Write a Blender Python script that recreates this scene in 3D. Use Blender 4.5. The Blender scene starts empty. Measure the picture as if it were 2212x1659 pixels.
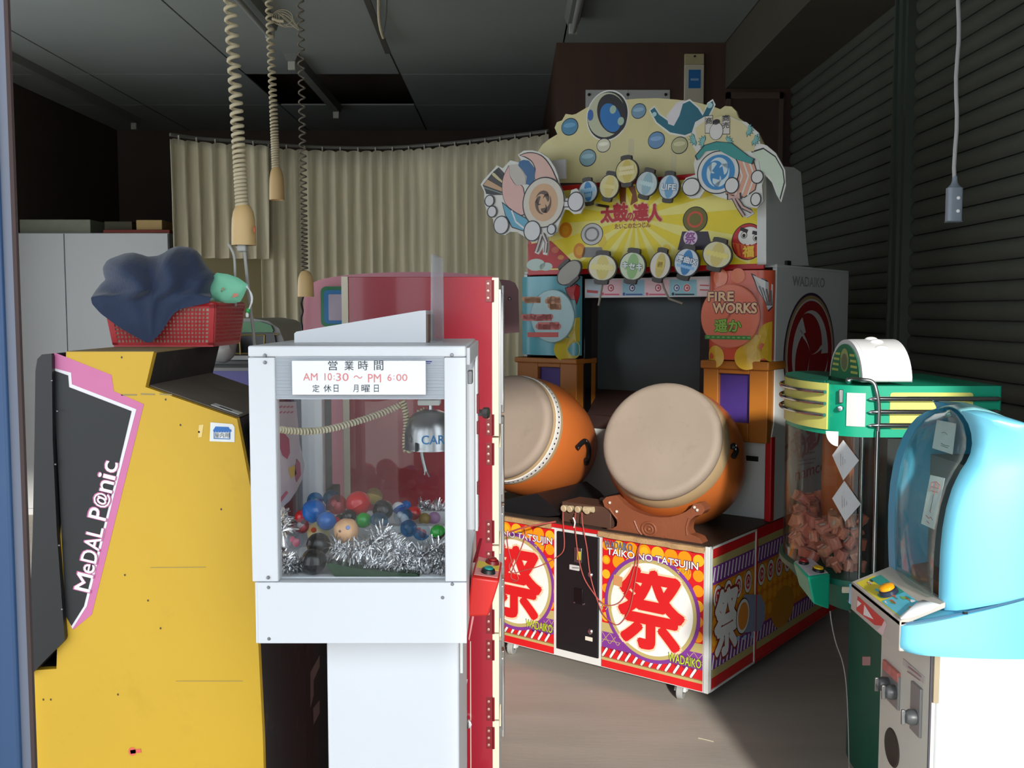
import bpy, bmesh, math, random
from mathutils import Vector, Matrix, noise

random.seed(11)
SC = bpy.context.scene
COL = SC.collection
PI = math.pi

# ---------------------------------------------------------------- camera, world, sun, exposure
F_PX, W_PX, H_PX, HORIZON, EYE = 2150.0, 2212.0, 1659.0, 672.0, 1.45
PITCH = math.atan((H_PX / 2 - HORIZON) / F_PX)
cd = bpy.data.cameras.new('camera')
cd.sensor_width = 36.0
cd.lens = F_PX / W_PX * 36.0
cd.clip_start = 0.05
cam = bpy.data.objects.new('camera', cd)
COL.objects.link(cam)
cam.location = (0, 0, EYE)
cam.rotation_euler = (PI / 2 - PITCH, 0, 0)
SC.camera = cam

w = bpy.data.worlds.new('world')
SC.world = w
w.use_nodes = True
bgn = w.node_tree.nodes['Background']
bgn.inputs['Color'].default_value = (0.86, 0.93, 1.0, 1)
bgn.inputs['Strength'].default_value = 2.2

sd = bpy.data.lights.new('sun', 'SUN')
sd.energy = 3.4
sd.angle = math.radians(3.0)
sd.color = (1.0, 0.96, 0.88)
sun = bpy.data.objects.new('sun', sd)
COL.objects.link(sun)
SUN_AZ, SUN_EL = math.radians(5.5), math.radians(18)
sdir = Vector((-math.sin(SUN_AZ) * math.cos(SUN_EL), math.cos(SUN_AZ) * math.cos(SUN_EL), -math.sin(SUN_EL)))
sun.rotation_euler = sdir.to_track_quat('-Z', 'Y').to_euler()
sun.location = (2, -6, 5)

SC.view_settings.view_transform = 'Standard'
SC.view_settings.look = 'None'
SC.view_settings.exposure = 0.35
SC.view_settings.gamma = 1.0
SC.view_settings.use_curve_mapping = False

# ---------------------------------------------------------------- helpers
def ray(px, py):
    u = (px - W_PX / 2) / F_PX
    v = (H_PX / 2 - py) / F_PX
    c, s = math.cos(PITCH), math.sin(PITCH)
    return Vector((u, c + v * s, -s + v * c))

CAM = Vector((0, 0, EYE))

def at(px, py, Y):
    d = ray(px, py)
    return CAM + d * (Y / d.y)

def proj(p):
    q = Vector(p) - CAM
    c, s = math.cos(PITCH), math.sin(PITCH)
    f = q.y * c - q.z * s
    u = q.y * s + q.z * c
    return (W_PX / 2 + F_PX * q.x / f, H_PX / 2 - F_PX * u / f)

class Frame:
    """a place in the room: origin and turn about the vertical"""
    def __init__(s, o=(0, 0, 0), rz=0.0):
        s.o = Vector(o); s.rz = rz
        s.R = Matrix.Rotation(rz, 3, 'Z'); s.Ri = s.R.inverted()
    def hit(s, px, py, axis, val):
        o = s.Ri @ (CAM - s.o); d = s.Ri @ ray(px, py)
        i = 'xyz'.index(axis)
        return o + d * ((val - o[i]) / d[i])
    def loc(s, p):
        return s.Ri @ (Vector(p) - s.o)

WORLD = Frame()

def lin(c):
    c = c / 255.0
    return c / 12.92 if c <= 0.04045 else ((c + 0.055) / 1.055) ** 2.4

MATS = {}
def mat(name, rgb, rough=0.5, metal=0.0, var=0.08, scale=6.0, bump=0.0, bscale=80.0, coat=0.0, spec=0.5, stretch=None, dirt=None, dirt_amt=0.0, sheen=0.0):
    if name in MATS: return MATS[name]
    m = bpy.data.materials.new(name); m.use_nodes = True
    nt = m.node_tree; N = nt.nodes; L = nt.links
    b = N['Principled BSDF']
    col = (lin(rgb[0]), lin(rgb[1]), lin(rgb[2]), 1)
    b.inputs['Base Color'].default_value = col
    b.inputs['Roughness'].default_value = rough
    b.inputs['Metallic'].default_value = metal
    b.inputs['Coat Weight'].default_value = coat
    b.inputs['Coat Roughness'].default_value = 0.05 if coat < .55 else 0.28
    b.inputs['Specular IOR Level'].default_value = spec
    if sheen: b.inputs['Sheen Weight'].default_value = sheen
    tc = N.new('ShaderNodeTexCoord')
    src = tc.outputs['Object']
    if stretch:
        mp = N.new('ShaderNodeMapping'); mp.inputs['Scale'].default_value = stretch
        L.new(src, mp.inputs['Vector']); src = mp.outputs['Vector']
    if var > 0:
        nz = N.new('ShaderNodeTexNoise'); nz.inputs['Scale'].default_value = scale
        nz.inputs['Detail'].default_value = 6.0
        L.new(src, nz.inputs['Vector'])
        mx = N.new('ShaderNodeMix'); mx.data_type = 'RGBA'
        dk = tuple(x * (1 - 1.6 * var) for x in col[:3]); lt = tuple(min(1, x * (1 + 0.9 * var)) for x in col[:3])
        mx.inputs['A'].default_value = dk + (1,); mx.inputs['B'].default_value = lt + (1,)
        L.new(nz.outputs['Fac'], mx.inputs['Factor'])
        out = mx.outputs['Result']
        if dirt:
            nz2 = N.new('ShaderNodeTexNoise'); nz2.inputs['Scale'].default_value = scale * 2.3; nz2.inputs['Detail'].default_value = 8
            nz2.inputs['Roughness'].default_value = 0.7
            L.new(src, nz2.inputs['Vector'])
            rp = N.new('ShaderNodeValToRGB'); rp.color_ramp.elements[0].position = 0.55; rp.color_ramp.elements[1].position = 0.8
            rp.color_ramp.elements[0].color = (0, 0, 0, 1); rp.color_ramp.elements[1].color = (dirt_amt,) * 3 + (1,)
            L.new(nz2.outputs['Fac'], rp.inputs['Fac'])
            m2 = N.new('ShaderNodeMix'); m2.data_type = 'RGBA'
            m2.inputs['B'].default_value = (lin(dirt[0]), lin(dirt[1]), lin(dirt[2]), 1)
            L.new(out, m2.inputs['A']); L.new(rp.outputs['Color'], m2.inputs['Factor'])
            out = m2.outputs['Result']
        L.new(out, b.inputs['Base Color'])
    if bump > 0:
        nb = N.new('ShaderNodeTexNoise'); nb.inputs['Scale'].default_value = bscale; nb.inputs['Detail'].default_value = 4
        L.new(src, nb.inputs['Vector'])
        bp = N.new('ShaderNodeBump'); bp.inputs['Strength'].default_value = bump; bp.inputs['Distance'].default_value = 0.01
        L.new(nb.outputs['Fac'], bp.inputs['Height']); L.new(bp.outputs['Normal'], b.inputs['Normal'])
    MATS[name] = m
    return m

def ink(rgb, rough=0.45):
    """flat print of one colour"""
    return mat('print_%d_%d_%d' % tuple(rgb), rgb, rough=rough, var=0.05, scale=14)

def glass(name, tint=(255, 255, 255), refl=0.05, rough=0.02, haze=0.0, hazecol=(230, 235, 240)):
    if name in MATS: return MATS[name]
    m = bpy.data.materials.new(name); m.use_nodes = True
    nt = m.node_tree; N = nt.nodes; L = nt.links
    N.remove(N['Principled BSDF']); out = N['Material Output']
    tr = N.new('ShaderNodeBsdfTransparent'); tr.inputs['Color'].default_value = tuple(lin(c) for c in tint) + (1,)
    gl = N.new('ShaderNodeBsdfGlossy'); gl.inputs['Roughness'].default_value = rough
    fr = N.new('ShaderNodeLayerWeight'); fr.inputs['Blend'].default_value = 0.5
    pw = N.new('ShaderNodeMath'); pw.operation = 'POWER'; pw.inputs[1].default_value = 5.0
    ad = N.new('ShaderNodeMath'); ad.operation = 'MULTIPLY_ADD'; ad.inputs[1].default_value = 0.55; ad.inputs[2].default_value = refl * .6
    L.new(fr.outputs['Facing'], pw.inputs[0]); L.new(pw.outputs[0], ad.inputs[0])
    mx = N.new('ShaderNodeMixShader'); L.new(ad.outputs[0], mx.inputs['Fac'])
    L.new(tr.outputs[0], mx.inputs[1]); L.new(gl.outputs[0], mx.inputs[2])
    last = mx.outputs[0]
    if haze:
        df = N.new('ShaderNodeBsdfDiffuse'); df.inputs['Color'].default_value = tuple(lin(c) for c in hazecol) + (1,)
        nz = N.new('ShaderNodeTexNoise'); nz.inputs['Scale'].default_value = 9; nz.inputs['Detail'].default_value = 5
        tc = N.new('ShaderNodeTexCoord'); L.new(tc.outputs['Object'], nz.inputs['Vector'])
        ml = N.new('ShaderNodeMath'); ml.operation = 'MULTIPLY'; ml.inputs[1].default_value = haze * 2
        L.new(nz.outputs['Fac'], ml.inputs[0])
        tl = N.new('ShaderNodeBsdfTranslucent'); tl.inputs['Color'].default_value = df.inputs['Color'].default_value
        hm = N.new('ShaderNodeMixShader'); L.new(df.outputs[0], hm.inputs[1]); L.new(tl.outputs[0], hm.inputs[2])
        m2 = N.new('ShaderNodeMixShader'); L.new(ml.outputs[0], m2.inputs['Fac'])
        L.new(last, m2.inputs[1]); L.new(hm.outputs[0], m2.inputs[2]); last = m2.outputs[0]
    L.new(last, out.inputs['Surface'])
    MATS[name] = m
    return m

class MB:
    """collects shapes and links them as one mesh object"""
    def __init__(s):
        s.v, s.f, s.m = [], [], []
    def add(s, vs, fs, mi=0, M=None):
        k = len(s.v)
        for p in vs:
            p = Vector(p)
            s.v.append(tuple(M @ p) if M is not None else tuple(p))
        for f in fs:
            s.f.append(tuple(i + k for i in f)); s.m.append(mi)
        return s
    def box(s, x0, x1, y0, y1, z0, z1, mi=0, M=None):
        vs = [(x, y, z) for z in (z0, z1) for y in (y0, y1) for x in (x0, x1)]
        return s.add(vs, [(0, 2, 3, 1), (4, 5, 7, 6), (0, 1, 5, 4), (2, 6, 7, 3), (0, 4, 6, 2), (1, 3, 7, 5)], mi, M)
    def hexa(s, p, mi=0):
        """eight corners: lower ring four, upper ring four"""
        return s.add(p, [(3, 2, 1, 0), (4, 5, 6, 7), (0, 1, 5, 4), (1, 2, 6, 5), (2, 3, 7, 6), (3, 0, 4, 7)], mi)
    def prism(s, poly, axis, lo, hi, mi=0, M=None, mi_side=None):
        n = len(poly)
        def P(a, b, c):
            return {'y': (a, c, b), 'x': (c, a, b), 'z': (a, b, c)}[axis]
        vs = [P(a, b, lo) for a, b in poly] + [P(a, b, hi) for a, b in poly]
        s.add(vs, [tuple(range(n)), tuple(range(2 * n - 1, n - 1, -1))], mi, M)
        s.add(vs, [(i, i + n, (i + 1) % n + n, (i + 1) % n) for i in range(n)], mi if mi_side is None else mi_side, M)
        return s
    def tube(s, pts, r, n=8, mi=0, closed=False, cap=True):
        pts = [Vector(p) for p in pts]
        k = len(pts); rs = r if isinstance(r, (list, tuple)) else [r] * k
        up = None; vs = []
        for i, p in enumerate(pts):
            a = pts[i - 1] if (i > 0 or closed) else p
            b = pts[(i + 1) % k] if (i < k - 1 or closed) else p
            t = (b - a)
            t = t.normalized() if t.length > 1e-9 else Vector((0, 0, 1))
            if up is None:
                up = t.orthogonal().normalized()
            else:
                up = (up - t * up.dot(t))
                up = up.normalized() if up.length > 1e-6 else t.orthogonal().normalized()
            w_ = t.cross(up)
            for j in range(n):
                an = 2 * PI * j / n
                vs.append(p + (up * math.cos(an) + w_ * math.sin(an)) * rs[i])
        fs = []
        for i in range(k if closed else k - 1):
            i2 = (i + 1) % k
            for j in range(n):
                j2 = (j + 1) % n
                fs.append((i * n + j, i * n + j2, i2 * n + j2, i2 * n + j))
        if cap and not closed:
            fs.append(tuple(range(n - 1, -1, -1))); fs.append(tuple((k - 1) * n + j for j in range(n)))
        return s.add(vs, fs, mi)
    def lathe(s, prof, n=32, mi=0, M=None, a0=0.0, a1=2 * PI):
        full = abs(a1 - a0 - 2 * PI) < 1e-6
        cols = n if full else n + 1
        vs, idx = [], []
        for r, z in prof:
            if r < 1e-6:
                idx.append([len(vs)] * cols); vs.append((0, 0, z))
            else:
                row = []
                for j in range(cols):
                    a = a0 + (a1 - a0) * j / n
                    row.append(len(vs)); vs.append((r * math.cos(a), r * math.sin(a), z))
                idx.append(row)
        fs = []
        for i in range(len(prof) - 1):
            for j in range(n):
                j2 = (j + 1) % cols
                q = [idx[i][j], idx[i][j2], idx[i + 1][j2], idx[i + 1][j]]
                qq = []
                for x in q:
                    if x not in qq: qq.append(x)
                if len(qq) > 2: fs.append(tuple(qq))
        return s.add(vs, fs, mi, M)
    def ball(s, c, r, nu=20, nv=12, mi=0, M=None):
        r = r if isinstance(r, (tuple, list)) else (r, r, r)
        prof = [(math.sin(PI * i / nv), -math.cos(PI * i / nv)) for i in range(nv + 1)]
        T = Matrix.Translation(Vector(c)) @ Matrix.Diagonal((r[0], r[1], r[2], 1))
        return s.lathe(prof, nu, mi, (M @ T) if M is not None else T)
    def build(s, name, mats, parent=None, bevel=0.0, seg=2, smooth=True, angle=38, loc=None, flip=True):
        me = bpy.data.meshes.new(name)
        me.from_pydata(s.v, [], s.f)
        mats = mats if isinstance(mats, (list, tuple)) else [mats]
        for m in mats: me.materials.append(m)
        if len(mats) > 1:
            me.polygons.foreach_set('material_index', s.m)
        if flip:
            bm = bmesh.new(); bm.from_mesh(me)
            bmesh.ops.recalc_face_normals(bm, faces=bm.faces)
            bm.to_mesh(me); bm.free()
        if smooth:
            me.polygons.foreach_set('use_smooth', [True] * len(me.polygons))
            me.set_sharp_from_angle(angle=math.radians(angle))
        me.update()
        o = bpy.data.objects.new(name, me); COL.objects.link(o)
        if parent is not None: o.parent = parent
        if loc is not None: o.location = loc
        if bevel > 0:
            md = o.modifiers.new('bevel', 'BEVEL'); md.width = bevel; md.segments = seg; md.limit_method = 'ANGLE'
            md.angle_limit = math.radians(40)
        return o

def tag(o, label=None, cat=None, group=None, kind=None):
    if label: o['label'] = label
    if cat: o['category'] = cat
    if group: o['group'] = group
    if kind: o['kind'] = kind
    return o

def thing(name, label, cat, loc=(0, 0, 0), rz=0.0, group=None):
    o = bpy.data.objects.new(name, None); COL.objects.link(o)
    o.empty_display_size = 0.05
    o.location = loc; o.rotation_euler = (0, 0, rz)
    return tag(o, label, cat, group)

def copy_tree(o, parent=None):
    c = o.copy(); COL.objects.link(c)
    if parent is not None: c.parent = parent
    for ch in list(o.children): copy_tree(ch, c)
    return c

def oriented(zaxis, loc=(0, 0, 0), xhint=None):
    z = Vector(zaxis).normalized()
    x = Vector(xhint) if xhint is not None else z.orthogonal()
    x = (x - z * x.dot(z)).normalized()
    y = z.cross(x)
    M = Matrix((x, y, z)).transposed().to_4x4()
    M.translation = Vector(loc)
    return M

TXT = {}
def text2d(s, bold=0.0, res=3):
    k = (s, bold, res)
    if k in TXT: return TXT[k]
    cu = bpy.data.curves.new('lettering', 'FONT'); cu.body = s; cu.size = 1.0; cu.offset = bold; cu.resolution_u = res
    ob = bpy.data.objects.new('lettering', cu); COL.objects.link(ob)
    me = ob.to_mesh()
    vs = [(v.co.x, v.co.y) for v in me.vertices]; fs = [tuple(p.vertices) for p in me.polygons]
    ob.to_mesh_clear()
    COL.objects.unlink(ob); bpy.data.objects.remove(ob); bpy.data.curves.remove(cu)
    if not vs:
        TXT[k] = ([], [], 1, 1); return TXT[k]
    x0 = min(v[0] for v in vs); x1 = max(v[0] for v in vs); y0 = min(v[1] for v in vs); y1 = max(v[1] for v in vs)
    wd, ht = max(1e-6, x1 - x0), max(1e-6, y1 - y0)
    TXT[k] = ([((x - x0) / wd - .5, (y - y0) / ht - .5) for x, y in vs], fs, wd, ht)
    return TXT[k]

class Print:
    """flat print lying on a plane of a frame; coordinates on the plane are (s, t) in metres"""
    STEP = 0.0005
    def __init__(s, frame, axis, val, sign=-1):
        s.fr, s.axis, s.val, s.sign = frame, axis, val, sign
        s.v, s.f, s.c = [], [], []
    def st(s, px, py):
        h = s.fr.hit(px, py, s.axis, s.val)
        return {'y': (h.x, h.z), 'x': (h.y, h.z), 'z': (h.x, h.y)}[s.axis]
    def _put(s, pts, faces, rgb, layer, sub=0.0):
        k = len(s.v); off = s.val + s.sign * (0.0006 + s.STEP * layer + sub)
        for a, b in pts:
            s.v.append({'y': (a, off, b), 'x': (off, a, b), 'z': (a, b, off)}[s.axis])
        for f in faces:
            s.f.append(tuple(i + k for i in f)); s.c.append(rgb)
    def poly(s, pts, rgb, layer=0, px=True):
        if px: pts = [s.st(*p) for p in pts]
        s._put(pts, [tuple(range(len(pts)))], rgb, layer)
    def disc(s, c, rx, ry, rgb, layer=0, n=36, rot=0.0, a0=0.0, a1=2 * PI):
        pts = []
        full = abs(a1 - a0 - 2 * PI) < 1e-6
        for i in range(n if full else n + 1):
            a = a0 + (a1 - a0) * i / n
            x, y = rx * math.cos(a), ry * math.sin(a)
            pts.append((c[0] + x * math.cos(rot) - y * math.sin(rot), c[1] + x * math.sin(rot) + y * math.cos(rot)))
        s._put(pts, [tuple(range(len(pts)))], rgb, layer)
    def dpx(s, px, py, rpx, rpy, rgb, layer=0, n=36, rot=0.0):
        c = s.st(px, py); a = s.st(px - rpx, py); b = s.st(px + rpx, py); d = s.st(px, py - rpy); e = s.st(px, py + rpy)
        s.disc(c, abs(b[0] - a[0]) / 2, abs(d[1] - e[1]) / 2, rgb, layer, n, rot)
    def line(s, pts, wd, rgb, layer=0, px=True):
        """broad pen stroke"""
        if px: pts = [s.st(*p) for p in pts]
        for (x0, y0), (x1, y1) in zip(pts, pts[1:]):
            dx, dy = x1 - x0, y1 - y0; l = math.hypot(dx, dy) or 1
            nx, ny = -dy / l * wd / 2, dx / l * wd / 2
            s._put([(x0 + nx, y0 + ny), (x0 - nx, y0 - ny), (x1 - nx, y1 - ny), (x1 + nx, y1 + ny)], [(0, 1, 2, 3)], rgb, layer)
    def text(s, txt, c, wd, ht, rgb, layer=0, bold=0.0, rot=0.0, shear=0.0, mirror=False):
        vs, fs, w0, h0 = text2d(txt)
        if not vs: return
        if wd is None: wd = ht * w0 / h0
        if ht is None: ht = wd * h0 / w0
        pts = []
        for x, y in vs:
            x, y = x * wd + shear * y * ht, y * ht
            pts.append((c[0] + x * math.cos(rot) - y * math.sin(rot), c[1] + x * math.sin(rot) + y * math.cos(rot)))
        s._put(pts, fs, rgb, layer)
        if bold > .004:
            r = bold * ht * .9
            for k in range(8):
                dx, dy = r * math.cos(PI * k / 4), r * math.sin(PI * k / 4)
                s._put([(x + dx, y + dy) for x, y in pts], fs, rgb, layer, .00004 * (k + 1))
    def tpx(s, txt, x0, y0, x1, y1, rgb, layer=0, bold=0.0, rot=0.0, shear=0.0):
        """lettering filling a pixel box of the photograph, laid on this plane"""
        a = s.st(x0, (y0 + y1) / 2); b = s.st(x1, (y0 + y1) / 2); c = s.st((x0 + x1) / 2, (y0 + y1) / 2)
        d = s.st((x0 + x1) / 2, y0); e = s.st((x0 + x1) / 2, y1)
        slope = math.atan2(b[1] - a[1], b[0] - a[0]) if rot is None else rot
        s.text(txt, c, math.hypot(b[0] - a[0], 0), abs(d[1] - e[1]), rgb, layer, bold, slope, shear)
    def build(s, name, parent, label=None, rough=0.45):
        me = bpy.data.meshes.new(name); me.from_pydata(s.v, [], s.f)
        cols = []
        for c in s.c:
            if c not in cols: cols.append(c)
        for c in cols: me.materials.append(ink(c, rough))
        me.polygons.foreach_set('material_index', [cols.index(c) for c in s.c])
        # face outwards
        i = 'xyz'.index(s.axis)
        bm = bmesh.new(); bm.from_mesh(me)
        for f in bm.faces:
            f.normal_update()
            if f.normal[i] * s.sign < 0: f.normal_flip()
        bm.to_mesh(me); bm.free()
        me.update()
        o = bpy.data.objects.new(name, me); COL.objects.link(o)
        if parent is not None: o.parent = parent
        if label: o['label'] = label
        return o

def tomoe(p, c, r, rgb, layer, n=3, ratio=1.0, start=90):
    """comma-shaped swirls round a centre"""
    for k in range(n):
        a = math.radians(start + 360 * k / n)
        pts = []
        hc = (math.cos(a) * r * .48, math.sin(a) * r * .48)
        for i in range(17):
            t = a - PI * .55 + i / 16 * PI * 1.35
            pts.append((c[0] + (hc[0] + math.cos(t) * r * .36) * ratio, c[1] + hc[1] + math.sin(t) * r * .36))
        for i in range(12):
            t = a + .25 + i / 11 * 1.75
            q = r * .95
            pts.append((c[0] + math.cos(t) * q * ratio, c[1] + math.sin(t) * q))
        for i in range(8):
            t = a + 1.9 - i / 7 * 1.3
            q = r * (.9 - .32 * i / 7)
            pts.append((c[0] + math.cos(t) * q * ratio, c[1] + math.sin(t) * q))
        p._put(pts, [tuple(range(len(pts)))], rgb, layer)

def rrect(x0, x1, z0, z1, r, n=5):
    pts = []
    for cx, cz, a0 in ((x1 - r, z1 - r, 0), (x0 + r, z1 - r, 90), (x0 + r, z0 + r, 180), (x1 - r, z0 + r, 270)):
        for i in range(n + 1):
            a = math.radians(a0 + 90 * i / n)
            pts.append((cx + r * math.cos(a), cz + r * math.sin(a)))
    return pts

def smooth_line(pts, k=6):
    """catmull-rom through points of any dimension"""
    pts = [Vector(p) for p in pts]
    out = []
    for i in range(len(pts) - 1):
        p0 = pts[max(0, i - 1)]; p1 = pts[i]; p2 = pts[i + 1]; p3 = pts[min(len(pts) - 1, i + 2)]
        for j in range(k):
            t = j / k
            out.append(0.5 * ((2 * p1) + (p2 - p0) * t + (2 * p0 - 5 * p1 + 4 * p2 - p3) * t * t + (3 * p1 - p0 - 3 * p2 + p3) * t ** 3))
    out.append(pts[-1])
    return out

def coil(path, r, pitch, nper=10):
    """helix of radius r round a polyline; pitch may be a function of the fraction along it"""
    path = [Vector(p) for p in path]
    ls = [0.0]
    for a, b in zip(path, path[1:]): ls.append(ls[-1] + (b - a).length)
    tot = ls[-1]; out = []; s = 0.0; ang = 0.0; i = 0
    pf = pitch if callable(pitch) else (lambda t: pitch)
    while s < tot:
        while i < len(ls) - 2 and ls[i + 1] < s: i += 1
        t = (s - ls[i]) / max(1e-9, ls[i + 1] - ls[i])
        p = path[i].lerp(path[i + 1], t); d = (path[i + 1] - path[i]).normalized()
        u = d.cross(Vector((0, 1, 0.01))).normalized(); v_ = d.cross(u)
        out.append(p + (u * math.cos(ang) + v_ * math.sin(ang)) * r)
        ang += 2 * PI / nper; s += pf(s / tot) / nper
    return out

# ---------------------------------------------------------------- materials
WHITE = mat('white_painted_steel', (218, 221, 225), rough=0.38, var=0.03, scale=3)
WHITE2 = mat('white_laminate', (214, 216, 212), rough=0.5, var=0.05, scale=2)
CREAM = mat('cream_trim', (222, 214, 190), rough=0.45, var=0.06)
YELLOW = mat('yellow_laminate', (208, 166, 36), rough=0.5, var=0.05, scale=2.2, dirt=(130, 105, 20), dirt_amt=0.3)
BLACK = mat('black_plastic', (22, 23, 26), rough=0.42, var=0.1)
BLACKM = mat('black_matt_board', (34, 33, 33), rough=0.75, var=0.15, dirt=(110, 100, 88), dirt_amt=0.35)
RED = mat('glossy_red_laminate', (156, 26, 46), rough=0.22, var=0.05, scale=2, coat=0.4)
MAROON = mat('maroon_hinge_paint', (120, 20, 30), rough=0.4, var=0.06)
CHROME = mat('chrome', (205, 208, 212), rough=0.14, metal=1.0, var=0.03)
STEEL = mat('dull_steel', (150, 152, 154), rough=0.36, metal=1.0, var=0.08)
BLUEP = mat('blue_painted_aluminium', (32, 64, 102), rough=0.42, var=0.12, scale=3, dirt=(70, 80, 92), dirt_amt=0.35)
WOODT = mat('turned_wood', (205, 172, 118), rough=0.5, var=0.12, scale=18, stretch=(1, 1, 0.12))
CORD = mat('ivory_cord', (190, 178, 148), rough=0.55, var=0.1, scale=30)
GREYW = mat('grey_cable', (170, 170, 166), rough=0.5, var=0.05)
GLASS = glass('clear_glass', refl=0.05)
GLASSH = glass('dusty_glass', tint=(250, 251, 251), refl=0.025, haze=0.006)

# ---------------------------------------------------------------- the setting
ZC, XL, XR, YF, YB, YA, XA = 3.16, -3.75, 1.77, 0.92, 9.6, 6.5, 0.284
FLOOR = mat('worn_grey_floor', (186, 178, 168), rough=0.62, var=0.16, scale=2.4, bump=0.06, bscale=30, stretch=(0.5, 3.2, 1), dirt=(206, 199, 190), dirt_amt=0.25)
CEIL = mat('grey_ceiling_board', (138, 144, 141), rough=0.85, var=0.1, scale=1.5, dirt=(130, 130, 122), dirt_amt=0.35)
DARKW = mat('dark_brown_wall', (84, 72, 62), rough=0.8, var=0.18, scale=2)
BROWNP = mat('brown_veneer_panel', (84, 60, 48), rough=0.6, var=0.2, scale=3, stretch=(6, 6, 0.6))
SHUT = mat('shutter_steel', (80, 82, 72), rough=0.55, var=0.16, scale=4, bump=0.05, bscale=25, dirt=(96, 70, 54), dirt_amt=0.3)
SOFF = mat('soffit_board', (84, 77, 64), rough=0.8, var=0.15, scale=2)
OUTW = mat('outside_wall', (150, 146, 138), rough=0.8, var=0.1)
ROAD = mat('outside_asphalt', (188, 186, 180), rough=0.85, var=0.15, scale=4)

def struct(name, mb, m, parent=None, label=None, **k):
    o = mb.build(name, m, parent, **k)
    if parent is None:
        o['kind'] = 'structure'
        if label: o['label'] = label
    return o

struct('floor', MB().box(XL - .1, XR + .1, YF - .1, YB + .1, -0.08, 0), FLOOR, label='worn grey floor of the arcade')
struct('ground', MB().box(-14, 14, -16, YF - .1, -0.12, -0.03), ROAD, label='street in front of the shop')
ce = struct('ceiling', MB().box(XL - .1, XR + .1, YF - .1, YB + .1, ZC + 0.2, ZC + 0.3), DARKW, label='dark ceiling of grey boards with one board missing')
xs = [XL, -3.06, -1.93, -0.81, 0.33, 1.367]
ys = [YF, 3.6, 5.42, 7.35, 8.43, YB]
for i in range(5):
    for j in range(5):
        if i == 2 and j == 3: continue
        if i >= 3 and j == 4 and i == 4: continue
        g = 0.006
        dz = 0.0
        mb = MB().box(xs[i] + g, xs[i + 1] - g, ys[j] + g, ys[j + 1] - g, ZC + dz, ZC + 0.012 + dz)
        mb.build('panel', CEIL, ce)
# loose batten hanging beside a ceiling joint
mb = MB().hexa([(-0.80, 4.9, ZC - .004), (-0.765, 4.9, ZC - .004), (-0.775, 6.5, ZC - .07), (-0.81, 6.5, ZC - .07),
                (-0.80, 4.9, ZC + .005), (-0.765, 4.9, ZC + .005), (-0.775, 6.5, ZC - .06), (-0.81, 6.5, ZC - .06)])
mb.build('batten', mat('dark_batten', (70, 68, 62), rough=.8), ce)

wl = struct('wall_left', MB().box(XL - .12, XL, YF, 1.6, 0, ZC + .3).box(XL - .12, XL, 6.2, YB, 0, ZC + .3).box(XL - .12, XL, 1.6, 6.2, 0, .8).box(XL - .12, XL, 1.6, 6.2, 2.6, ZC + .3), DARKW, label='dark wall at the left')
w1 = struct('fill_window', MB().box(XL - .09, XL - .04, 1.6, 1.65, .8, 2.6).box(XL - .09, XL - .04, 6.15, 6.2, .8, 2.6).box(XL - .09, XL - .04, 3.86, 3.92, .8, 2.6).box(XL - .09, XL - .04, 1.6, 6.2, .8, .85).box(XL - .09, XL - .04, 1.6, 6.2, 2.55, 2.6), STEEL, label='unseen window added in the left wall for fill light')  # added opening, never in view, to bring fill light in from the left
MB().box(XL - .07, XL - .065, 1.65, 6.15, .85, 2.55).build('pane', GLASS, w1)
struct('wall_back', MB().box(XL, XA, YB, YB + .12, 0, ZC + .3), DARKW, label='dark back wall behind the curtain')
wa = struct('wall_alcove', MB().box(XA, XR + .15, YA, YB, 0, ZC + .3), BROWNP, label='brown veneer wall behind the drum game')
wr = struct('wall_right', MB().box(XR + .05, XR + .15, YF - .1, YA, 0, ZC + .3), DARKW, label='right wall closed by two steel roller shutters')
# roller shutter slats
SL = 0.0745
prof = [(0.0, 0.0), (-0.004, 0.004), (-0.014, 0.018), (-0.017, SL / 2), (-0.014, SL - 0.018), (-0.004, SL - 0.006), (0.0, SL - 0.004), (0.012, SL - 0.004), (0.012, 0.0)]
def slat_mesh(y0, y1):
    mb = MB(); mb.prism([(x, z) for x, z in prof], 'y', y0, y1)
    return mb
for (y0, y1) in ((YF, 4.50), (4.66, YA)):
    first = slat_mesh(y0, y1).build('slat', SHUT, wr)
    first.location = (XR + .03, 0, 0)
    for k in range(1, 39):
        c = first.copy(); COL.objects.link(c); c.parent = wr; c.location = (XR + .03, 0, k * SL)
mb = MB().box(XR - .02, XR + .05, 4.50, 4.66, 0, 2.88).box(XR - .035, XR - .02, 4.53, 4.545, 0, 2.88).box(XR - .035, XR - .02, 4.61, 4.625, 0, 2.88)
mb.build('guide_post', mat('green_grey_post', (66, 74, 66), rough=.6, var=.12), wr)
struct('trim_1', MB().box(1.367, XR + .05, YF, YA, 2.87, ZC + .2), SOFF, label='boxed soffit above the roller shutters')
# brown door in the alcove wall
d1 = struct('door_1', MB().box(1.38, 1.72, YA - .03, YA, 0, 2.80), mat('dark_door', (70, 50, 42), rough=.5, var=.15), label='dark brown door beside the shutters')
MB().box(1.37, 1.395, YA - .045, YA, 0, 2.84).box(1.705, 1.73, YA - .045, YA, 0, 2.84).box(1.37, 1.73, YA - .045, YA, 2.80, 2.84).build('door_frame', mat('door_frame_brown', (92, 74, 62), rough=.6), d1)
MB().ball((1.43, YA - .06, 1.0), .03).build('door_knob', STEEL, d1)

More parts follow.
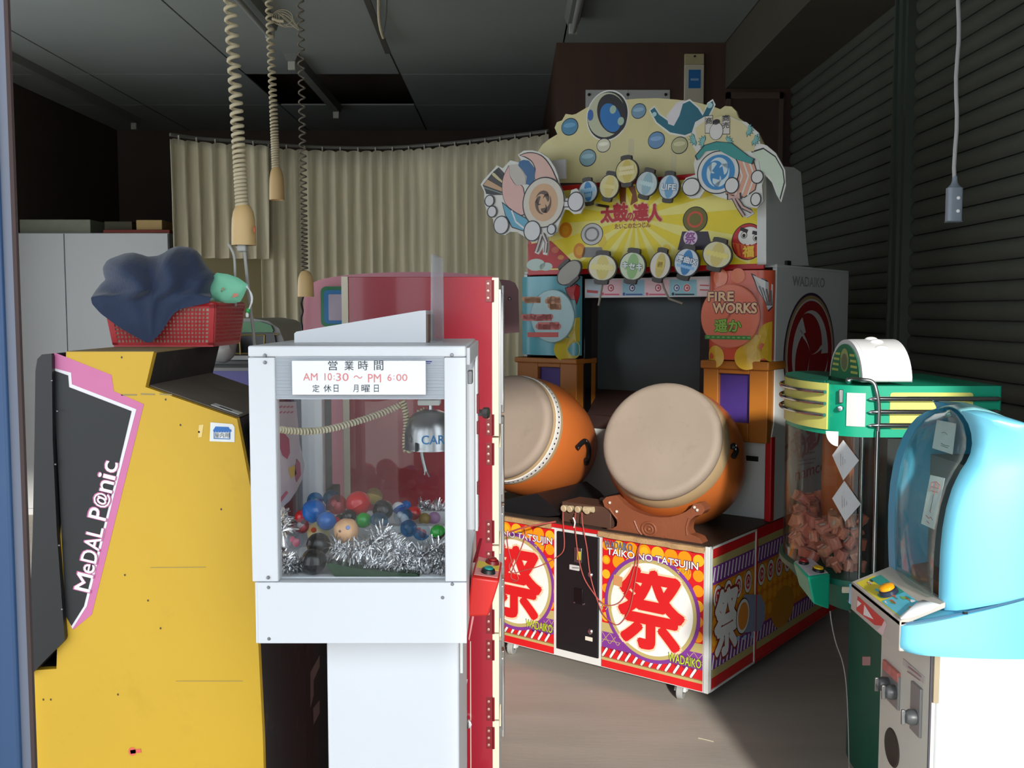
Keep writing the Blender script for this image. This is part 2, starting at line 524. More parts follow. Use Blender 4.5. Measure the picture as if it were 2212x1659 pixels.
# shop front: lintel over the open sliding doors, blue door stile at the left
struct('wall_front', MB().box(XL - .1, XR + .2, YF - .22, YF - .02, 2.24, 3.6), OUTW, label='wall over the open shop front')
struct('wall_front_right', MB().box(1.42, XR + .2, YF - .22, YF - .02, -.05, 2.24), OUTW, label='unseen wall right of the open shop front, placed to block the sun')  # added out of view to keep the sun off the floor by the shutters
struct('sun_blocker', MB().box(-.62, .33, -2.3, -1.95, -.1, 3.4), OUTW, label='unseen pillar added out in the street to block the sun')  # added out of view to keep the sun off the yellow and white machines
JX = at(44, 830, .985).x
tr = struct('trim_2', MB().box(JX - .14, JX - .012, .98, .996, 0, 2.3), BLUEP, label='blue painted sliding door stile at the left edge', bevel=.003)
MB().box(JX - .012, JX - .003, .985, .994, 0, 2.3).build('door_lip', mat('grey_blue_edge', (92, 98, 112), rough=.5), tr)
MB().box(JX - .003, JX + .001, .985, .99, 0, 2.3).build('rubber_seal', mat('dark_seal', (58, 42, 40), rough=.8), tr)
MB().box(JX - .052, JX - .046, .972, .981, 0, 2.3).box(JX - .10, JX - .094, .972, .981, 0, 2.3).build('door_rib', BLUEP, tr)

# ---------------------------------------------------------------- things on the alcove wall
b = MB()
p0 = at(1265, 195, YA); p1 = at(1445, 330, YA)
nb = thing('notice_board', 'white notice board screwed to the brown wall behind the drum game', 'board', (p0.x, YA, p1.z))
wd, ht = p1.x - p0.x, p0.z - p1.z
MB().box(0, wd, -.012, 0, 0, ht).build('board', WHITE2, nb)
MB().box(wd * .5, wd * .505, -.0135, -.012, 0, ht).build('joint', mat('grey_joint', (150, 150, 148)), nb)
for fx in (.04, .5, .95):
    MB().ball((wd * fx, -.014, ht - .03), .01, 10, 6).build('screw', BLACK, nb)
p0 = at(1478, 118, YA); p1 = at(1518, 235, YA)
tp = thing('switch_box', 'tall cream switch box with a blue label on the brown wall', 'switch box', (p0.x, YA, p1.z))
wd, ht = p1.x - p0.x, p0.z - p1.z
MB().box(0, wd, -.03, 0, 0, ht * .8).build('lower_cover', CREAM, tp, bevel=.003)
MB().box(0, wd, -.026, 0, ht * .805, ht).build('upper_cover', mat('cream_dark', (196, 182, 140)), tp, bevel=.003)
MB().box(wd * .2, wd * .82, -.0325, -.03, ht * .36, ht * .70).build('label_sticker', ink((40, 120, 190)), tp)
MB().box(wd * .3, wd * .72, -.0332, -.0325, ht * .50, ht * .54).build('label_band', ink((150, 190, 220)), tp)
MB().ball((wd / 2, -.028, ht * .95), .007, 8, 6).build('screw', BLACK, tp)

# ---------------------------------------------------------------- ceiling light fittings
TUBE = mat('unlit_tube_glass', (150, 152, 150), rough=.35, var=.04)
FIT = mat('lamp_fitting_grey', (120, 122, 118), rough=.6, var=.1)
def batten_lamp(x, y0, y1, label, tube=True, drop=.09):
    t = thing('batten_lamp', label, 'ceiling light', (x, y0, ZC), 0, 'unlit ceiling lights')
    L_ = y1 - y0
    MB().prism([(-.05, 0), (.05, 0), (.03, -.05), (-.03, -.05)], 'y', 0, L_).build('channel', FIT, t)
    for yy in (.02, L_ - .05):
        MB().box(-.025, .025, yy, yy + .03, -.05 - drop * .6, -.04).build('end_socket', mat('socket_white', (176, 176, 166), rough=.5), t, bevel=.004)
    if tube:
        MB().tube([(0, .04, -drop), (0, L_ - .04, -drop)], .016, 12).build('tube', TUBE, t)
    return t
batten_lamp(-1.43, 4.7, 6.05, 'unlit tube lamp near the coiled cords, cut by the top of the picture')
batten_lamp(-1.47, 6.75, 8.5, 'bare lamp channel crossing the gap of the missing ceiling board', tube=False)
batten_lamp(.355, 4.4, 5.95, 'unlit tube lamp above the drum game')
batten_lamp(-3.35, 6.6, 9.0, 'dim bare lamp channel far left above the white cupboard', tube=False)
# cables hanging from the ceiling joint
c = MB()
def P(px, py, Y): return at(px, py, Y)
pts = smooth_line([P(818, -40, 5.2), P(818, 30, 5.25), P(822, 62, 5.3), P(828, 82, 5.35)], 6)
c.tube(pts, .008, 8); tag(c.build('loose_cable', CORD), 'pale cable end dangling from the ceiling joint', 'cable')
c = MB(); c.tube(smooth_line([P(836, -30, 5.3), P(834, 35, 5.35), P(826, 85, 5.42)], 6), .003, 6)
tag(c.build('thin_wire', mat('thin_dark_wire', (70, 68, 66))), 'thin dark wire hanging beside the pale cable end', 'wire')
# tangle of wire by the middle coiled cord
c = MB()
for k in range(4):
    pts = []
    for i in range(30):
        a = i / 29 * 2 * PI * 1.1 + k
        q = P(610 + 22 * math.cos(a) + k * 2, 38 + 17 * math.sin(a * (1 + .1 * k)), 3.8)
        pts.append(q + Vector((0, .02 * k, 0)))
    c.tube(pts, .0012, 5)
c.tube([P(588, 40, 3.8), P(600, 45, 3.8), P(613, 46, 3.8)], .006, 6)
tag(c.build('wire_tangle', CORD), 'tangle of thin wire tied to the second coiled cord', 'wire')

# ---------------------------------------------------------------- curtains
CURT = mat('beige_curtain', (208, 199, 170), rough=.9, var=.22, scale=9, stretch=(3, 3, .25), dirt=(176, 164, 130), dirt_amt=.35, sheen=.2)
def curtain(name, label, key, ztop, zbot, pitch, amp, seed, drag=None):
    rnd = random.Random(seed)
    path = smooth_line([(x, y, 0) for x, y in key], 24)
    ls = [0]
    for a, b_ in zip(path, path[1:]): ls.append(ls[-1] + (b_ - a).length)
    n = int(ls[-1] / .011); rows = 14
    t = thing(name, label, 'curtain', (path[0].x, path[0].y, zbot))
    o0 = Vector(t.location)
    mb = MB(); vs = []; ph = 0.0; cols = []
    i = 0
    for k in range(n + 1):
        s = ls[-1] * k / n
        while i < len(ls) - 2 and ls[i + 1] < s: i += 1
        tt = (s - ls[i]) / max(1e-9, ls[i + 1] - ls[i])
        p = path[i].lerp(path[i + 1], min(1, tt)); d = (path[i + 1] - path[i]).normalized(); nn = Vector((d.y, -d.x, 0))
        ph += 2 * PI * (.011 / pitch) * (1 + .45 * noise.noise((s * 4.1, seed, 0)))
        cols.append((p, d, nn, ph, s))
    for r in range(rows + 1):
        f = r / rows
        for (p, d, nn, ph_, s) in cols:
            am = amp * (.55 + .6 * f) * (1 + .5 * noise.noise((s * 3, seed + 5, f)))
            w_ = math.sin(ph_) + .35 * math.sin(2 * ph_ + 1 + f) + .25 * noise.noise((s * 7, f * 2, seed))
            q = p + nn * am * w_ + d * am * .5 * math.cos(ph_)
            zz = ztop + (zbot - ztop) * f
            if drag: q = q + d * drag(f)
            q.z = zz - .008 * math.sin(ph_) * (1 - f)
            vs.append(q - o0)
    m = n + 1
    fs = [(r * m + k, r * m + k + 1, (r + 1) * m + k + 1, (r + 1) * m + k) for r in range(rows) for k in range(n)]
    mb.add(vs, fs)
    cl = mb.build('cloth', CURT, t, angle=180, flip=False)
    sd_ = cl.modifiers.new('thick', 'SOLIDIFY'); sd_.thickness = .003
    rail = MB().tube([p + Vector((0, .04, ztop + .03)) - o0 for p in path[::6]], .012, 8)
    rail.build('curtain_rail', mat('rail_grey', (96, 94, 88), rough=.5), t)
    mb = MB()
    for k in range(6, n, 11):
        p = cols[k][0] + Vector((0, .02, 0)) - o0
        mb.box(p.x - .004, p.x + .004, p.y - .005, p.y + .012, ztop - .02 - o0.z, ztop + .03 - o0.z)
    h = mb.build('hooks', mat('hook_white', (180, 176, 160)), t); h['kind'] = 'stuff'
    return t
xa = lambda px, y: at(px, 500, y).x
curtain('curtain', 'long beige pleated curtain hanging behind the red cabinet', [(xa(560, 6.8), 6.8), (xa(700, 6.95), 6.95), (xa(850, 6.95), 6.95), (xa(1010, 6.7), 6.7), (xa(1185, 6.32), 6.32)], 2.55, .12, .083, .026, 3,
        drag=lambda f: .16 * f * f if False else 0)
curtain('curtain', 'shorter beige curtain at the left, ending above the olive board', [(xa(368, 6.45), 6.45), (xa(450, 6.62), 6.62), (xa(585, 6.75), 6.75)], 2.55, 1.80, .09, .028, 8)
o = MB().box(xa(372, 6.95), xa(600, 6.95), 6.93, 6.97, 0, 1.86).build('olive_board', mat('olive_board', (112, 102, 66), rough=.8, var=.1), bevel=.004)
tag(o, 'olive brown board standing under the short left curtain', 'board')

# ---------------------------------------------------------------- white cupboard at the back left and what lies on it
x0, x1, xm = at(38, 600, 7.0).x, at(365, 600, 7.0).x, at(141, 600, 7.0).x
ztop = at(200, 503, 7.0).z
cb = thing('cupboard', 'tall plain white cupboard at the back left, behind the yellow machine', 'cupboard', (x0, 7.0, 0))
W_ = x1 - x0
GREYC = mat('grey_white_door', (188, 190, 190), rough=.5, var=.03, scale=2)
MB().box(0, W_, .02, .5, 0, ztop).build('body', GREYC, cb)
MB().box(.002, xm - x0 - .003, 0, .02, .05, ztop - .004).build('door', GREYC, cb, bevel=.002)
MB().box(xm - x0 + .003, W_ - .002, 0, .02, .05, ztop - .004).build('door', GREYC, cb, bevel=.002)
MB().box(xm - x0 + .03, xm - x0 + .045, -.02, 0, .9, 1.05).build('handle', STEEL, cb, bevel=.003)
def flat_box(px0, px1, py0, Y, dep, rgb, name, label, cat, zb=None):
    zb = (ztop if zb is None else zb) + .0006
    a, b_, c_ = at(px0, 480, Y).x, at(px1, 480, Y).x, at(300, py0, Y).z
    o_ = MB().box(a, b_, Y, Y + dep, zb, c_).build(name, mat('paint_%d_%d_%d' % rgb, rgb, rough=.7, var=.12, scale=12), bevel=.004)
    return tag(o_, label, cat)
flat_box(42, 195, 474, 7.08, .35, (128, 130, 112), 'flat_carton', 'flat grey-green carton lying on the white cupboard', 'carton')
flat_box(222, 366, 496, 7.03, .4, (120, 44, 30), 'thin_tray', 'thin rust-red tray on the right half of the white cupboard', 'tray')
zt = at(300, 496, 7.03).z
flat_box(294, 350, 475, 7.08, .22, (182, 152, 96), 'small_carton', 'small tan carton on the rust-red tray', 'carton', zt)
flat_box(225, 285, 478, 7.1, .2, (64, 60, 40), 'dark_carton', 'low dark olive carton on the rust-red tray left of the tan one', 'carton', zt)

# ---------------------------------------------------------------- coiled cords hanging from the ceiling
def bell(parent, r0, h, M0, label=None):
    mb = MB()
    mb.lathe([(0, h), (r0 * .35, h), (r0 * .62, h * .93), (r0 * .82, h * .8), (r0 * .93, h * .62), (r0 * .97, h * .4), (r0, 0), (r0 * .8, 0), (r0 * .78, .01), (0, .01)], 24, 0, M0)
    return mb.build('turned_socket', WOODT, parent)
def coiled_cord(label, top, bot, Y, rpx, wirepx, pt, pb, spx, s_top, s_bot, colour):
    """top/bot: pixels of the cord's axis; pt, pb: pitch in pixels at the ceiling and at the socket"""
    a = at(*top, Y); b_ = at(*bot, Y); sc = Y / F_PX
    d = (a - b_).normalized(); a2 = b_ + d * ((ZC - b_.z) / d.z)
    t = thing('coiled_cord', label, 'cord', (b_.x, b_.y, b_.z), 0, 'coiled power cords hung from the ceiling')
    o0 = Vector(b_)
    n = 20
    path = [a2.lerp(b_, i / n) - o0 for i in range(n + 1)]
    f = (a2 - a).length / (a2 - b_).length
    def pitch(x):
        y = max(0, (x - f) / (1 - f))
        return (pt + (pb - pt) * max(0.0, min(1.0, (y - .35) / .5))) * sc
    MB().tube(coil(path, rpx * sc, pitch), wirepx * sc, 6).build('coil', colour, t, angle=180)
    zt_, zb_ = at(bot[0], s_top, Y).z, at(bot[0], s_bot, Y).z
    bell(t, spx * sc, zt_ - zb_, Matrix.Translation((at((s_bot - s_top) * .0 + bot[0], s_bot, Y).x - o0.x + .004, 0, zb_ - o0.z)))
    return t, o0, sc
t, o0, sc = coiled_cord('thickest coiled cord, nearest of the three, with two leads plugged into its socket', (497, 0), (523, 445), 2.2, 11, 4.2, 21, 8, 26, 440, 530, CORD)
# plug and leads under the near socket
zb = at(525, 530, 2.2)
q = zb - o0
MB().box(q.x - .011, q.x + .009, -.012, .012, q.z - .014, q.z + .002).build('plug', GREYW, t, bevel=.003)
L1 = [at(528, 538, 2.2), at(534, 600, 2.22), at(543, 680, 2.28), at(550, 745, 2.32), at(553, 800, 2.33)]
MB().tube([p - o0 for p in smooth_line(L1, 6)], .0036, 8).build('lead', GREYW, t)
L2 = [at(494, 528, 2.2), at(499, 536, 2.19), at(506, 556, 2.19), at(508, 600, 2.2), at(509, 660, 2.24)]
MB().tube([p - o0 for p in smooth_line(L2, 6)], .003, 8).build('lead', GREYW, t)
MB().box(at(500, 1, 2.2).x - o0.x, at(524, 1, 2.2).x - o0.x, -.006, .006, at(500, 538, 2.2).z - o0.z, at(500, 531, 2.2).z - o0.z).build('plug', GREYW, t, bevel=.002)
MB().ball((at(543, 500, 2.15).x - o0.x, -.024, at(543, 498, 2.2).z - o0.z), (.003, .002, .008), 10, 8).build('wear_mark', mat('rust_mark', (170, 80, 40)), t)
coiled_cord('middle coiled cord, its small socket empty in front of the short curtain', (581, 0), (596, 362), 3.8, 6.8, 2.6, 15, 5, 16, 360, 432, CORD)
coiled_cord('thin dark coiled cord at the right of the three, in front of the pink machine', (649, 0), (658, 588), 3.25, 6.5, 1.9, 20, 9, 17.5, 585, 641, mat('dark_cord', (96, 88, 74), rough=.6))
# wall outlet hanging at the right on a grey cable
Y = 2.6
p0 = at(2062, 400, Y)
t = thing('hanging_outlet', 'grey double socket hanging on a pale cable in front of the shutters', 'outlet', p0)
a = at(2071, 0, Y); d = (a - p0).normalized(); a2 = p0 + d * ((2.87 - p0.z) / d.z)
pts = [a2.lerp(p0, i / 24) - p0 for i in range(25)]
pts = [p + Vector((.0025 * math.sin(i * 1.3), 0, 0)) * (1 if 0 < i < 24 else 0) for i, p in enumerate(pts)]
MB().tube(pts, .0052, 8).build('cable', mat('pale_cable', (170, 168, 170), rough=.5), t)
s = Y / F_PX
hw = 15.5 * s
GREYB = mat('grey_outlet_box', (128, 138, 150), rough=.35, var=.03)
z1, z0 = at(2062, 406, Y).z - p0.z, at(2062, 478, Y).z - p0.z
MB().prism(rrect(-hw, hw, -.014, .014, .008), 'z', z0, z1).build('box', GREYB, t, bevel=.002)
MB().lathe([(hw * .95, 0), (hw * .5, .010), (.007, .016), (.006, .03)], 16, 0, Matrix.Translation((0, 0, z1))).build('cable_gland', GREYB, t)
for py in (429, 457):
    zz = at(2062, py, Y).z - p0.z
    MB().lathe([(0, .0), (.0042, 0), (.0042, .004), (0, .005)], 14, 0, oriented((0, -1, 0), (.004, -.0135, zz))).build('pilot_hole', mat('white_dot', (250, 250, 250), rough=.3), t)
MB().box(-hw * .95, hw * .95, -.0145, .0145, z0 - .003, z0).build('end_cap', mat('outlet_edge', (90, 96, 104)), t)

# ---------------------------------------------------------------- yellow coin-pusher cabinet, seen from its side
YS, YE = 1.90, 2.33
A = lambda px, py, Y=YS: (at(px, py, Y).x, at(px, py, Y).z)
yc = thing('arcade_cabinet', 'yellow arcade cabinet with black and pink side art, beside the white prize machine', 'arcade machine', (at(300, 800, YS).x, YS, 0))
OY = Vector(yc.location)
def yl(pts, dx=0): return [(x - OY.x, z) for x, z in pts]
zt = A(200, 760)[1]
prof = yl([(A(40, 1445)[0], 0), (A(40, 1445)[0], A(60, 1450)[1]), A(122, 1445), (A(118, 1)[0], zt), (A(312, 1)[0], zt), A(314, 836), A(512, 905), (A(521, 1)[0], A(521, 1055)[1]), (A(538, 1)[0], A(538, 1600)[1]), (A(541, 1)[0], 0)])
MB().prism(prof, 'y', 0, .018).build('side_panel', YELLOW, yc, bevel=.0015)
MB().prism([(x * .997, z - .001) for x, z in prof], 'y', YE - YS - .018, YE - YS).build('far_panel', BLACKM, yc, bevel=.0015)
inner = [(x * .995, z - .002) for x, z in prof]
MB().prism(inner, 'y', .018, YE - YS - .018).build('cabinet_body', BLACKM, yc)
xa0, xa1 = prof[3][0], prof[4][0]
MB().box(xa0, xa1, .002, YE - YS - .002, zt - .002, zt + .0012).build('top_board', mat('tan_top_board', (150, 126, 80), rough=.7, var=.12), yc)
# black moulded bezel at the player's end
bz = yl([A(119, 763), A(98, 765), A(88, 775), A(84, 800), A(82, 950), A(78, 1150), A(72, 1300), A(62, 1455), A(78, 1448), A(147, 1378), A(143, 1328), A(130, 1150), A(121, 950)])
MB().prism(bz, 'y', -.014, YE - YS + .01).build('moulded_bezel', BLACK, yc, bevel=.006, seg=3)
for px, py in ((112, 822), (124, 888), (120, 1003), (128, 1178), (134, 1316)):
    p = at(px, py, YS - .014) - OY
    MB().ball(p, .0022, 8, 6).build('screw', STEEL, yc)
# side art
FY = Frame(OY)
pr = Print(FY, 'y', 0.0, -1)
pr.poly([(117, 761), (241, 810), (246, 845), (311, 873), (265, 1060), (198.6, 1327), (159, 1360), (143, 1330), (120, 900)], (206, 112, 160), 0)
pr.poly([(117, 795), (154, 805), (156, 830), (295, 884), (249, 1060), (188, 1309), (157, 1358), (143, 1330), (120, 900)], (232, 228, 232), 1)
pr.poly([(117, 800), (148, 811), (150, 836), (285, 888), (244, 1060), (182, 1309), (155, 1352), (143, 1330), (120, 900)], (20, 22, 24), 2)
ca = pr.st(211, 1131); cb_ = pr.st(178, 1275); cc = pr.st(243, 985)
ang = math.atan2(cc[1] - cb_[1], cc[0] - cb_[0]); ln = math.hypot(cc[0] - cb_[0], cc[1] - cb_[1])
def along(f, off=0.0):
    return (cb_[0] + (cc[0] - cb_[0]) * f - math.sin(ang) * off, cb_[1] + (cc[1] - cb_[1]) * f + math.cos(ang) * off)
for tx, f0, f1, ht in (('M', 0, .125, .030), ('e', .135, .20, .021), ('D', .215, .30, .030), ('A', .31, .40, .030), ('L', .41, .475, .030),
                       ('P', .535, .61, .034), ('@', .625, .725, .031), ('n', .74, .82, .024), ('i', .835, .865, .032), ('c', .885, .96, .024)):
    off = (ht - .030) / 2
    c_ = along((f0 + f1) / 2, off)
    pr.text(tx, c_, ln * (f1 - f0) * 1.06, ht * 1.12, (198, 100, 150), 3, bold=.035, rot=ang)
    pr.text(tx, c_, ln * (f1 - f0), ht, (240, 238, 240), 4, bold=.015, rot=ang)
# indoor-use sticker
pr.poly([(455, 912), (502, 916), (507, 922), (507, 955), (453, 953)], (232, 234, 232), 1)
pr.poly([(462, 933), (462, 948), (498, 949), (498, 933)], (60, 120, 180), 2)
pr.poly([(464, 934), (464, 946), (496, 947), (496, 934)], (236, 238, 238), 3)
pr.poly([(466, 921), (494, 922), (499, 930), (461, 929)], (40, 110, 190), 2)
for k in range(7):
    pr.dpx(464 + k * 5.6, 930, 3, 3, (40, 110, 190), 3, 14)
pr.tpx('屋内用', 464, 934.5, 496, 945.5, (70, 74, 78), 5)
# red sticker near the floor
pr.line([(282, 1624), (305, 1621)], .0075, (222, 96, 84), 1); pr.dpx(286, 1623, 8, 9, (226, 100, 86), 1)
# old scuffs
for (x0, y0, x1, y1) in ((262, 853, 296, 853), (304, 851, 335, 852), (345, 851, 372, 853), (325, 1226, 445, 1225), (380, 1471, 525, 1471)):
    pr.line([(x0, y0), (x1, y1)], .0028 if y0 < 900 else .0012, (150, 132, 80), 0)
for px, py in ((263, 772), (358, 863), (390, 918), (430, 933), (270, 1242), (320, 1297), (347, 1357), (478, 1100), (255, 1500), (110, 1511), (94, 1511)):
    pr.dpx(px, py, 2, 2.5, (70, 58, 30), 0, 8)
pr.poly([(430, 918), (440, 917), (436, 944), (428, 945)], (236, 206, 130), 0)
pr.build('side_art', yc)
# dusty sloped control surface
q0, q1 = A(316, 836.5), A(511, 904.5)
MB().hexa([(q0[0] - OY.x, .019, q0[1] + .0005), (q1[0] - OY.x, .019, q1[1] + .0005), (q1[0] - OY.x, YE - YS - .019, q1[1] + .0005), (q0[0] - OY.x, YE - YS - .019, q0[1] + .0005),
           (q0[0] - OY.x, .019, q0[1] + .003), (q1[0] - OY.x, .019, q1[1] + .003), (q1[0] - OY.x, YE - YS - .019, q1[1] + .003), (q0[0] - OY.x, YE - YS - .019, q0[1] + .003)]).build('control_surface', mat('dusty_grey_board', (112, 104, 92), rough=.75, var=.16, scale=8, dirt=(150, 138, 120), dirt_amt=.4), yc)
# label on the sloped control surface
nrm = Vector((A(512, 905)[0] - A(314, 836)[0], 0, A(512, 905)[1] - A(314, 836)[1])).normalized()
p = Vector((A(492, 899)[0] - OY.x, .03, A(492, 899)[1]))
M_ = Matrix((nrm, Vector((0, 1, 0)), nrm.cross(Vector((0, 1, 0))))).transposed().to_4x4(); M_.translation = p
MB().box(-.045, .012, 0, .03, .0035, .005, 0, M_).build('price_label', WHITE2, yc)
MB().box(-.03, -.005, .006, .014, .005, .0056, 0, M_).build('price_print', BLACK, yc)
# grey front door strip in the shade beside the white machine
MB().box(prof[7][0] - .004, prof[7][0] + .004, .03, YE - YS - .03, .62, prof[6][1] - .012).build('coin_door', mat('grey_coin_door', (92, 96, 102), rough=.5, var=.1), yc)

# second dark cabinet standing behind the yellow one
DC = thing('arcade_cabinet', 'black cabinet behind the yellow machine, brown stickers on its side, seen under the white case', 'arcade machine', (-.518, 2.36, 0))
MB().box(-.45, 0.02, 0, .5, 0, .95).build('cabinet_body', BLACKM, DC, bevel=.004)
MB().box(-.43, .005, .03, .46, .95, 1.24).build('upper_case', mat('dark_blue_case', (46, 48, 88), rough=.5), DC, bevel=.006)
fr = Frame(DC.location)
pr = Print(fr, 'x', .02, 1)
pr.poly([(670, 1452), (690, 1415), (690, 1440), (677, 1470), (677, 1502), (670, 1530)], (120, 100, 96), 0)
pr.poly([(676, 1530), (690, 1512), (690, 1540), (677, 1566)], (112, 92, 90), 0)
pr.build('old_stickers', DC)

# ---------------------------------------------------------------- red basket, jacket and pouch on the yellow cabinet
YB_ = 2.13
bt = at(222, 750, YB_); zb = zt + .0015
BX0, BX1 = at(224, 1, YB_).x, at(444, 1, YB_).x
BXt0, BXt1 = at(200, 1, YB_).x, at(441, 1, YB_).x
ZTB = at(300, 657, YB_).z
REDP = mat('red_basket_plastic', (176, 38, 44), rough=.38, var=.05)
bk = thing('basket', 'red plastic basket with square holes on top of the yellow cabinet', 'basket', ((BX0 + BX1) / 2, YB_ + .1, zb))
ob = Vector(bk.location)
BD = .205
def basket_wall(p00, p10, p11, p01, nu, nv, mb, th, mu=.05, mv=.06):
    """lattice of crossing bars over a bilinear patch"""
    p00, p10, p11, p01 = map(Vector, (p00, p10, p11, p01))
    n_ = (p10 - p00).cross(p01 - p00).normalized() * th
    def Q(u, v): return (p00 * (1 - u) + p10 * u) * (1 - v) + (p01 * (1 - u) + p11 * u) * v
    def bar(u0, u1, v0, v1):
        q = [Q(u0, v0), Q(u1, v0), Q(u1, v1), Q(u0, v1)]
        mb.hexa([x for x in q] + [x + n_ for x in q])
    bar(0, 1, 0, mv); bar(0, 1, 1 - mv * 1.6, 1); bar(0, mu, 0, 1); bar(1 - mu, 1, 0, 1)
    for i in range(1, nu):
        u = mu + (1 - 2 * mu) * i / nu; h = (1 - 2 * mu) / nu * .20
        bar(u - h, u + h, mv, 1 - mv * 1.6)
    for j in range(1, nv):
        v = mv + (1 - 2.6 * mv) * j / nv; h = (1 - 2.6 * mv) / nv * .20
        bar(mu, 1 - mu, v - h, v + h)
hB, hT = (BX1 - BX0) / 2, (BXt1 - BXt0) / 2
zh = ZTB - zb
b0 = [(-hB, -.1, .004), (hB, -.1, .004), (hB, -.1 + BD, .004), (-hB, -.1 + BD, .004)]
t0 = [(-hT, -.115, zh), (hT, -.115, zh), (hT, -.1 + BD + .012, zh), (-hT, -.1 + BD + .012, zh)]
mb = MB()
basket_wall(b0[0], b0[1], t0[1], t0[0], 26, 9, mb, .0025)
basket_wall(b0[1], b0[2], t0[2], t0[1], 24, 9, mb, .0025)
basket_wall(b0[2], b0[3], t0[3], t0[2], 26, 9, mb, .0025)
basket_wall(b0[3], b0[0], t0[0], t0[3], 24, 9, mb, .0025)
mb.box(-hB, hB, -.1, -.1 + BD, 0, .005)
mb.build('lattice', REDP, bk, smooth=False)
rim = [Vector(p) for p in t0]
path = []
for i in range(4):
    a_, b_, c_ = rim[i - 1], rim[i], rim[(i + 1) % 4]
    u = (a_ - b_).normalized() * .016; v_ = (c_ - b_).normalized() * .016
    for k in range(5):
        f = k / 4
        path.append(b_ + u * (1 - f) ** 2 + v_ * f ** 2)
MB().tube(path, .0055, 8, closed=True).build('rim', REDP, bk)
LINER = mat('cream_paper_liner', (226, 214, 190), rough=.8)
o = MB().hexa([(-hB + .003, -.0965, .007), (hB - .003, -.0965, .007), (hB - .003, -.1 + BD - .004, .007), (-hB + .003, -.1 + BD - .004, .007), (-hT + .006, -.110, zh * .9), (hT - .006, -.110, zh * .9), (hT - .006, -.1 + BD + .004, zh * .9), (-hT + .006, -.1 + BD + .004, zh * .9)]).build('paper_bundle', LINER, None)
o.location = ob
tag(o, 'cream paper bundle filling the red basket, seen through its holes', 'paper')

# navy jacket: a heap above the rim with a pointed flap hanging down over the front of the basket
NAVY = mat('navy_cloth', (36, 50, 78), rough=.85, var=.16, scale=20, bump=.15, bscale=160, sheen=.2)
jo = Vector((ob.x, YB_ + .1, ZTB))
jk_out = [(196, 644), (199, 657), (217, 677), (257, 707), (290, 726), (316, 740), (326, 740), (340, 727), (353, 711), (366, 690), (376, 677), (391, 667), (425, 660), (452, 654), (457, 636), (460, 618), (468, 600), (462, 590), (450, 580), (440, 566), (433, 551), (424, 541), (410, 534), (384, 531), (366, 537), (356, 545), (341, 552), (318, 554), (303, 549), (287, 545), (268, 547), (252, 553), (238, 558), (229, 564), (221, 578), (223, 592), (227, 604), (216, 614), (206, 628)]
fine = []
for i in range(len(jk_out)):
    for k in range(4):
        a_, b_ = jk_out[i], jk_out[(i + 1) % len(jk_out)]
        fine.append((a_[0] + (b_[0] - a_[0]) * k / 4, a_[1] + (b_[1] - a_[1]) * k / 4))
YFR = YB_ - .036
def edge_y(z):
    t_ = max(0.0, min(1.0, (z - ZTB - .004) / .03)); t_ = t_ * t_ * (3 - 2 * t_)
    return (YFR + .009) * (1 - t_) + (YB_ + .075) * t_, t_
tipx, tipz = at(322, 752, YFR).x, at(322, 752, YFR).z
def fold(x, z):
    dx, dz = x - tipx, z - tipz
    an = math.atan2(dx, dz); r = math.hypot(dx, dz)
    k = min(1, r / .16)
    w_ = noise.noise((x * 9, z * 9, 2.0)) * 1.4
    return .017 * k * math.sin(an * 12 + w_ * 2.2 + r * 6) + .014 * k * noise.noise((x * 18, z * 22, 5.0)) + .004 * noise.noise((x * 45, z * 45, 1))
rg = 14; n_ = len(fine); vs = []; cxp, cyp = 328, 622
for s_ in (-1, 1):
    for r_ in range(rg + 1):
        f = math.cos(PI / 2 * r_ / (rg + .35))
        for (x, y) in (fine if r_ < rg + 1 else fine):
            px, py = cxp + (x - cxp) * f, cyp + (y - cyp) * f
            q_ = at(px, py, YFR + .01)
            ye, t_ = edge_y(q_.z)
            q_ = at(px, py, ye); ye, t_ = edge_y(q_.z)
            bulge = math.sqrt(max(0, 1 - f * f))
            amp = (1 - f ** 6)
            if s_ < 0: yy = ye - (ye - YFR) * bulge ** .8 - fold(q_.x, q_.z) * amp * (.35 + .65 * t_) - .012 * t_ * bulge
            else: yy = ye + (.004 + .075 * t_) * bulge + fold(q_.x + 1, q_.z) * amp * t_
            if t_ < .6 and s_ < 0: yy = min(yy, YFR + .004)
            w2 = at(px, py, yy) if s_ < 0 else Vector((q_.x, yy, q_.z))
            vs.append(w2 - jo)
fs = []
m_ = (rg + 1) * n_
for k in (0, 1):
    for r_ in range(rg):
        for i in range(n_):
            fs.append((k * m_ + r_ * n_ + i, k * m_ + r_ * n_ + (i + 1) % n_, k * m_ + (r_ + 1) * n_ + (i + 1) % n_, k * m_ + (r_ + 1) * n_ + i))
    fs.append(tuple(k * m_ + rg * n_ + i for i in range(n_)))
jk = MB().add(vs, fs).build('jacket', NAVY, None, angle=180)
bm = bmesh.new(); bm.from_mesh(jk.data); bmesh.ops.remove_doubles(bm, verts=bm.verts, dist=.0004); bmesh.ops.recalc_face_normals(bm, faces=bm.faces); bm.to_mesh(jk.data); bm.free()
jk.location = jo
sm = jk.modifiers.new('soft', 'SMOOTH'); sm.iterations = 1; sm.factor = .4
ss = jk.modifiers.new('subd', 'SUBSURF'); ss.levels = 1; ss.render_levels = 1
tag(jk, 'crumpled navy blue jacket heaped in the red basket, its corner hanging over the front', 'jacket')

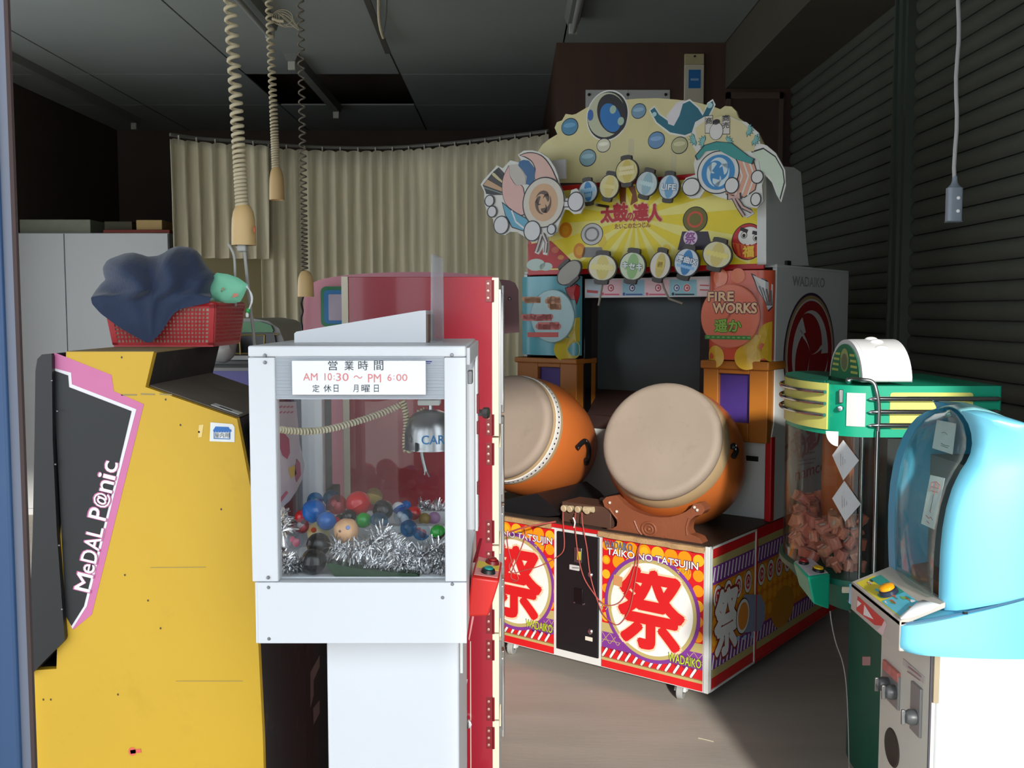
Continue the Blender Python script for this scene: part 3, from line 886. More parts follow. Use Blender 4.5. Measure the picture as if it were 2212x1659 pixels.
MINT = mat('mint_cloth', (130, 208, 172), rough=.8, var=.05, scale=14)
PY_ = 2.17
pp = at(470, 630, PY_)
pc = thing('pouch', 'mint green drawstring pouch leaning out of the red basket', 'pouch', pp)
out = [(445, 612), (468, 589), (492, 592), (515, 600), (536, 615), (534, 622), (526, 640), (519, 652), (506, 655), (478, 655), (455, 645), (443, 636)]
fr = Frame(pp)
poly = [(at(x, y, PY_).x - pp.x, at(x, y, PY_).z - pp.z) for x, y in out]
cx = sum(p[0] for p in poly) / len(poly); cz = sum(p[1] for p in poly) / len(poly)
mb = MB(); rings = 6; N_ = len(poly); vs = []
fine = []
for i in range(N_):
    for k in range(3):
        a_, b_ = poly[i], poly[(i + 1) % N_]
        fine.append((a_[0] + (b_[0] - a_[0]) * k / 3, a_[1] + (b_[1] - a_[1]) * k / 3))
for side in (-1, 1):
    base = len(vs)
    for r in range(rings):
        f = 1 - r / rings
        for x, z in fine:
            X, Z = cx + (x - cx) * f, cz + (z - cz) * f
            th = .013 * math.sqrt(max(0, 1 - f * f)) + .004 * noise.noise((X * 60, Z * 60, 3))
            vs.append((X, side * max(th, .0) if f < 1 else 0, Z))
    vs.append((cx, side * .0135, cz))
n_ = len(fine); fs = []
for sidx in (0, 1):
    base = sidx * (rings * n_ + 1)
    for r in range(rings - 1):
        for i in range(n_):
            fs.append((base + r * n_ + i, base + r * n_ + (i + 1) % n_, base + (r + 1) * n_ + (i + 1) % n_, base + (r + 1) * n_ + i))
    for i in range(n_):
        fs.append((base + (rings - 1) * n_ + i, base + (rings - 1) * n_ + (i + 1) % n_, base + rings * n_))
MB().add(vs, fs).build('bag', MINT, pc, angle=180)
pr = Print(fr, 'y', -.0165, -1)
pr.dpx(509, 637, 7, 4, (206, 128, 104), 0, 5); pr.dpx(505, 641, 4, 2, (206, 128, 104), 0, 5); pr.dpx(482, 624, 4, 3, (150, 138, 100), 0, 5); pr.dpx(479, 629, 2, 2, (120, 100, 80), 0, 5); pr.dpx(458, 646, 5, 2.5, (150, 186, 180), 0, 7)
pr.build('flower_print', pc)
for sft in (0, 3.5):
    pts = smooth_line([at(534 - sft, 617, PY_), at(541 + sft * .6, 634, PY_ - .01), at(543 + sft * .5, 652, PY_ - .01), at(536, 672, PY_ - .005)], 6)
    MB().tube([p - pp for p in pts], .0014, 6).build('drawstring', mat('white_string', (226, 226, 226)), pc)
p = at(536, 671, PY_ - .005) - pp
MB().ball(p, (.005, .004, .006), 10, 8).build('toggle', mat('green_toggle', (40, 160, 80), rough=.35), pc)
MB().lathe([(0, -.012), (.003, -.010), (.004, -.004), (.002, 0)], 8, 0, Matrix.Translation(p + Vector((-.002, 0, -.004)))).build('string_end', mat('white_string', (226, 226, 226)), pc)

# ---------------------------------------------------------------- things further back at the left
GREYA = mat('grey_arch_plastic', (142, 144, 140), rough=.4, var=.08)
Y = 4.3
q = at(548, 780, Y)
gm = thing('medal_game', 'grey arched game machine with a green band, behind the basket', 'arcade machine', (q.x, Y, 0))
og = Vector(gm.location)
G = lambda px, py: (at(px, py, Y).x - og.x, at(px, py, Y).z)
MB().prism([G(430, 1), G(625, 1)] and [(G(430, 1)[0], 0), (G(628, 1)[0], 0), G(624, 790), G(612, 745), G(598, 710), G(575, 694), G(540, 688), G(505, 688), G(455, 694), G(430, 720)], 'y', .04, .6).build('arch_hood', GREYA, gm, bevel=.012, seg=3)
MB().prism([G(452, 718), G(470, 697), G(560, 695), G(583, 703), G(588, 714), G(586, 718)], 'y', .02, .045).build('green_band', mat('green_acrylic', (44, 120, 60), rough=.3), gm)
MB().prism([G(430, 720), G(590, 720), G(600, 780), G(430, 780)], 'y', .015, .042).build('display_board', mat('display_black', (24, 26, 26), rough=.3), gm)
GOLD = mat('gold_trim', (168, 150, 92), rough=.35, metal=.6)
for a_, b_ in (((516, 724), (570, 724)), ((516, 724), (518, 766)), ((570, 724), (569, 766)), ((488, 764), (570, 764)), ((600, 722), (590, 722))):
    u, v_ = G(*a_), G(*b_)
    MB().tube([(u[0], .012, u[1]), (v_[0], .012, v_[1])], .004, 6).build('gold_frame', GOLD, gm)
MB().prism([G(485, 768), G(600, 768), G(600, 777), G(485, 777)], 'y', -.01, .04).build('ledge', WHITE2, gm)
PURP = mat('indigo_plastic', (66, 62, 128), rough=.45, var=.08)
MB().prism([G(440, 790), G(606, 790), (G(606, 790)[0], .3), (G(440, 790)[0], .3)], 'y', -.3, .03).build('console', PURP, gm, bevel=.01)
MB().prism([G(440, 786), G(606, 786), G(606, 792), G(440, 792)], 'y', -.305, .0).build('console_top', mat('grey_console_top', (110, 112, 112)), gm)
# pale plastic bag on that console
q2 = at(470, 765, 4.1)
zc_ = at(470, 786, Y).z
mb = MB(); mb.ball((0, 0, .05), (.06, .05, .055), 16, 12)
for i, v_ in enumerate(mb.v):
    mb.v[i] = tuple(Vector(v_) * (1 + .18 * noise.noise(Vector(v_) * 30)))
o = mb.build('plastic_bag', mat('pale_plastic_film', (176, 176, 172), rough=.35, var=.1)); o.location = (q2.x, 4.16, zc_ + .016)
tag(o, 'small crumpled pale plastic bag under the right corner of the basket', 'bag')

# pink machine behind the red cabinet
Y = 3.45
pm = thing('arcade_machine', 'pink rounded game machine with a green-framed screen, mostly hidden by the red cabinet', 'arcade machine', (at(880, 1, Y).x, Y, 0))
op = Vector(pm.location)
G = lambda px, py: (at(px, py, Y).x - op.x, at(px, py, Y).z)
PINK = mat('pink_gelcoat', (206, 136, 150), rough=.42, var=.06, scale=4)
PINKSH = mat('shaded_pink_gelcoat', (92, 40, 46), rough=.4, var=.1)  # shade on the right end of the pink machine, put into the colour
pl = [(G(655, 1)[0], .62)] + smooth_line([(*G(655, 760), 0), (*G(656, 655), 0), (*G(664, 622), 0), (*G(700, 602), 0), (*G(800, 590), 0), (*G(950, 588), 0), (*G(1075, 598), 0)], 5)
pl = [(p[0], p[1]) for p in pl] + [(G(1080, 1)[0], .62)]
MB().prism(pl, 'y', 0, .5).build('pink_body', PINK, pm, bevel=.02, seg=3)
pl = [G(1078, 603), G(1100, 605), G(1113, 611), G(1120, 626), G(1122, 718), G(1078, 722)]
MB().prism(pl, 'y', .02, .48).build('end_block', PINKSH, pm, bevel=.012, seg=3)
MB().box(G(1040, 1)[0], G(1072, 1)[0], .06, .44, .0, G(1, 722)[1]).build('end_support', mat('grey_green_support', (92, 98, 88), rough=.6), pm)
MB().ball((G(1101, 645)[0], .015, G(1101, 645)[1]), .006, 10, 8).build('screw', STEEL, pm)
MB().box(G(655, 1)[0], G(1078, 1)[0], .03, .47, 0, .63).build('lower_body', PINK, pm, bevel=.01)
MB().prism(rrect(G(686, 1)[0], G(1000, 1)[0], G(1, 706)[1], G(1, 619)[1], .02), 'y', -.02, .01).build('screen_frame', mat('green_frame_plastic', (28, 118, 74), rough=.35), pm, bevel=.006)
MB().prism(rrect(G(694, 1)[0], G(990, 1)[0], G(1, 699)[1], G(1, 627)[1], .012), 'y', -.024, -.018).build('screen_border', ink((36, 116, 176)), pm)
MB().prism(rrect(G(704, 1)[0], G(980, 1)[0], G(1, 692)[1], G(1, 636)[1], .004), 'y', -.027, -.022).build('screen', mat('pale_screen', (178, 166, 184), rough=.2), pm)
o = MB().lathe([(0, 0), (.012, 0), (.014, .02), (.004, .03), (0, .032)], 10).build('black_clip', BLACK)
o.location = at(637, 655, 3.2); o.rotation_euler = (0, 1.0, 0)
bpy.data.objects.remove(o)
# loose cable running down the left edge of the pink machine
pts = smooth_line([at(655, 640, 3.40), at(651, 655, 3.40), at(654, 672, 3.41), at(650, 690, 3.41), at(653, 720, 3.41), at(651, 790, 3.41), at(652, 1000, 3.41), at(650, 1500, 3.43)], 5)
tag(MB().tube(pts, .004, 6).build('cable', BLACK), 'black cable hanging down beside the pink machine', 'cable')

# ---------------------------------------------------------------- white desktop prize machine on its stand
CY = 1.70
x0, x1 = at(541, 1060, CY).x, at(1007.5, 1060, CY).x
zt, zb = at(780, 747, CY).z, at(780, 1389, CY).z
CD = .45
cr = thing('prize_machine', 'white table-height crane prize machine on a white stand with an opening-hours sign on its glass', 'crane game', ((x0 + x1) / 2, CY, 0))
oc = Vector(cr.location); hw = (x1 - x0) / 2
FC = Frame(oc)
X = lambda px, Y=CY: at(px, 1000, Y).x - oc.x
Z = lambda py, Y=CY: at(780, py, Y).z
PW0, PW1 = X(597), X(960.5)            # window opening
MB().box(-hw, hw, 0, CD, Z(771), zt).build('top_frame', WHITE, cr, bevel=.003)
MB().box(-hw, PW0, 0, .03, Z(1257), Z(771) - .0008).build('post', WHITE, cr, bevel=.002)
MB().box(PW1, hw, 0, .03, Z(1257), Z(771) - .0008).build('post', WHITE, cr, bevel=.002)
MB().box(-hw, -hw + .045, CD - .03, CD, Z(1257), Z(771) - .0008).build('post', WHITE, cr, bevel=.002)
MB().box(hw - .020, hw, CD - .04, CD, Z(1257), Z(771) - .0008).build('post', WHITE, cr, bevel=.002)
MB().box(-hw + .009, hw, -.002, .0, zb, Z(1258)).build('front_panel', WHITE, cr, bevel=.0008)
MB().prism([(-hw + .005, Z(1258)), (hw, Z(1258)), (hw, zb + .010), (hw - .012, zb), (-hw + .005, zb)], 'y', 0, CD).build('lower_case', WHITE, cr, bevel=.002)
MB().box(-hw + .004, hw - .004, .03, CD - .03, Z(1256) - .004, Z(1256)).build('case_floor', WHITE, cr)
MB().box(X(688) , X(986), .05, .36, 0, zb).build('stand', WHITE, cr, bevel=.004)
MB().box(X(988), X(995), .055, .06, zb - .075, zb - .015).build('stand_hinge', WHITE2, cr, bevel=.001)
MB().box(X(660), X(1012), -.0, .42, 0, .02).build('foot_plate', WHITE, cr, bevel=.003)
gz0, gz1 = Z(1257), Z(771)
MB().box(PW0 + .001, PW1 - .001, .012, .015, gz0, gz1).build('front_glass', GLASSH, cr)
MB().box(-hw + .046, hw - .021, CD - .018, CD - .015, gz0, gz1).build('rear_glass', GLASS, cr)
MB().box(-hw + .012, -hw + .015, .03, CD - .03, gz0, gz1).build('side_glass', GLASS, cr)
MB().box(hw - .015, hw - .012, .03, CD - .04, gz0, gz1).build('side_glass', GLASS, cr)
# ribbed translucent header
mb = MB()
HZ0, HZ1 = Z(863), Z(771)
n = 40
for i in range(n):
    z_ = HZ0 + (HZ1 - HZ0) * i / n
    mb.box(PW0, PW1, .0035, .008, z_ + .0002, z_ + (HZ1 - HZ0) / n * .82)
mb.box(PW0, PW1, .008, .011, HZ0, HZ1)
mb.build('ribbed_header', mat('grey_ribbed_sheet', (188, 194, 202), rough=.4, var=.02), cr, smooth=False)
# screws
for px, py in ((572, 768), (572, 783), (976, 767), (579, 1248), (580, 1269), (977, 1262), (956, 1291), (581, 1380)):
    p = FC.hit(px, py, 'y', -.002)
    MB().lathe([(0, .0018), (.0022, .0014), (.0032, 0), (.0032, -.002)], 12, 0, oriented((0, -1, 0), p)).build('screw', STEEL, cr)
# right side: door frame, lock and hinges
MB().box(hw, hw + .006, .02, CD, Z(790), zt - .004).build('side_rail', WHITE, cr, bevel=.001)
MB().box(hw, hw + .006, CD - .05, CD, gz0, Z(790)).build('side_stile', WHITE, cr, bevel=.001)
MB().box(hw, hw + .008, .06, .10, Z(835), Z(806)).build('side_lock', STEEL, cr, bevel=.001)
MB().lathe([(0, 0), (.007, 0), (.007, .012), (.012, .013), (.012, .024), (0, .026)], 8, 0, oriented((1, -.35, 0), (hw + .006, CD - .03, Z(945)))).build('side_knob', STEEL, cr)
for py0, py1 in ((893, 945), (965, 1000), (1125, 1160)):
    MB().box(hw + .004, hw + .009, CD - .052, CD - .035, Z(py1), Z(py0)).build('side_hinge', MAROON, cr, bevel=.001)
# red control box with two buttons on the right flank
V = lambda px, py, Y: at(px, py, Y) - oc
q = [V(1010, 1333, 1.80), V(1055, 1331, 1.80), V(1068, 1262, 2.02), V(1018, 1262, 2.02),
     V(1018, 1246, 1.80), V(1079, 1254, 1.80), V(1086, 1214, 1.92), V(1030, 1200, 1.92)]
q[2] = Vector((q[1].x, q[6].y, q[1].z)); q[3] = Vector((q[0].x, q[6].y, q[0].z))
REDC = mat('red_moulded_box', (206, 34, 28), rough=.38, var=.04)
MB().hexa(q).build('control_box', REDC, cr, bevel=.004, seg=3)
tn = (q[5] - q[4]).cross(q[7] - q[4]).normalized()
if tn.z < 0: tn = -tn
def onT(u, v): return (q[4] * (1 - u) + q[5] * u) * (1 - v) + (q[7] * (1 - u) + q[6] * u) * v
mb = MB(); a_ = [onT(.08, .08), onT(.92, .08), onT(.92, .92), onT(.08, .92)]
mb.hexa([p + tn * .001 for p in a_] + [p + tn * .0022 for p in a_]).build('label_plate', mat('pale_pink_plate', (226, 150, 146), rough=.4), cr)
a_ = [onT(.1, .42), onT(.9, .42), onT(.9, .72), onT(.1, .72)]
MB().hexa([p + tn * .0022 for p in a_] + [p + tn * .0028 for p in a_]).build('yellow_band', ink((226, 200, 80)), cr)
for (u, v, base, top) in ((.55, .26, BLACK, mat('teal_button', (10, 140, 130), rough=.3)), (.62, .74, mat('dark_red_button', (112, 12, 20), rough=.35), mat('dark_red_button_top', (150, 18, 26), rough=.3))):
    Mo = oriented(tn, onT(u, v) + tn * .002)
    bb = MB().lathe([(.014, 0), (.012, .007), (.009, .008), (0, .008)], 20, 0, Mo).build('push_button', base, cr)
    MB().lathe([(.0085, .008), (.008, .011), (0, .012)], 18, 0, Mo).build('button_cap', top, bb)
MB().hexa([V(1021, 1215, 1.9), V(1030, 1215, 1.9), V(1030, 1215, 1.94), V(1021, 1215, 1.94), V(1036, 1163, 1.96), V(1042, 1163, 1.96), V(1042, 1163, 2.0), V(1036, 1163, 2.0)]).build('box_bracket', MAROON, cr)
# coiled lead inside the case
IV = mat('ivory_plastic', (214, 204, 176), rough=.5, var=.05)
Yc = 1.9
pts = smooth_line([V(601, 927, 1.745), V(625, 930, 1.765), V(665, 932, 1.79), V(710, 927, 1.82), V(760, 914, 1.85), V(810, 898, 1.88), V(850, 882, Yc), V(868, 872, Yc)], 6)
MB().tube(coil(pts, .0047, .0066, 12), .0023, 6).build('coiled_lead', IV, cr, angle=180)
pts = smooth_line([V(870, 866, Yc), V(876, 890, Yc), V(878, 920, Yc), V(876, 950, Yc), V(877, 970, Yc), V(882, 974, Yc), V(886, 960, Yc), V(887, 935, Yc), V(893, 910, Yc), V(903, 893, Yc), V(918, 886, Yc)], 6)
MB().tube(coil(pts, .0045, .0058, 12), .0022, 6).build('coiled_lead', IV, cr, angle=180)
# claw: carriage, bell-shaped cap and one hanging finger
p = V(930, 970, Yc)
MB().box(X(905, Yc), X(952, Yc), Yc - CY - .02, Yc - CY + .02, Z(874, Yc), Z(862, Yc)).build('claw_carriage', WHITE2, cr, bevel=.002)
MB().tube([V(930, 870, Yc), V(930, 890, Yc)], .004, 10).build('claw_rod', CHROME, cr)
R_ = 56 * Yc / F_PX
Hh = p.z
zt_ = V(930, 884, Yc).z
hh = zt_ - p.z
dome = MB().lathe([(R_ * .93, .0), (R_ * 1.03, .001), (R_ * 1.03, .004), (R_, .006), (R_, hh * .38), (R_ * .95, hh * .58), (R_ * .83, hh * .77), (R_ * .62, hh * .91), (R_ * .35, hh * .98), (0, hh)], 40, 0, Matrix.Translation(p)).build('claw_dome', mat('brushed_silver', (176, 178, 180), rough=.3, metal=.9, var=.06), cr)
# lettering wrapped round the dome
mb = MB()
def wrap(txt, a0, a1, z0, z1, mi):
    vs, fs, _, _ = text2d(txt, .01)
    out = []
    for x, y in vs:
        a = a0 + (a1 - a0) * (x + .5); z = z0 + (z1 - z0) * (y + .5)
        rr = R_ + .0007 + mi * .0001
        out.append((p.x + rr * math.sin(a), p.y - rr * math.cos(a), p.z + z))
    mb.add(out, fs, mi)
wrap('O', -1.02, -.68, .016, .032, 0); wrap('CARI', -.26, .72, .0155, .0325, 1)
mb.build('dome_lettering', [ink((96, 100, 100)), ink((40, 120, 180))], dome, smooth=False, flip=False)
MB().box(p.x - .025, p.x - .022, p.y - R_ - .002, p.y - R_ + .006, p.z + .002, p.z + .018).build('finger_slot', BLACK, dome)
pts = smooth_line([V(910, 966, Yc), V(912, 985, Yc), V(916, 1003, Yc), V(920, 1018, Yc)], 4)
fg = MB().tube(pts, [.0035] * (len(pts) - 1) + [.0045], 8).build('claw_finger', STEEL, cr)
MB().tube([V(920, 1014, Yc), V(917, 1026, Yc)], .0016, 6).tube([V(920, 1014, Yc), V(924, 1022, Yc), V(928, 1030, Yc)], .0016, 6).build('claw_tip', STEEL, fg)
# sloping bed the prizes lie on
# things standing on the top
MB_ = MB().prism([(0, 0), (X(922, 1.86) - X(640, 1.86), 0), (X(922, 1.86) - X(640, 1.86), Z(671, 1.86) - zt), (X(922, 1.86) - X(640, 1.86) - .012, Z(672, 1.86) - zt), (.004, Z(717, 1.86) - zt), (0, Z(721, 1.86) - zt)], 'y', 0, .16)
wb = thing('wedge_box', 'white wedge-shaped box lying on top of the white prize machine', 'box', (X(640, 1.86) + oc.x, 1.86, zt + .0005))
MB_.build('shell', WHITE, wb, bevel=.003)
MB().box(X(922, 1.86) - X(640, 1.86), X(926, 1.86) - X(640, 1.86), .004, .156, .0, Z(680, 1.86) - zt).build('end_plate', mat('brown_end_plate', (120, 96, 84), rough=.5), wb)
ac = thing('acrylic_stand', 'clear upright acrylic sign holder seen edge-on beside the wedge box', 'sign holder', (X(943, 1.87) + oc.x, 1.87, zt + .0005))
ACR = glass('acrylic', tint=(250, 250, 252), refl=.05, haze=.16, hazecol=(250, 251, 253))
a0, a1 = X(931, 1.87) - X(943, 1.87), X(955, 1.87) - X(943, 1.87)
h_ = Z(547, 1.87) - zt
MB().hexa([(a0, .01, 0), (a0 + .003, .01, 0), (a1, -.02 + .09, 0), (a1 - .003, .09 - .02, 0), (a0 + .002, .01, h_), (a0 + .005, .01, h_), (a1 - .001, .07, h_ - .005), (a1 - .004, .07, h_ - .005)]).build('rear_sheet', ACR, ac)
MB().hexa([(a0 + .001, -.004, 0), (a0 + .004, -.004, 0), (a1 + .001, .055, 0), (a1 - .002, .055, 0), (a0 + .002, -.004, h_ - .004), (a0 + .005, -.004, h_ - .004), (a1, .055, h_ - .01), (a1 - .003, .055, h_ - .01)]).build('front_sheet', ACR, ac)
MB().box(a0, a1, -.01, .07, 0, .003).build('base', ACR, ac)
# opening hours sign
p0, p1 = FC.hit(630, 779, 'y', -.006), FC.hit(920, 853, 'y', -.006)
sg = thing('signboard', 'white handwritten opening-hours sign fixed to the glass of the white prize machine', 'sign', oc + Vector(((p0.x + p1.x) / 2, -.002, p1.z)))
wd, ht = p1.x - p0.x, p0.z - p1.z
MB().box(-wd / 2, wd / 2, -.004, 0, 0, ht).build('board', mat('whiteboard', (240, 241, 242), rough=.35, var=.02), sg, bevel=.001)
pr = Print(Frame(sg.location), 'y', -.004, -1)
INKB, INKR = (40, 46, 54), (220, 130, 130)
for tx, a_, b_ in (('営', 709, 729), ('業', 744, 764), ('時', 774, 795), ('間', 808, 828)):
    pr.tpx(tx, a_, 779, b_, 800, INKB, 0, bold=0, rot=.0)
for tx, a_, b_, y0, y1 in (('AM', 655, 686, 806, 822), ('10', 701, 717, 806, 822), (':', 721, 723, 811, 820), ('30', 726, 753, 806, 823), ('〜', 764, 783, 811, 818), ('PM', 795, 823, 808, 826), ('6', 837, 846, 808, 823), (':', 850, 852, 811, 820), ('00', 856, 880, 808, 823)):
    pr.tpx(tx, a_, y0, b_, y1, INKR, 0, bold=0, rot=-.0)
for tx, a_, b_ in (('定', 675, 690), ('休', 699, 716), ('日', 721, 731), ('月', 763, 774), ('曜', 781, 799), ('日', 808, 818)):
    pr.tpx(tx, a_, 831, b_, 847, INKB, 0, bold=0)
pr.build('hand_lettering', sg)
pr = Print(FC, 'y', .0035, -1)
pr.line([(919, 781), (933, 781)], .0016, (48, 60, 140), 0); pr.line([(921, 785), (930, 785)], .0012, (48, 60, 140), 0)
pr.build('blue_pen_mark', cr)

# ---------------------------------------------------------------- capsules, tinsel and prizes inside the case
CAPC = {'blue': (24, 104, 190), 'red': (196, 24, 30), 'green': (24, 150, 44), 'black': (26, 22, 20), 'white': (232, 232, 236), 'gold': (168, 146, 76)}
def shell_mat(n_, rgb): return mat('capsule_' + n_, rgb, rough=.25, var=.05, coat=.15)
def clear_mat(n_, tint, hz=.12): return glass('clear_capsule_' + n_, tint=tint, refl=.06, haze=hz, hazecol=tint)
CZ0 = Z(1256)
PLACED = []
def settled(px, py, R, Y):
    """slide a ball along its line of sight until it clears those already lying there"""
    best = None
    for k in range(-40, 61):
        y_ = Y + .004 * k
        if y_ - R < CY + .019 or y_ + R > CY + CD - .055: continue
        c_ = at(px, py, y_)
        if c_.z < CZ0 + R + .001: c_.z = CZ0 + R + .001
        if c_.x - R < oc.x - hw + .02: c_.x = oc.x - hw + .02 + R
        if c_.x + R > oc.x + hw - .022: c_.x = oc.x + hw - .022 - R
        gap = min([(c_ - p_).length - (R + r_) * 1.012 for p_, r_ in PLACED] + [1])
        sc_ = (max(0, -gap) * 30) + abs(y_ - Y)
        if best is None or sc_ < best[0]: best = (sc_, c_)
    PLACED.append((best[1].copy(), R))
    return best[1]
def capsule(cx, cy, r, top, bot, label, Y, toy=None, tilt=None):
    px, py = 590 + cx / 5.672, 1020 + cy / 5.673
    R = r / 5.672 * Y / F_PX
    c_ = settled(px, py, R, Y)
    t = thing('capsule', label, 'toy capsule', c_, 0, 'capsules in the white prize machine')
    tl = tilt or (random.uniform(-.9, .9), random.uniform(-.9, .9), 1)
    Mo = oriented(tl)
    n = 8
    up = [(R * math.cos(a), R * math.sin(a)) for a in [PI / 2 * i / n for i in range(n + 1)]]
    up[-1] = (0, R)
    MB().lathe(up, 24, 0, Mo).build('lid', top, t)
    lo = [(R * .97 * math.cos(a), -R * .97 * math.sin(a)) for a in [PI / 2 * i / n for i in range(n + 1)]]
    lo[-1] = (0, -R * .97)
    MB().lathe([(R * 1.0, .0), (R * 1.015, -.0006), (R * 1.015, -.002), (R * .97, -.0025)] + lo[1:], 24, 0, Mo).build('base', bot, t)
    if toy:
        mb = MB(); mb.ball((R * .15, -R * .1, -R * .2), (R * .45, R * .4, R * .5), 12, 8); mb.ball((-R * .3, .0, R * .15), (R * .32, R * .3, R * .36), 10, 8)
        mb.build('toy', toy, t)
    return t
SM = {k: shell_mat(k, v) for k, v in CAPC.items()}
CL = clear_mat('plain', (236, 242, 246)); CB = clear_mat('blue', (130, 190, 230)); CRd = clear_mat('red', (240, 150, 155)); CT = clear_mat('tan', (220, 200, 130), .3); CLI = clear_mat('lilac', (225, 190, 225), .4)
TO = lambda n_, rgb: mat('toy_' + n_, rgb, rough=.5)
D1, D2, D3, D4 = 1.80, 1.86, 1.93, 2.0
capsule(515, 345, 100, CB, SM['blue'], 'blue capsule with a clear lid at the back left, above the big blue one', D4, TO('paper', (200, 210, 190)), (0, -.1, 1))
capsule(715, 320, 105, CB, CB, 'clear bluish capsule at the top of the pile, left of the big red one', D4, TO('grey', (150, 160, 150)))
capsule(500, 480, 150, SM['blue'], SM['blue'], 'largest plain blue capsule at the left of the pile', D3)
capsule(785, 400, 125, CRd, CRd, 'clear reddish capsule between the largest blue and the big red one', D3, TO('silver', (190, 180, 186)))
capsule(1045, 385, 155, SM['red'], SM['red'], 'big red capsule at the top of the pile', D3)
capsule(1235, 295, 105, CT, SM['gold'], 'mustard translucent capsule behind the big red one', D4)
capsule(1345, 465, 130, SM['black'], SM['black'], 'shiny black capsule right of the big red one', D3)
capsule(1535, 440, 78, SM['white'], SM['blue'], 'small white-lidded capsule at the back right of the pile', D4)
capsule(1630, 405, 60, SM['blue'], SM['white'], 'smallest blue and white capsule, farthest back at the right', 2.06)
capsule(1590, 540, 118, CB, CL, 'clear blue capsule right of the shiny black one', D3, TO('white', (214, 214, 220)))
capsule(1725, 500, 88, SM['red'], CRd, 'red capsule at the right side of the pile', D4)
capsule(1110, 590, 98, SM['green'], SM['green'], 'bright green capsule in the middle, under the big red one', D2)
capsule(1295, 605, 115, CB, CL, 'clear capsule with an orange toy right of the bright green one', D2, TO('orange', (214, 110, 66)), (.2, -.3, 1))
capsule(655, 600, 118, SM['blue'], SM['blue'], 'mid-size plain blue capsule below the largest blue one', D2)
capsule(310, 550, 92, SM['red'], CRd, 'red-lidded capsule at the left edge of the pile', D3)
capsule(350, 660, 95, CL, CRd, 'clear capsule with a folded leaflet under the red-lidded one', D2, TO('leaflet', (214, 206, 206)))
capsule(270, 840, 112, CL, CL, 'clear capsule with a pink toy at the lower left', D1, TO('pink', (232, 90, 120)))
capsule(555, 890, 150, SM['black'], SM['black'], 'big black capsule at the front, above the tinsel', D1 - .01)
capsule(85, 850, 85, SM['white'], SM['white'], 'white capsule half hidden by the left post', D1)
capsule(500, 1215, 160, SM['black'], SM['black'], 'large black capsule on the case floor at the front left', 1.765, None, (0, 0, 1))
capsule(1150, 1175, 108, SM['white'], SM['white'], 'white capsule half buried in the front tinsel', 1.79)
capsule(1660, 690, 108, CB, CB, 'clear pale blue capsule at the right, above the tinsel', D2, TO('teal', (90, 160, 160)))
capsule(1815, 730, 112, CL, CB, 'clear capsule with a red toy at the right front', D1, TO('red', (200, 60, 80)))
capsule(2020, 735, 95, SM['green'], SM['black'], 'green and black capsule beside the right post', D1)
capsule(1855, 570, 72, CT, CT, 'tan translucent capsule at the back right', D4)
capsule(1975, 560, 76, CLI, CLI, 'lilac translucent capsule at the back right, behind the green and black one', D4)
capsule(930, 545, 92, SM['black'], SM['black'], 'dark capsule tucked under the big red one', D2 + .03)
capsule(820, 590, 75, SM['black'], SM['red'], 'small dark capsule between the mid-size blue and the bright green one', D2 + .02)
capsule(170, 1265, 80, SM['black'], SM['black'], 'small black capsule on the case floor beside the left post', 1.77, None, (0, 0, 1))
# round parcels wrapped in patterned film
def parcel(cx, cy, r, rgb, spots, label, Y):
    c_ = at(590 + cx / 5.672, 1020 + cy / 5.673, Y); R = r / 5.672 * Y / F_PX
    mb = MB(); mb.ball((0, 0, 0), R, 22, 14)
    for i, v_ in enumerate(mb.v):
        q_ = Vector(v_); mb.v[i] = tuple(q_ * (1 + .10 * noise.noise(q_ * 70)))
    c_ = settled(590 + cx / 5.672, 1020 + cy / 5.673, R * 1.05, Y)
    t = thing('wrapped_ball', label, 'toy', c_, 0)
    mb.build('wrapper', mat('wrap_%d_%d_%d' % rgb, rgb, rough=.4, var=.15, scale=60), t)
    for (dx, dz, s_, col) in spots:
        d_ = Vector((dx, -1, dz)).normalized()
        MB().lathe([(0, .0015), (R * s_ * .8, .001), (R * s_, -.003)], 10, 0, oriented(d_, d_ * R * 1.01)).build('printed_patch', ink(col), t)
    t2 = t
parcel(900, 720, 158, (222, 172, 128), [(.3, .55, .2, (120, 140, 190)), (-.4, .2, .12, (96, 70, 60))], 'peach coloured film-wrapped ball in the middle of the pile', D1)
parcel(560, 745, 145, (216, 204, 150), [(-.35, .55, .28, (206, 80, 40))], 'cream film-wrapped ball with an orange patch behind the big black capsule', D1 + .05)
# sloping bed fitted under the pile
pts_ = [(.05, CZ0 + .0006)]
for k in range(13):
    y_ = .06 + .025 * k
    hmin = CZ0 + .055
    for p_, r_ in PLACED:
        for yy in (y_ - .0125, y_, y_ + .0125):
            dy = yy + CY - p_.y
            if abs(dy) < r_: hmin = min(hmin, p_.z - math.sqrt(r_ * r_ - dy * dy) * 1.03 - .0008)
    pts_.append((y_, max(CZ0 + .0008, hmin)))
pts_ += [(.375, CZ0 + .0006)]
MB().prism(pts_, 'x', -hw + .055, hw - .05).build('prize_bed', mat('pale_grey_bed', (196, 200, 200), rough=.8, var=.08), cr)
# dark green leaf-shaped tray under the front tinsel
o = MB().prism([(-.06, 0), (-.02, -.0), (.05, .0), (.09, .0), (.085, .004), (.04, .007), (-.02, .014), (-.07, .024), (-.075, .02)], 'y', 0, .028).build('plastic_leaf', mat('dark_green_plastic', (16, 54, 26), rough=.3), bevel=.001)
o.location = (at(800, 1250, 1.75).x, 1.730, CZ0 + .0008)
tag(o, 'dark green plastic dish lying on the case floor under the tinsel', 'dish')
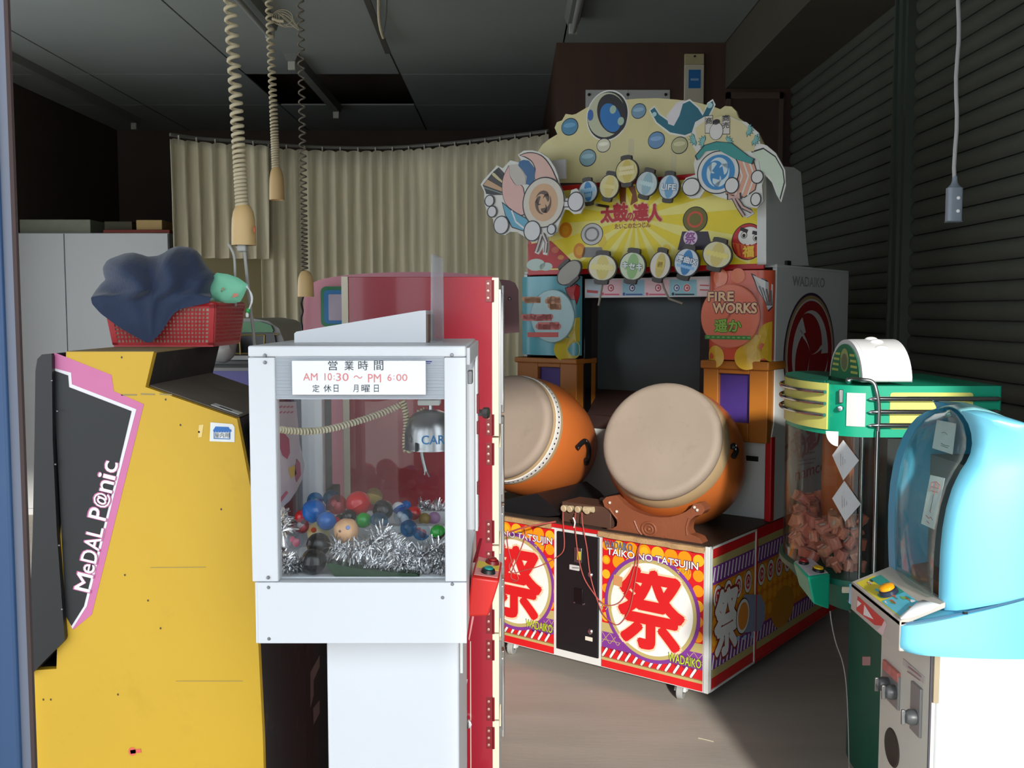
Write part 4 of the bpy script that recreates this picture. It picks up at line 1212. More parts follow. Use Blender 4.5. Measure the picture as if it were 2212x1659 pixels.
# tinsel garlands
TIN = mat('silver_tinsel', (250, 250, 252), rough=.2, metal=1.0, var=.02)
def tinsel(path, R, n, label, seed):
    rnd = random.Random(seed)
    path = smooth_line(path, 8); mb = MB()
    c0 = path[len(path) // 2].copy()
    for k in range(n):
        i = rnd.randrange(len(path) - 1); p = path[i].lerp(path[i + 1], rnd.random()) - c0
        d = Vector((rnd.gauss(0, 1), rnd.gauss(0, 1) * .8, rnd.gauss(0, 1))).normalized()
        ax = (path[i + 1] - path[i]).normalized(); d = (d - ax * d.dot(ax) * .6).normalized()
        L_ = R * rnd.uniform(.55, 1.1); w_ = d.cross(Vector((rnd.random(), rnd.random(), rnd.random()))).normalized() * .0013
        e = p + d * L_; e.z -= .25 * R * rnd.random()
        m_ = p.lerp(e, .55) + Vector((0, 0, .1 * R))
        for q_ in (p, m_, e):
            wz = q_.z + c0.z
            if wz < CZ0 + .002: q_.z = CZ0 + .002 - c0.z
            wy = q_.y + c0.y
            if wy < CY + .034: q_.y = CY + .034 - c0.y
            if wy > CY + CD - .05: q_.y = CY + CD - .05 - c0.y
            wx = q_.x + c0.x
            q_.x = max(oc.x - hw + .024, min(oc.x + hw - .028, wx)) - c0.x
        mb.add([p - w_, p + w_, m_ + w_, m_ - w_, e + w_ * .7, e - w_ * .7], [(0, 1, 2, 3), (3, 2, 4, 5)])
    o_ = mb.build('tinsel', TIN, smooth=False, flip=False); o_.location = c0
    return tag(o_, label, 'tinsel', 'tinsel garlands in the prize machine', 'stuff')
def T_(cx, cy, Y): return at(590 + cx / 5.672, 1020 + cy / 5.673, Y)
tinsel([T_(760, 930, 1.775), T_(950, 980, 1.765), T_(1150, 930, 1.765), T_(1330, 780, 1.78), T_(1480, 900, 1.775), T_(1600, 1050, 1.765), T_(1800, 1020, 1.765), T_(1990, 950, 1.77), T_(2080, 980, 1.77)], .032, 1250, 'silver tinsel garland across the middle front of the pile', 1)
tinsel([T_(1150, 1130, 1.757), T_(1350, 1150, 1.757), T_(1550, 1150, 1.757), T_(1750, 1150, 1.757), T_(1950, 1150, 1.757), T_(2080, 1150, 1.757)], .028, 850, 'silver tinsel hanging low along the case floor at the right', 2)
tinsel([T_(60, 1080, 1.76), T_(150, 1120, 1.755), T_(260, 1160, 1.755), T_(330, 1120, 1.76)], .029, 420, 'clump of silver tinsel at the lower left of the case', 3)
tinsel([T_(30, 520, 1.85), T_(90, 620, 1.82), T_(110, 720, 1.80)], .030, 420, 'sparse silver tinsel behind the left post', 4)
tinsel([T_(1780, 420, 2.08), T_(1900, 450, 2.08), T_(2050, 460, 2.06), T_(2090, 520, 2.06)], .024, 420, 'silver tinsel at the back right of the case', 5)
# printed poster sheet hanging on the inside of the left side pane
XPOST = oc.x - hw + .018
sp = WORLD.hit(620, 1000, 'x', XPOST)
ps = thing('poster_sheet', 'pale printed sheet with pink pictures on the left side pane inside the white prize machine', 'poster', sp)
FPS = Frame(sp)
ol = [(600, 868), (640, 868), (643, 905), (648, 960), (658, 1005), (653, 1035), (641, 1060), (626, 1082), (600, 1104)]
pol = [(FPS.hit(x, y, 'x', 0).y, FPS.hit(x, y, 'x', 0).z) for x, y in ol]
MB().prism(pol, 'x', -.0015, 0).build('sheet', mat('pale_film', (214, 206, 212), rough=.3, var=.1, scale=20), ps, smooth=False)
pr = Print(FPS, 'x', 0.0, 1)
pr.poly([(601, 936), (612, 934), (624, 948), (626, 978), (620, 992), (610, 984), (603, 966)], (186, 90, 116), 0)
pr.poly([(622, 1012), (636, 1004), (640, 1024), (628, 1034)], (226, 192, 90), 0)
pr.poly([(640, 990), (648, 1000), (650, 1026), (640, 1042), (636, 1024)], (190, 110, 130), 0)
pr.poly([(604, 1076), (618, 1060), (622, 1064), (606, 1086)], (206, 110, 130), 0)
for k in range(4):
    pr.line([(603 + k * 8, 880), (609 + k * 8, 878)], .003, (206, 120, 140), 0); pr.line([(603 + k * 8, 892), (609 + k * 8, 889)], .003, (206, 120, 140), 0)
pr.poly([(601, 1012), (605, 1030), (603, 1050), (600, 1050)], (60, 60, 110), 0)
pr.build('poster_print', ps)

# ---------------------------------------------------------------- tall red prize locker behind
RY, RD = 2.60, .62
x0, x1 = at(730, 1, RY).x, at(1074, 1, RY).x
zt = at(900, 598, RY).z
rc = thing('prize_locker', 'tall glossy red prize locker with cream edges and glazed doors, behind the white prize machine', 'locker', ((x0 + x1) / 2, RY, 0))
orr = Vector(rc.location); hw2 = (x1 - x0) / 2
RX = lambda px: at(px, 1, RY).x - orr.x
RZ = lambda py: at(900, py, RY).z
MB().box(-hw2 + .012, hw2 - .012, .004, RD, 0, zt - .001).build('carcass', RED, rc, bevel=.002)
MB().box(RX(745), RX(1061), 0, .004, .02, zt).build('front_panel', RED, rc, bevel=.001)
MB().box(-hw2, RX(744.5), -.003, RD, 0, zt + .001).build('edge_strip', CREAM, rc, bevel=.001)
ys_ = [598, 944, 1178, 1368, 1556, 1790]
for i in range(5):
    z1_, z0_ = RZ(ys_[i]) - .002, max(.01, RZ(ys_[i + 1]) + .002)
    dr = MB()
    xA, xB = RX(1061.5), RX(1061.5) + .018
    dr.box(xA, xB, 0, .035, z0_, z1_).box(xA, xB, RD - .04, RD, z0_, z1_).box(xA, xB, .035, RD - .04, z1_ - .035, z1_).box(xA, xB, .035, RD - .04, z0_, z0_ + .035)
    d_ = dr.build('door', CREAM, rc, bevel=.0012)
    MB().box(xB, xB + .010, RD - .055, RD - .004, z0_ + .004, z1_ - .004).build('handle_strip', CHROME, d_, bevel=.002)
    MB().box(xA + .006, xA + .009, .035, RD - .04, z0_ + .03, z1_ - .03).build('pane', GLASSH, d_)
    MB().box(xB, xB + .005, .03, .036, z0_ + .03, z1_ - .03).box(xB, xB + .005, RD - .06, RD - .055, z0_ + .03, z1_ - .03).build('bead', STEEL, d_)
for a_, b_ in ((605, 652), (895, 940), (957, 1004), (1124, 1172), (1190, 1226), (1316, 1368), (1382, 1425), (1506, 1556), (1570, 1616)):
    z1_, z0_ = RZ(a_), RZ(b_)
    h = MB().box(RX(1048), RX(1063), -.003, .0, z0_, z1_).box(RX(1063), RX(1063) + .004, -.006, .012, z0_ + .002, z1_ - .004)
    h.tube([(RX(1064), -.004, z0_), (RX(1064), -.004, z1_)], .0032, 8)
    h = h.build('hinge', MAROON, rc)
    for k in range(3):
        MB().lathe([(0, .003), (.0035, .002), (.0045, 0)], 10, 0, oriented((0, -1, 0), (RX(1053), -.003, z0_ + (z1_ - z0_) * (.17 + .33 * k)))).build('rivet', mat('pale_rivet', (196, 150, 140), rough=.35, metal=.5), h)
MB().lathe([(0, 0), (.006, 0), (.006, .012), (.011, .014), (.011, .026), (0, .028)], 8, 0, oriented((0, -1, .1), (RX(1006), -.0, RZ(1559)))).build('lock_knob', CHROME, rc)
MB().box(RX(1011), RX(1013), -.002, .0, .02, RZ(1385)).build('seam_strip', CREAM, rc)
MB().tube([(RX(997), -.004, RZ(1560)), (RX(995), -.012, RZ(1520)), (RX(999), -.012, RZ(1480)), (RX(1002), -.004, RZ(1466))], .0045, 8).build('pull_handle', WHITE2, rc)
pr = Print(Frame(orr), 'y', 0.0, -1)
pr.poly([(1000, 1560), (1006, 1565), (1002, 1640), (996, 1630)], (214, 170, 176), 0)
pr.poly([(1012, 1380), (1020, 1330), (1024, 1332), (1014, 1384)], (220, 150, 150), 0)
pr.build('tape_marks', rc)

# ---------------------------------------------------------------- drum game cabinet
ZB0 = 0.065
PHI = math.radians(37.5)
oT = WORLD.hit(1528, 1499, 'z', ZB0); oT.z = 0
tk = thing('drum_game', 'big two-drum festival arcade game with a yellow lantern sign, turned towards the left', 'arcade machine', oT, -PHI)
FT = Frame(oT, -PHI)
TW = 1.25
def h(px, py, axis, val): return FT.hit(px, py, axis, val)
TX = lambda px, y=0.0, py=1150: h(px, py, 'y', y).x
TZ = lambda px, py, y=0.0: h(px, py, 'y', y).z
ZT = 0.605
WOODB = mat('dark_board_top', (70, 56, 48), rough=.6, var=.2, scale=10, dirt=(128, 108, 88), dirt_amt=.35)
ORANGE = mat('orange_brown_frame', (176, 108, 36), rough=.42, var=.07)
WHT = mat('white_cabinet_board', (216, 220, 218), rough=.45, var=.03)
REDT = mat('red_edge', (196, 28, 32), rough=.4, var=.05)
REDD = (214, 30, 34); PURPLE = (128, 58, 150); OLIVE = (190, 174, 112); ORG = (250, 152, 18); AMB = (252, 182, 36); WHI = (240, 240, 236)
YM = 1.39
MB().box(-TW + .012, -.012, .012, YM, ZB0 + .01, ZT - .012).build('base_box', BLACKM, tk)
MB().box(-TW, -.0, .0, YM, ZT - .014, ZT).build('base_top', WOODB, tk, bevel=.003)
xd0, xd1 = TX(1202), TX(1297)
MB().box(-TW, xd0 - .006, 0, .014, ZB0, ZT - .015).build('front_panel', WHT, tk, bevel=.001)
MB().box(xd1 + .006, -.016, 0, .014, ZB0, ZT - .015).build('front_panel', WHT, tk, bevel=.001)
MB().box(xd0 - .005, xd1 + .005, .002, .014, ZB0, ZT - .015).build('door_surround', WHT, tk)
MB().box(-.016, .003, -.003, .014, ZB0, ZT).build('corner_trim', WHT, tk, bevel=.002)
ysp = h(1631, 1300, 'x', 0).y
MB().box(-.014, .0, .014, ysp - .003, ZB0, ZT - .004).build('side_panel', WHT, tk, bevel=.001)
MB().box(-.014, .0, ysp + .003, YM, ZB0, ZT - .004).build('side_panel', WHT, tk, bevel=.001)
# worn chipboard edge on the front of the top
CHIP = mat('raw_chipboard', (186, 150, 106), rough=.9, var=.2, scale=40, bump=.3, bscale=200)
rnd = random.Random(4)
for xa_, xb_ in ((-TW, xd0 - .02), (xd1 - .005, -.018)):
    n = 18; pts = []
    for i in range(n + 1): pts.append((xa_ + (xb_ - xa_) * i / n, -.010 - .012 * rnd.random()))
    MB().prism([(xb_, .0), (xa_, .0)] + pts, 'z', ZT - .022, ZT - .003).build('chipped_edge', CHIP, tk)
MB().box(xd0 - .02, xd1, -.008, 0, ZT - .016, ZT - .002).build('top_edge_band', REDT, tk)

# coin door
cdr = MB().box(xd0 + .004, xd1 - .004, -.006, .004, ZB0 + .03, ZT - .03).build('coin_door', BLACK, tk, bevel=.004)
cx = (xd0 + xd1) / 2
def bx(name, x, z, w_, h_, m, par=cdr, y=-.006, d=.008):
    return MB().box(x - w_ / 2, x + w_ / 2, y - d, y, z - h_ / 2, z + h_ / 2).build(name, m, par, bevel=.0015)
bx('coin_slot_plate', h(1252, 1198, 'y', 0).x, TZ(1252, 1198), .036, .06, STEEL)
bx('coin_slot_label', h(1252, 1200, 'y', -.01).x, TZ(1252, 1200, -.01), .018, .034, ink((190, 180, 60)), y=-.0142, d=.001)
bx('selector_badge', h(1244, 1225, 'y', 0).x, TZ(1244, 1225), .045, .02, mat('badge_grey', (200, 200, 198), rough=.3))
bx('return_flap', h(1252, 1287, 'y', 0).x, TZ(1252, 1287), .04, .062, mat('flap_black', (12, 12, 13), rough=.3), d=.004)
bx('number_tag', h(1274, 1379, 'y', 0).x, TZ(1274, 1379), .034, .016, mat('tag_cream', (226, 222, 206)), d=.002)
for px, py, r_ in ((1275, 1242, .011), (1275, 1364, .012), (1242, 1301, .005), (1261, 1305, .005)):
    p = h(px, py, 'y', -.006)
    MB().lathe([(0, .006), (r_ * .6, .006), (r_, .002), (r_, 0)], 16, 0, oriented((0, -1, 0), p)).build('lock', CHROME, cdr)
pr = Print(FT, 'y', -.0145, -1); 
pr.line([(1236, 1226), (1251, 1227)], .004, (110, 114, 116), 0); pr.build('badge_print', tk)

# printed festival panels on the front
def festival(x0_, x1_, cxp, name, clip_left=False):
    p = Print(FT, 'y', 0.0, -1)
    z0, z1 = ZB0 + .004, ZT - .026
    def R(a, b, c, d, col, l): p._put([(a, c), (b, c), (b, d), (a, d)], [(0, 1, 2, 3)], col, l)
    H = z1 - z0
    R(x0_, x1_, z0, z1, REDD, 0)
    # dots
    st = .056; zlo = z0 + H * .36
    nx = int((x1_ - x0_) / st) + 2
    for j in range(8):
        for i in range(nx):
            cx_, cz_ = x1_ - .022 - i * st, z1 - .03 - j * st
            if cz_ < zlo - .01: continue
            r_ = .0276
            if cx_ - r_ < x0_ or cx_ + r_ > x1_ or cz_ + r_ > z1: 
                r_ = min(r_, cx_ - x0_, x1_ - cx_, z1 - cz_)
                if r_ < .01: continue
            p.disc((cx_, cz_), r_, r_, ORG if (i + j) % 3 else AMB, 1, 22)
            if (i * 7 + j * 3) % 4 == 0: p.disc((cx_, cz_), r_ * .7, r_ * .7, AMB, 2, 16)
    # olive band, purple hemp-leaf band
    zo0, zo1 = z0 + H * .275, z0 + H * .345
    zp0, zp1 = z0 + H * .135, zo0
    R(x0_, x1_, zo0, zo1, OLIVE, 2); R(x0_, x1_, zp0, zp1, PURPLE, 2)
    k = 0; x = x0_
    while x < x1_ - .02:
        for sl in ((0, 1), (1, 0)):
            a, b = x + .002, min(x1_, x + .036)
            p.line([(a, zp0 + .028 + (zp1 - zp0 - .03) * sl[0]), (b, zp0 + .028 + (zp1 - zp0 - .03) * sl[1])], .0022, OLIVE, 3, px=False)
        p.line([(x + .002, zp0 + .04), (min(x1_, x + .036), zp0 + .04)], .0022, OLIVE, 3, px=False)
        x += .036
    # slanted white bars on red rope with scalloped edge, olive and red stripes
    zr0, zr1 = z0 + H * .075, z0 + H * .155
    R(x0_, x1_, z0, z0 + H * .055, REDD, 4); R(x0_, x1_, z0 + H * .055, zr0 + .004, OLIVE, 4)
    R(x0_, x1_, zr0, zr1, REDD, 4)
    x = x0_ + .016
    while x < x1_ - .012:
        p.disc((x + .002, zr1), .015, .010, PURPLE, 4, 18)
        for g, col, l in ((.0125, (60, 20, 40), 5), (.0095, WHI, 6)):
            p.line([(x - .009, zr0 + .008), (x + .009, zr1 - .004)], g, col, l, px=False)
            p.disc((x - .009, zr0 + .008), g / 2, g / 2, col, l, 12); p.disc((x + .009, zr1 - .004), g / 2, g / 2, col, l, 12)
        x += .0345
    # big round crest
    c = (cxp, z0 + H * .52); r_ = H * .40
    for f, col, l in ((1.0, PURPLE, 7), (.93, OLIVE, 8), (.86, WHI, 9)):
        pts = [(max(x0_, min(x1_, c[0] + r_ * f * math.cos(a))), c[1] + r_ * f * math.sin(a)) for a in [2 * PI * i / 60 for i in range(60)]]
        p._put(pts, [tuple(range(60))], col, l)
    p.text('祭', (c[0], c[1]), r_ * 1.36, r_ * 1.48, (250, 205, 170), 10, bold=.052)
    p.text('祭', (c[0], c[1]), r_ * 1.32, r_ * 1.44, REDD, 11, bold=.036)
    # title over the crest
    p.text('TAIKO NO TATSUJIN', (c[0], z0 + H * .895), .388, .037, (100, 60, 110), 12, bold=.05)
    p.text('TAIKO NO TATSUJIN', (c[0], z0 + H * .895), .386, .034, WHI, 13, bold=.012)
    p.text('マツリ', (c[0] + .135, z0 + H * .845), .06, .02, (206, 200, 60), 12, bold=.01)
    p.text('WADAIKO', (min(x1_ - .07, c[0] + .145), z0 + H * .20), .135, .036, (60, 80, 30), 12, bold=.03)
    p.text('WADAIKO', (min(x1_ - .07, c[0] + .145), z0 + H * .20), .132, .033, (190, 206, 60), 13, bold=.012)
    return p, R, z0, z1, H
p, R, z0, z1, H = festival(xd1 + .010, -.020, TX(1409), 'right')
p.text('WADAIKO', (xd1 + .085, z1 - .022), .125, .030, (96, 110, 140), 12, bold=.02)
p.text('マツリ', (xd1 + .032, z0 + H * .47), .05, .024, (214, 196, 70), 12, bold=.01)
p.poly([(1328, 1240), (1347, 1246), (1345, 1268), (1327, 1262)], (206, 150, 96), 13)
p.build('festival_print', tk)
p, R, z0, z1, H = festival(-TW + .006, xd0 - .010, TX(1112), 'left')
p.build('festival_print', tk)

# printed right flank
p = Print(FT, 'x', 0.0, 1)
def side(y0, y1, first):
    def R(c, d, col, l, a=y0, b=y1): p._put([(a, c), (b, c), (b, d), (a, d)], [(0, 1, 2, 3)], col, l)
    za, zb_ = ZB0 + .008, ZT - .012
    R(za, zb_, PURPLE, 0)
    R(zb_ - .036, zb_, REDD, 1); R(zb_ - .066, zb_ - .036, OLIVE, 1)
    R(za, za + .04, REDD, 1); R(za + .04, za + .07, OLIVE, 1)
    R(za + .135, zb_ - .135, (226, 134, 30), 1)
    n_ = int((y1 - y0) / .052)
    for j in range(4):
        for i in range(n_):
            p.disc((y0 + .028 + i * .052, zb_ - .17 - j * .056), .024, .026, (244, 168, 40), 2, 18)
    x = y0 + .014
    while x < y1 - .02:
        for zc_ in (zb_ - .098, za + .098):
            p.line([(x - .004, zc_ - .026), (x + .010, zc_ + .026)], .0105, WHI, 2, px=False)
        x += .0305
    k = 0; x = y0 + .045
    while x < y1 - .03:
        zc_ = zb_ - .185
        p.disc((x, zc_), .036, .046, (90, 60, 60), 3, 24); p.disc((x, zc_), .033, .043, WHI, 4, 24); p.disc((x, zc_), .022, .029, REDD, 5, 24)
        tomoe(p, (x, zc_), .021, WHI, 6, 3, .8, 60 + 30 * k)
        x += .088; k += 1
side(.022, ysp - .008, True); side(ysp + .008, YM - .008, False)
ci = p.st(1570, 1345)
p.text('祭', (p.st(1568, 1345)[0], p.st(1568, 1340)[1]), .20, .25, (150, 50, 40), 7, bold=.07)
p.text('祭', (p.st(1568, 1345)[0], p.st(1568, 1340)[1]), .195, .24, WHI, 8, bold=.045)
# plain drum picture running over both panels
c = p.st(1602, 1330)
p.poly([(1605, 1284), (1640, 1284), (1650, 1305), (1650, 1335), (1640, 1362), (1606, 1366)], (150, 160, 190), 9)
p.disc(c, .062, .070, (30, 30, 40), 10); p.disc(c, .058, .066, WHI, 11); p.disc(c, .046, .053, (236, 150, 60), 12)
p.disc(p.st(1690, 1310), .12, .085, (206, 140, 40), 4)
for px, py in ((1592, 1378), (1606, 1376), (1622, 1374)): p.dpx(px, py, 4, 5, (170, 200, 230), 9, 10)
p.build('flank_print', tk)
for y0, y1 in ((.014, ysp - .003), (ysp + .003, YM)):
    m_ = MB()
    for za, zb_ in ((ZB0, ZB0 + .007), (ZT - .011, ZT - .004)): m_.box(0, .004, y0, y1, za, zb_)
    m_.box(0, .004, y0, y0 + .007, ZB0, ZT - .004).box(0, .004, y1 - .007, y1, ZB0, ZT - .004)
    m_.build('panel_edging', REDT if y0 > .1 else WHT, tk)
MB().box(-.012, .006, ysp - .003, ysp + .003, ZB0, ZT - .004).build('panel_joint', REDT, tk)

# castors
def castor(x, y):
    c_ = MB().lathe([(.010, -.012), (.028, -.012), (.031, -.009), (.031, .009), (.028, .012), (.010, .012)], 24, 0, oriented((1, .25, 0), (x, y, .031))).build('castor', mat('grey_rubber_wheel', (160, 162, 160), rough=.5), tk)
    MB().lathe([(0, -.0125), (.009, -.013), (.011, -.008), (.011, .008), (.009, .013), (0, .0125)], 16, 0, oriented((1, .25, 0), (x, y, .031))).build('hub', STEEL, c_)
    MB().hexa([(x - .022, y - .012, .030), (x + .022, y - .006, .030), (x + .022, y + .012, .030), (x - .022, y + .010, .030), (x - .024, y + .012, .075), (x + .024, y + .012, .075), (x + .024, y + .05, .075), (x - .024, y + .05, .075)]).build('fork', WHT, c_)
for px in (1468, 1103):
    q = h(px, 1480, 'y', .04); castor(q.x, .05)
castor(-.10, ysp + .04); castor(-.1, YM - .1); castor(-TW + .1, YM - .1)

# ---- drums
SKIN = mat('worn_drum_skin', (158, 143, 129), rough=.68, var=.10, scale=5, dirt=(112, 98, 88), dirt_amt=.35, bump=.05, bscale=90)
RIMC = mat('tan_drum_rim', (178, 152, 116), rough=.5, var=.08, scale=9)
DRUM = mat('orange_drum_plastic', (192, 104, 48), rough=.36, var=.06, scale=4, dirt=(120, 54, 20), dirt_amt=.2)
def drum(pxc, y, n_world, R_, strip):
    c_ = h(pxc[0], pxc[1], 'y', y)
    n_ = FT.Ri @ Vector(n_world).normalized()
    Mo = oriented(n_, c_, (1, 0, 0))
    k = R_ / .219
    S = lambda pts: [(a * k, b * k) for a, b in pts]
    body = MB().lathe(S([(0, -.50), (.19, -.50), (.216, -.48), (.249, -.39), (.268, -.29), (.272, -.22), (.265, -.15), (.252, -.105), (.240, -.08), (.20, -.06)]), 56).build('drum', DRUM, tk, angle=50)
    body.matrix_local = Mo
    MB().lathe(S([(.236, -.112), (.2505, -.108), (.2515, -.098), (.247, -.074), (.242, -.058), (.236, -.046)]), 56).build('drum_rim', RIMC, body, angle=60)
    MB().lathe(S([(.234, -.050), (.2385, -.040), (.238, -.026), (.233, -.013), (.225, -.006), (.216, -.0028), (.205, -.0022), (.195, -.0035), (.10, -.001), (0, 0)]), 56).build('drum_head', SKIN, body, angle=60)
    if strip:
        mb = MB(); mb.lathe(S([(.2445, -.086), (.2505, -.085), (.2475, -.060), (.2415, -.059)]), 64)
        st_ = mb.build('tack_strip', mat('white_tack_strip', (222, 222, 220), rough=.5), body, angle=60)
        mb = MB()
        for i in range(64):
            a = 2 * PI * i / 64
            rr = .2488 * k
            d_ = Vector((math.cos(a), math.sin(a), 0))
            mb.lathe([(0, .0012), (.0042, .0008), (.0045, -.001)], 8, 0, oriented(d_, d_ * rr + Vector((0, 0, -.0725 * k)), (0, 0, 1)))
        mb.build('tacks', mat('black_tacks', (30, 28, 28), rough=.4), st_)['kind'] = 'stuff'
    return body, Mo, k
def drum_surface(Mo, k, target):
    """where on the barrel a pixel of the photograph falls"""
    best = None
    W_ = Matrix.Translation(oT) @ Matrix.Rotation(-PHI, 4, 'Z') @ Mo
    prof_ = [(.252, -.105), (.265, -.15), (.272, -.22), (.268, -.29), (.249, -.39)]
    for ia in range(120):
        a = 2 * PI * ia / 120
        for (r0, s0), (r1, s1) in zip(prof_, prof_[1:]):
            for f in (0, .25, .5, .75):
                r, s_ = (r0 + (r1 - r0) * f) * k, (s0 + (s1 - s0) * f) * k
                l = Vector((r * math.cos(a), r * math.sin(a), s_))
                wp = W_ @ l; nn = (W_.to_3x3() @ Vector((math.cos(a), math.sin(a), 0)))
                if nn.dot(CAM - wp) < 0: continue
                q = proj(wp); e = (q[0] - target[0]) ** 2 + (q[1] - target[1]) ** 2
                if best is None or e < best[0]: best = (e, l, Vector((math.cos(a), math.sin(a), 0)))
    return best[1], best[2]
drR, MoR, kR = drum((1424, 946), .045, (-.42, -.80, .43), .2125, False)
drL, MoL, kL = drum((1086, 917), .045, (-.55, -.76, .35), .2060, True)
for body, Mo, k, spots in ((drL, MoL, kL, ((1241, 963), (1259, 951), (1268, 972), (1264, 998), (1262, 994))), (drR, MoR, kR, ((1574, 969), (1579, 962), (1582, 975), (1581, 986), (1580, 985)))):
    S_ = [drum_surface(Mo, k, q) for q in spots]
    pts = [s_[0] + s_[1] * .010 for s_ in S_]
    mb = MB(); mb.tube(smooth_line(pts, 5), .011, 8)
    hd = mb.build('handle', BLACK, body)
    for s_ in (S_[0], S_[1]):
        MB().lathe([(0, .004), (.006, .003), (.007, 0)], 10, 0, oriented(s_[1], s_[0] + s_[1] * .020)).build('bolt', STEEL, body)
# carved stand in front of the right drum
CARV = mat('carved_brown_resin', (138, 80, 54), rough=.45, var=.14, scale=14, bump=.12, bscale=120)
def crop(pts): return [(1060 + a / 2.765, 780 + b / 2.765) for a, b in pts]
YS2 = .03
outl = crop([(668, 835), (690, 812), (722, 806), (752, 802), (775, 828), (800, 856), (840, 885), (890, 908), (950, 926), (1010, 934), (1070, 932), (1120, 920), (1165, 900), (1195, 878), (1212, 852), (1250, 848), (1272, 868), (1280, 892), (1262, 915), (1222, 925), (1196, 945), (1182, 975), (1178, 1010), (1190, 1035), (1222, 1045), (1248, 1058), (1264, 1085), (1262, 1133), (1092, 1114), (1070, 1088), (1020, 1064), (940, 1050), (870, 1052), (830, 1064), (812, 1082), (658, 1070), (660, 1014), (690, 1004), (728, 1000), (752, 985), (756, 960), (744, 930), (722, 912), (706, 890), (680, 870)])
pl = [(h(x, y, 'y', YS2).x, h(x, y, 'y', YS2).z) for x, y in outl]
zmin = min(q[1] for q in pl)
dz_ = ZT + .001 - zmin
pl = [(a, max(b, ZT + .0005)) for a, b in pl]
st_ = MB().prism(pl, 'y', YS2, YS2 + .045).build('drum_stand', CARV, tk, bevel=.007, seg=3)
c_ = h(1402, 1143, 'y', YS2)
for r_, w_ in ((.030, .005), (.017, .0045)):
    MB().tube([(c_.x + r_ * math.cos(a), YS2 - .001, c_.z + r_ * .85 * math.sin(a)) for a in [2 * PI * i / 28 for i in range(28)]], w_, 8, closed=True).build('carved_ring', CARV, st_)
MB().ball((c_.x, YS2 - .001, c_.z), (.008, .006, .007), 10, 8).build('carved_boss', CARV, st_)
for pts in (((1370, 1125), (1378, 1145), (1388, 1158)), ((1412, 1160), (1428, 1163), (1438, 1160)), ((1316, 1098), (1326, 1112), (1334, 1122)), ((1488, 1120), (1482, 1140), (1484, 1156))):
    MB().tube([h(x, y, 'y', YS2 - .001) for x, y in pts], .0035, 6).build('carved_line', CARV, st_)
for x, y in ((1317, 1086), (1332, 1105), (1500, 1096), (1506, 1102)):
    MB().ball(h(x, y, 'y', YS2 - .003), .006, 10, 8).build('stud', mat('stud_white', (210, 200, 190), rough=.4), st_)
MB().box(h(1400, 1, 'y', .2).x - .16, h(1400, 1, 'y', .2).x + .17, .12, .5, ZT, ZT + .10).build('drum_cradle', BLACK, tk, bevel=.01)
pts = []
# left drum's black stand
q = [(1088, 1080), (1160, 1066), (1190, 1090), (1210, 1113), (1185, 1116), (1146, 1124), (1088, 1121)]
pl = [(h(x, y, 'y', .05).x, max(ZT + .0005, h(x, y, 'y', .05).z)) for x, y in q]
MB().prism(pl, 'y', .05, .42).build('drum_stand', BLACK, tk, bevel=.006)
# box with four pegs between the drums and its red cords
q0, q1 = h(1212, 1092, 'y', .035), h(1300, 1128, 'y', .035)
MB().box(q0.x, h(1318, 1110, 'y', .035).x, .04, .17, ZT, h(1260, 1090, 'y', .035).z).build('peg_box', mat('brown_peg_box', (84, 58, 46), rough=.6, var=.1), tk, bevel=.003)
PEG = mat('beige_peg', (196, 180, 146), rough=.5, var=.06)
for px, py in ((1216, 1099), (1229, 1100), (1246, 1101), (1266, 1104)):
    c_ = h(px, py, 'y', .02)
    MB().lathe([(0, 0), (.012, 0), (.014, .003), (.013, .012), (.0105, .016), (.0105, .05), (0, .05)], 16, 0, oriented((.12, 1, .1), c_)).build('peg', PEG, tk)
MB().tube([h(1262, 1100, 'y', .03), h(1282, 1101, 'y', .03)], .012, 12).build('peg', PEG, tk)
REDS = mat('red_cord', (176, 84, 78), rough=.7, var=.1)
def cords(lst, name='red_cord'):
    mb = MB()
    for pts in lst:
        mb.tube(smooth_line([h(x, y, 'y', yy) for x, y, yy in pts], 5), .0022, 5)
    return mb.build(name, REDS, tk)
cr3 = lambda pts: [(1060 + a / 2.765, 780 + b / 2.765, yy) for a, b, yy in pts]
cords([cr3([(432, 900, .01), (432, 960, -.012), (440, 1080, -.014), (430, 1140, -.014), (380, 1180, -.012), (290, 1225, -.012), (200, 1250, -.012), (130, 1265, -.012), (110, 1220, -.012), (140, 1180, -.012)])])
cords([cr3([(508, 905, .01), (503, 960, -.012), (512, 1080, -.014), (530, 1200, -.016), (560, 1300, -.016), (610, 1380, -.014), (650, 1430, -.012), (700, 1460, -.012), (770, 1440, -.012), (820, 1360, -.012), (860, 1220, -.012), (885, 1110, -.014), (920, 1080, -.015), (945, 1078, -.012)])])
cords([cr3([(545, 905, .01), (550, 980, -.012), (575, 1120, -.014), (590, 1250, -.016), (615, 1360, -.014), (665, 1500, -.012), (720, 1560, -.012), (770, 1570, -.012), (830, 1480, -.012), (860, 1330, -.012), (880, 1200, -.012), (890, 1100, -.014), (945, 1078, -.012)])])
cords([cr3([(95, 1020, -.013), (105, 1120, -.012), (135, 1230, -.012), (165, 1300, -.012), (130, 1320, -.012)]), cr3([(200, 1000, -.013), (205, 1050, -.013), (170, 1150, -.013), (120, 1280, -.012), (150, 1310, -.012)])])
mb = MB(); mb.tube(smooth_line([h(x, y, 'z', ZT + .004) for x, y in ((1100, 1150), (1130, 1140), (1170, 1132), (1200, 1127))], 4), .0035, 6); mb.build('red_cord', REDS, tk)
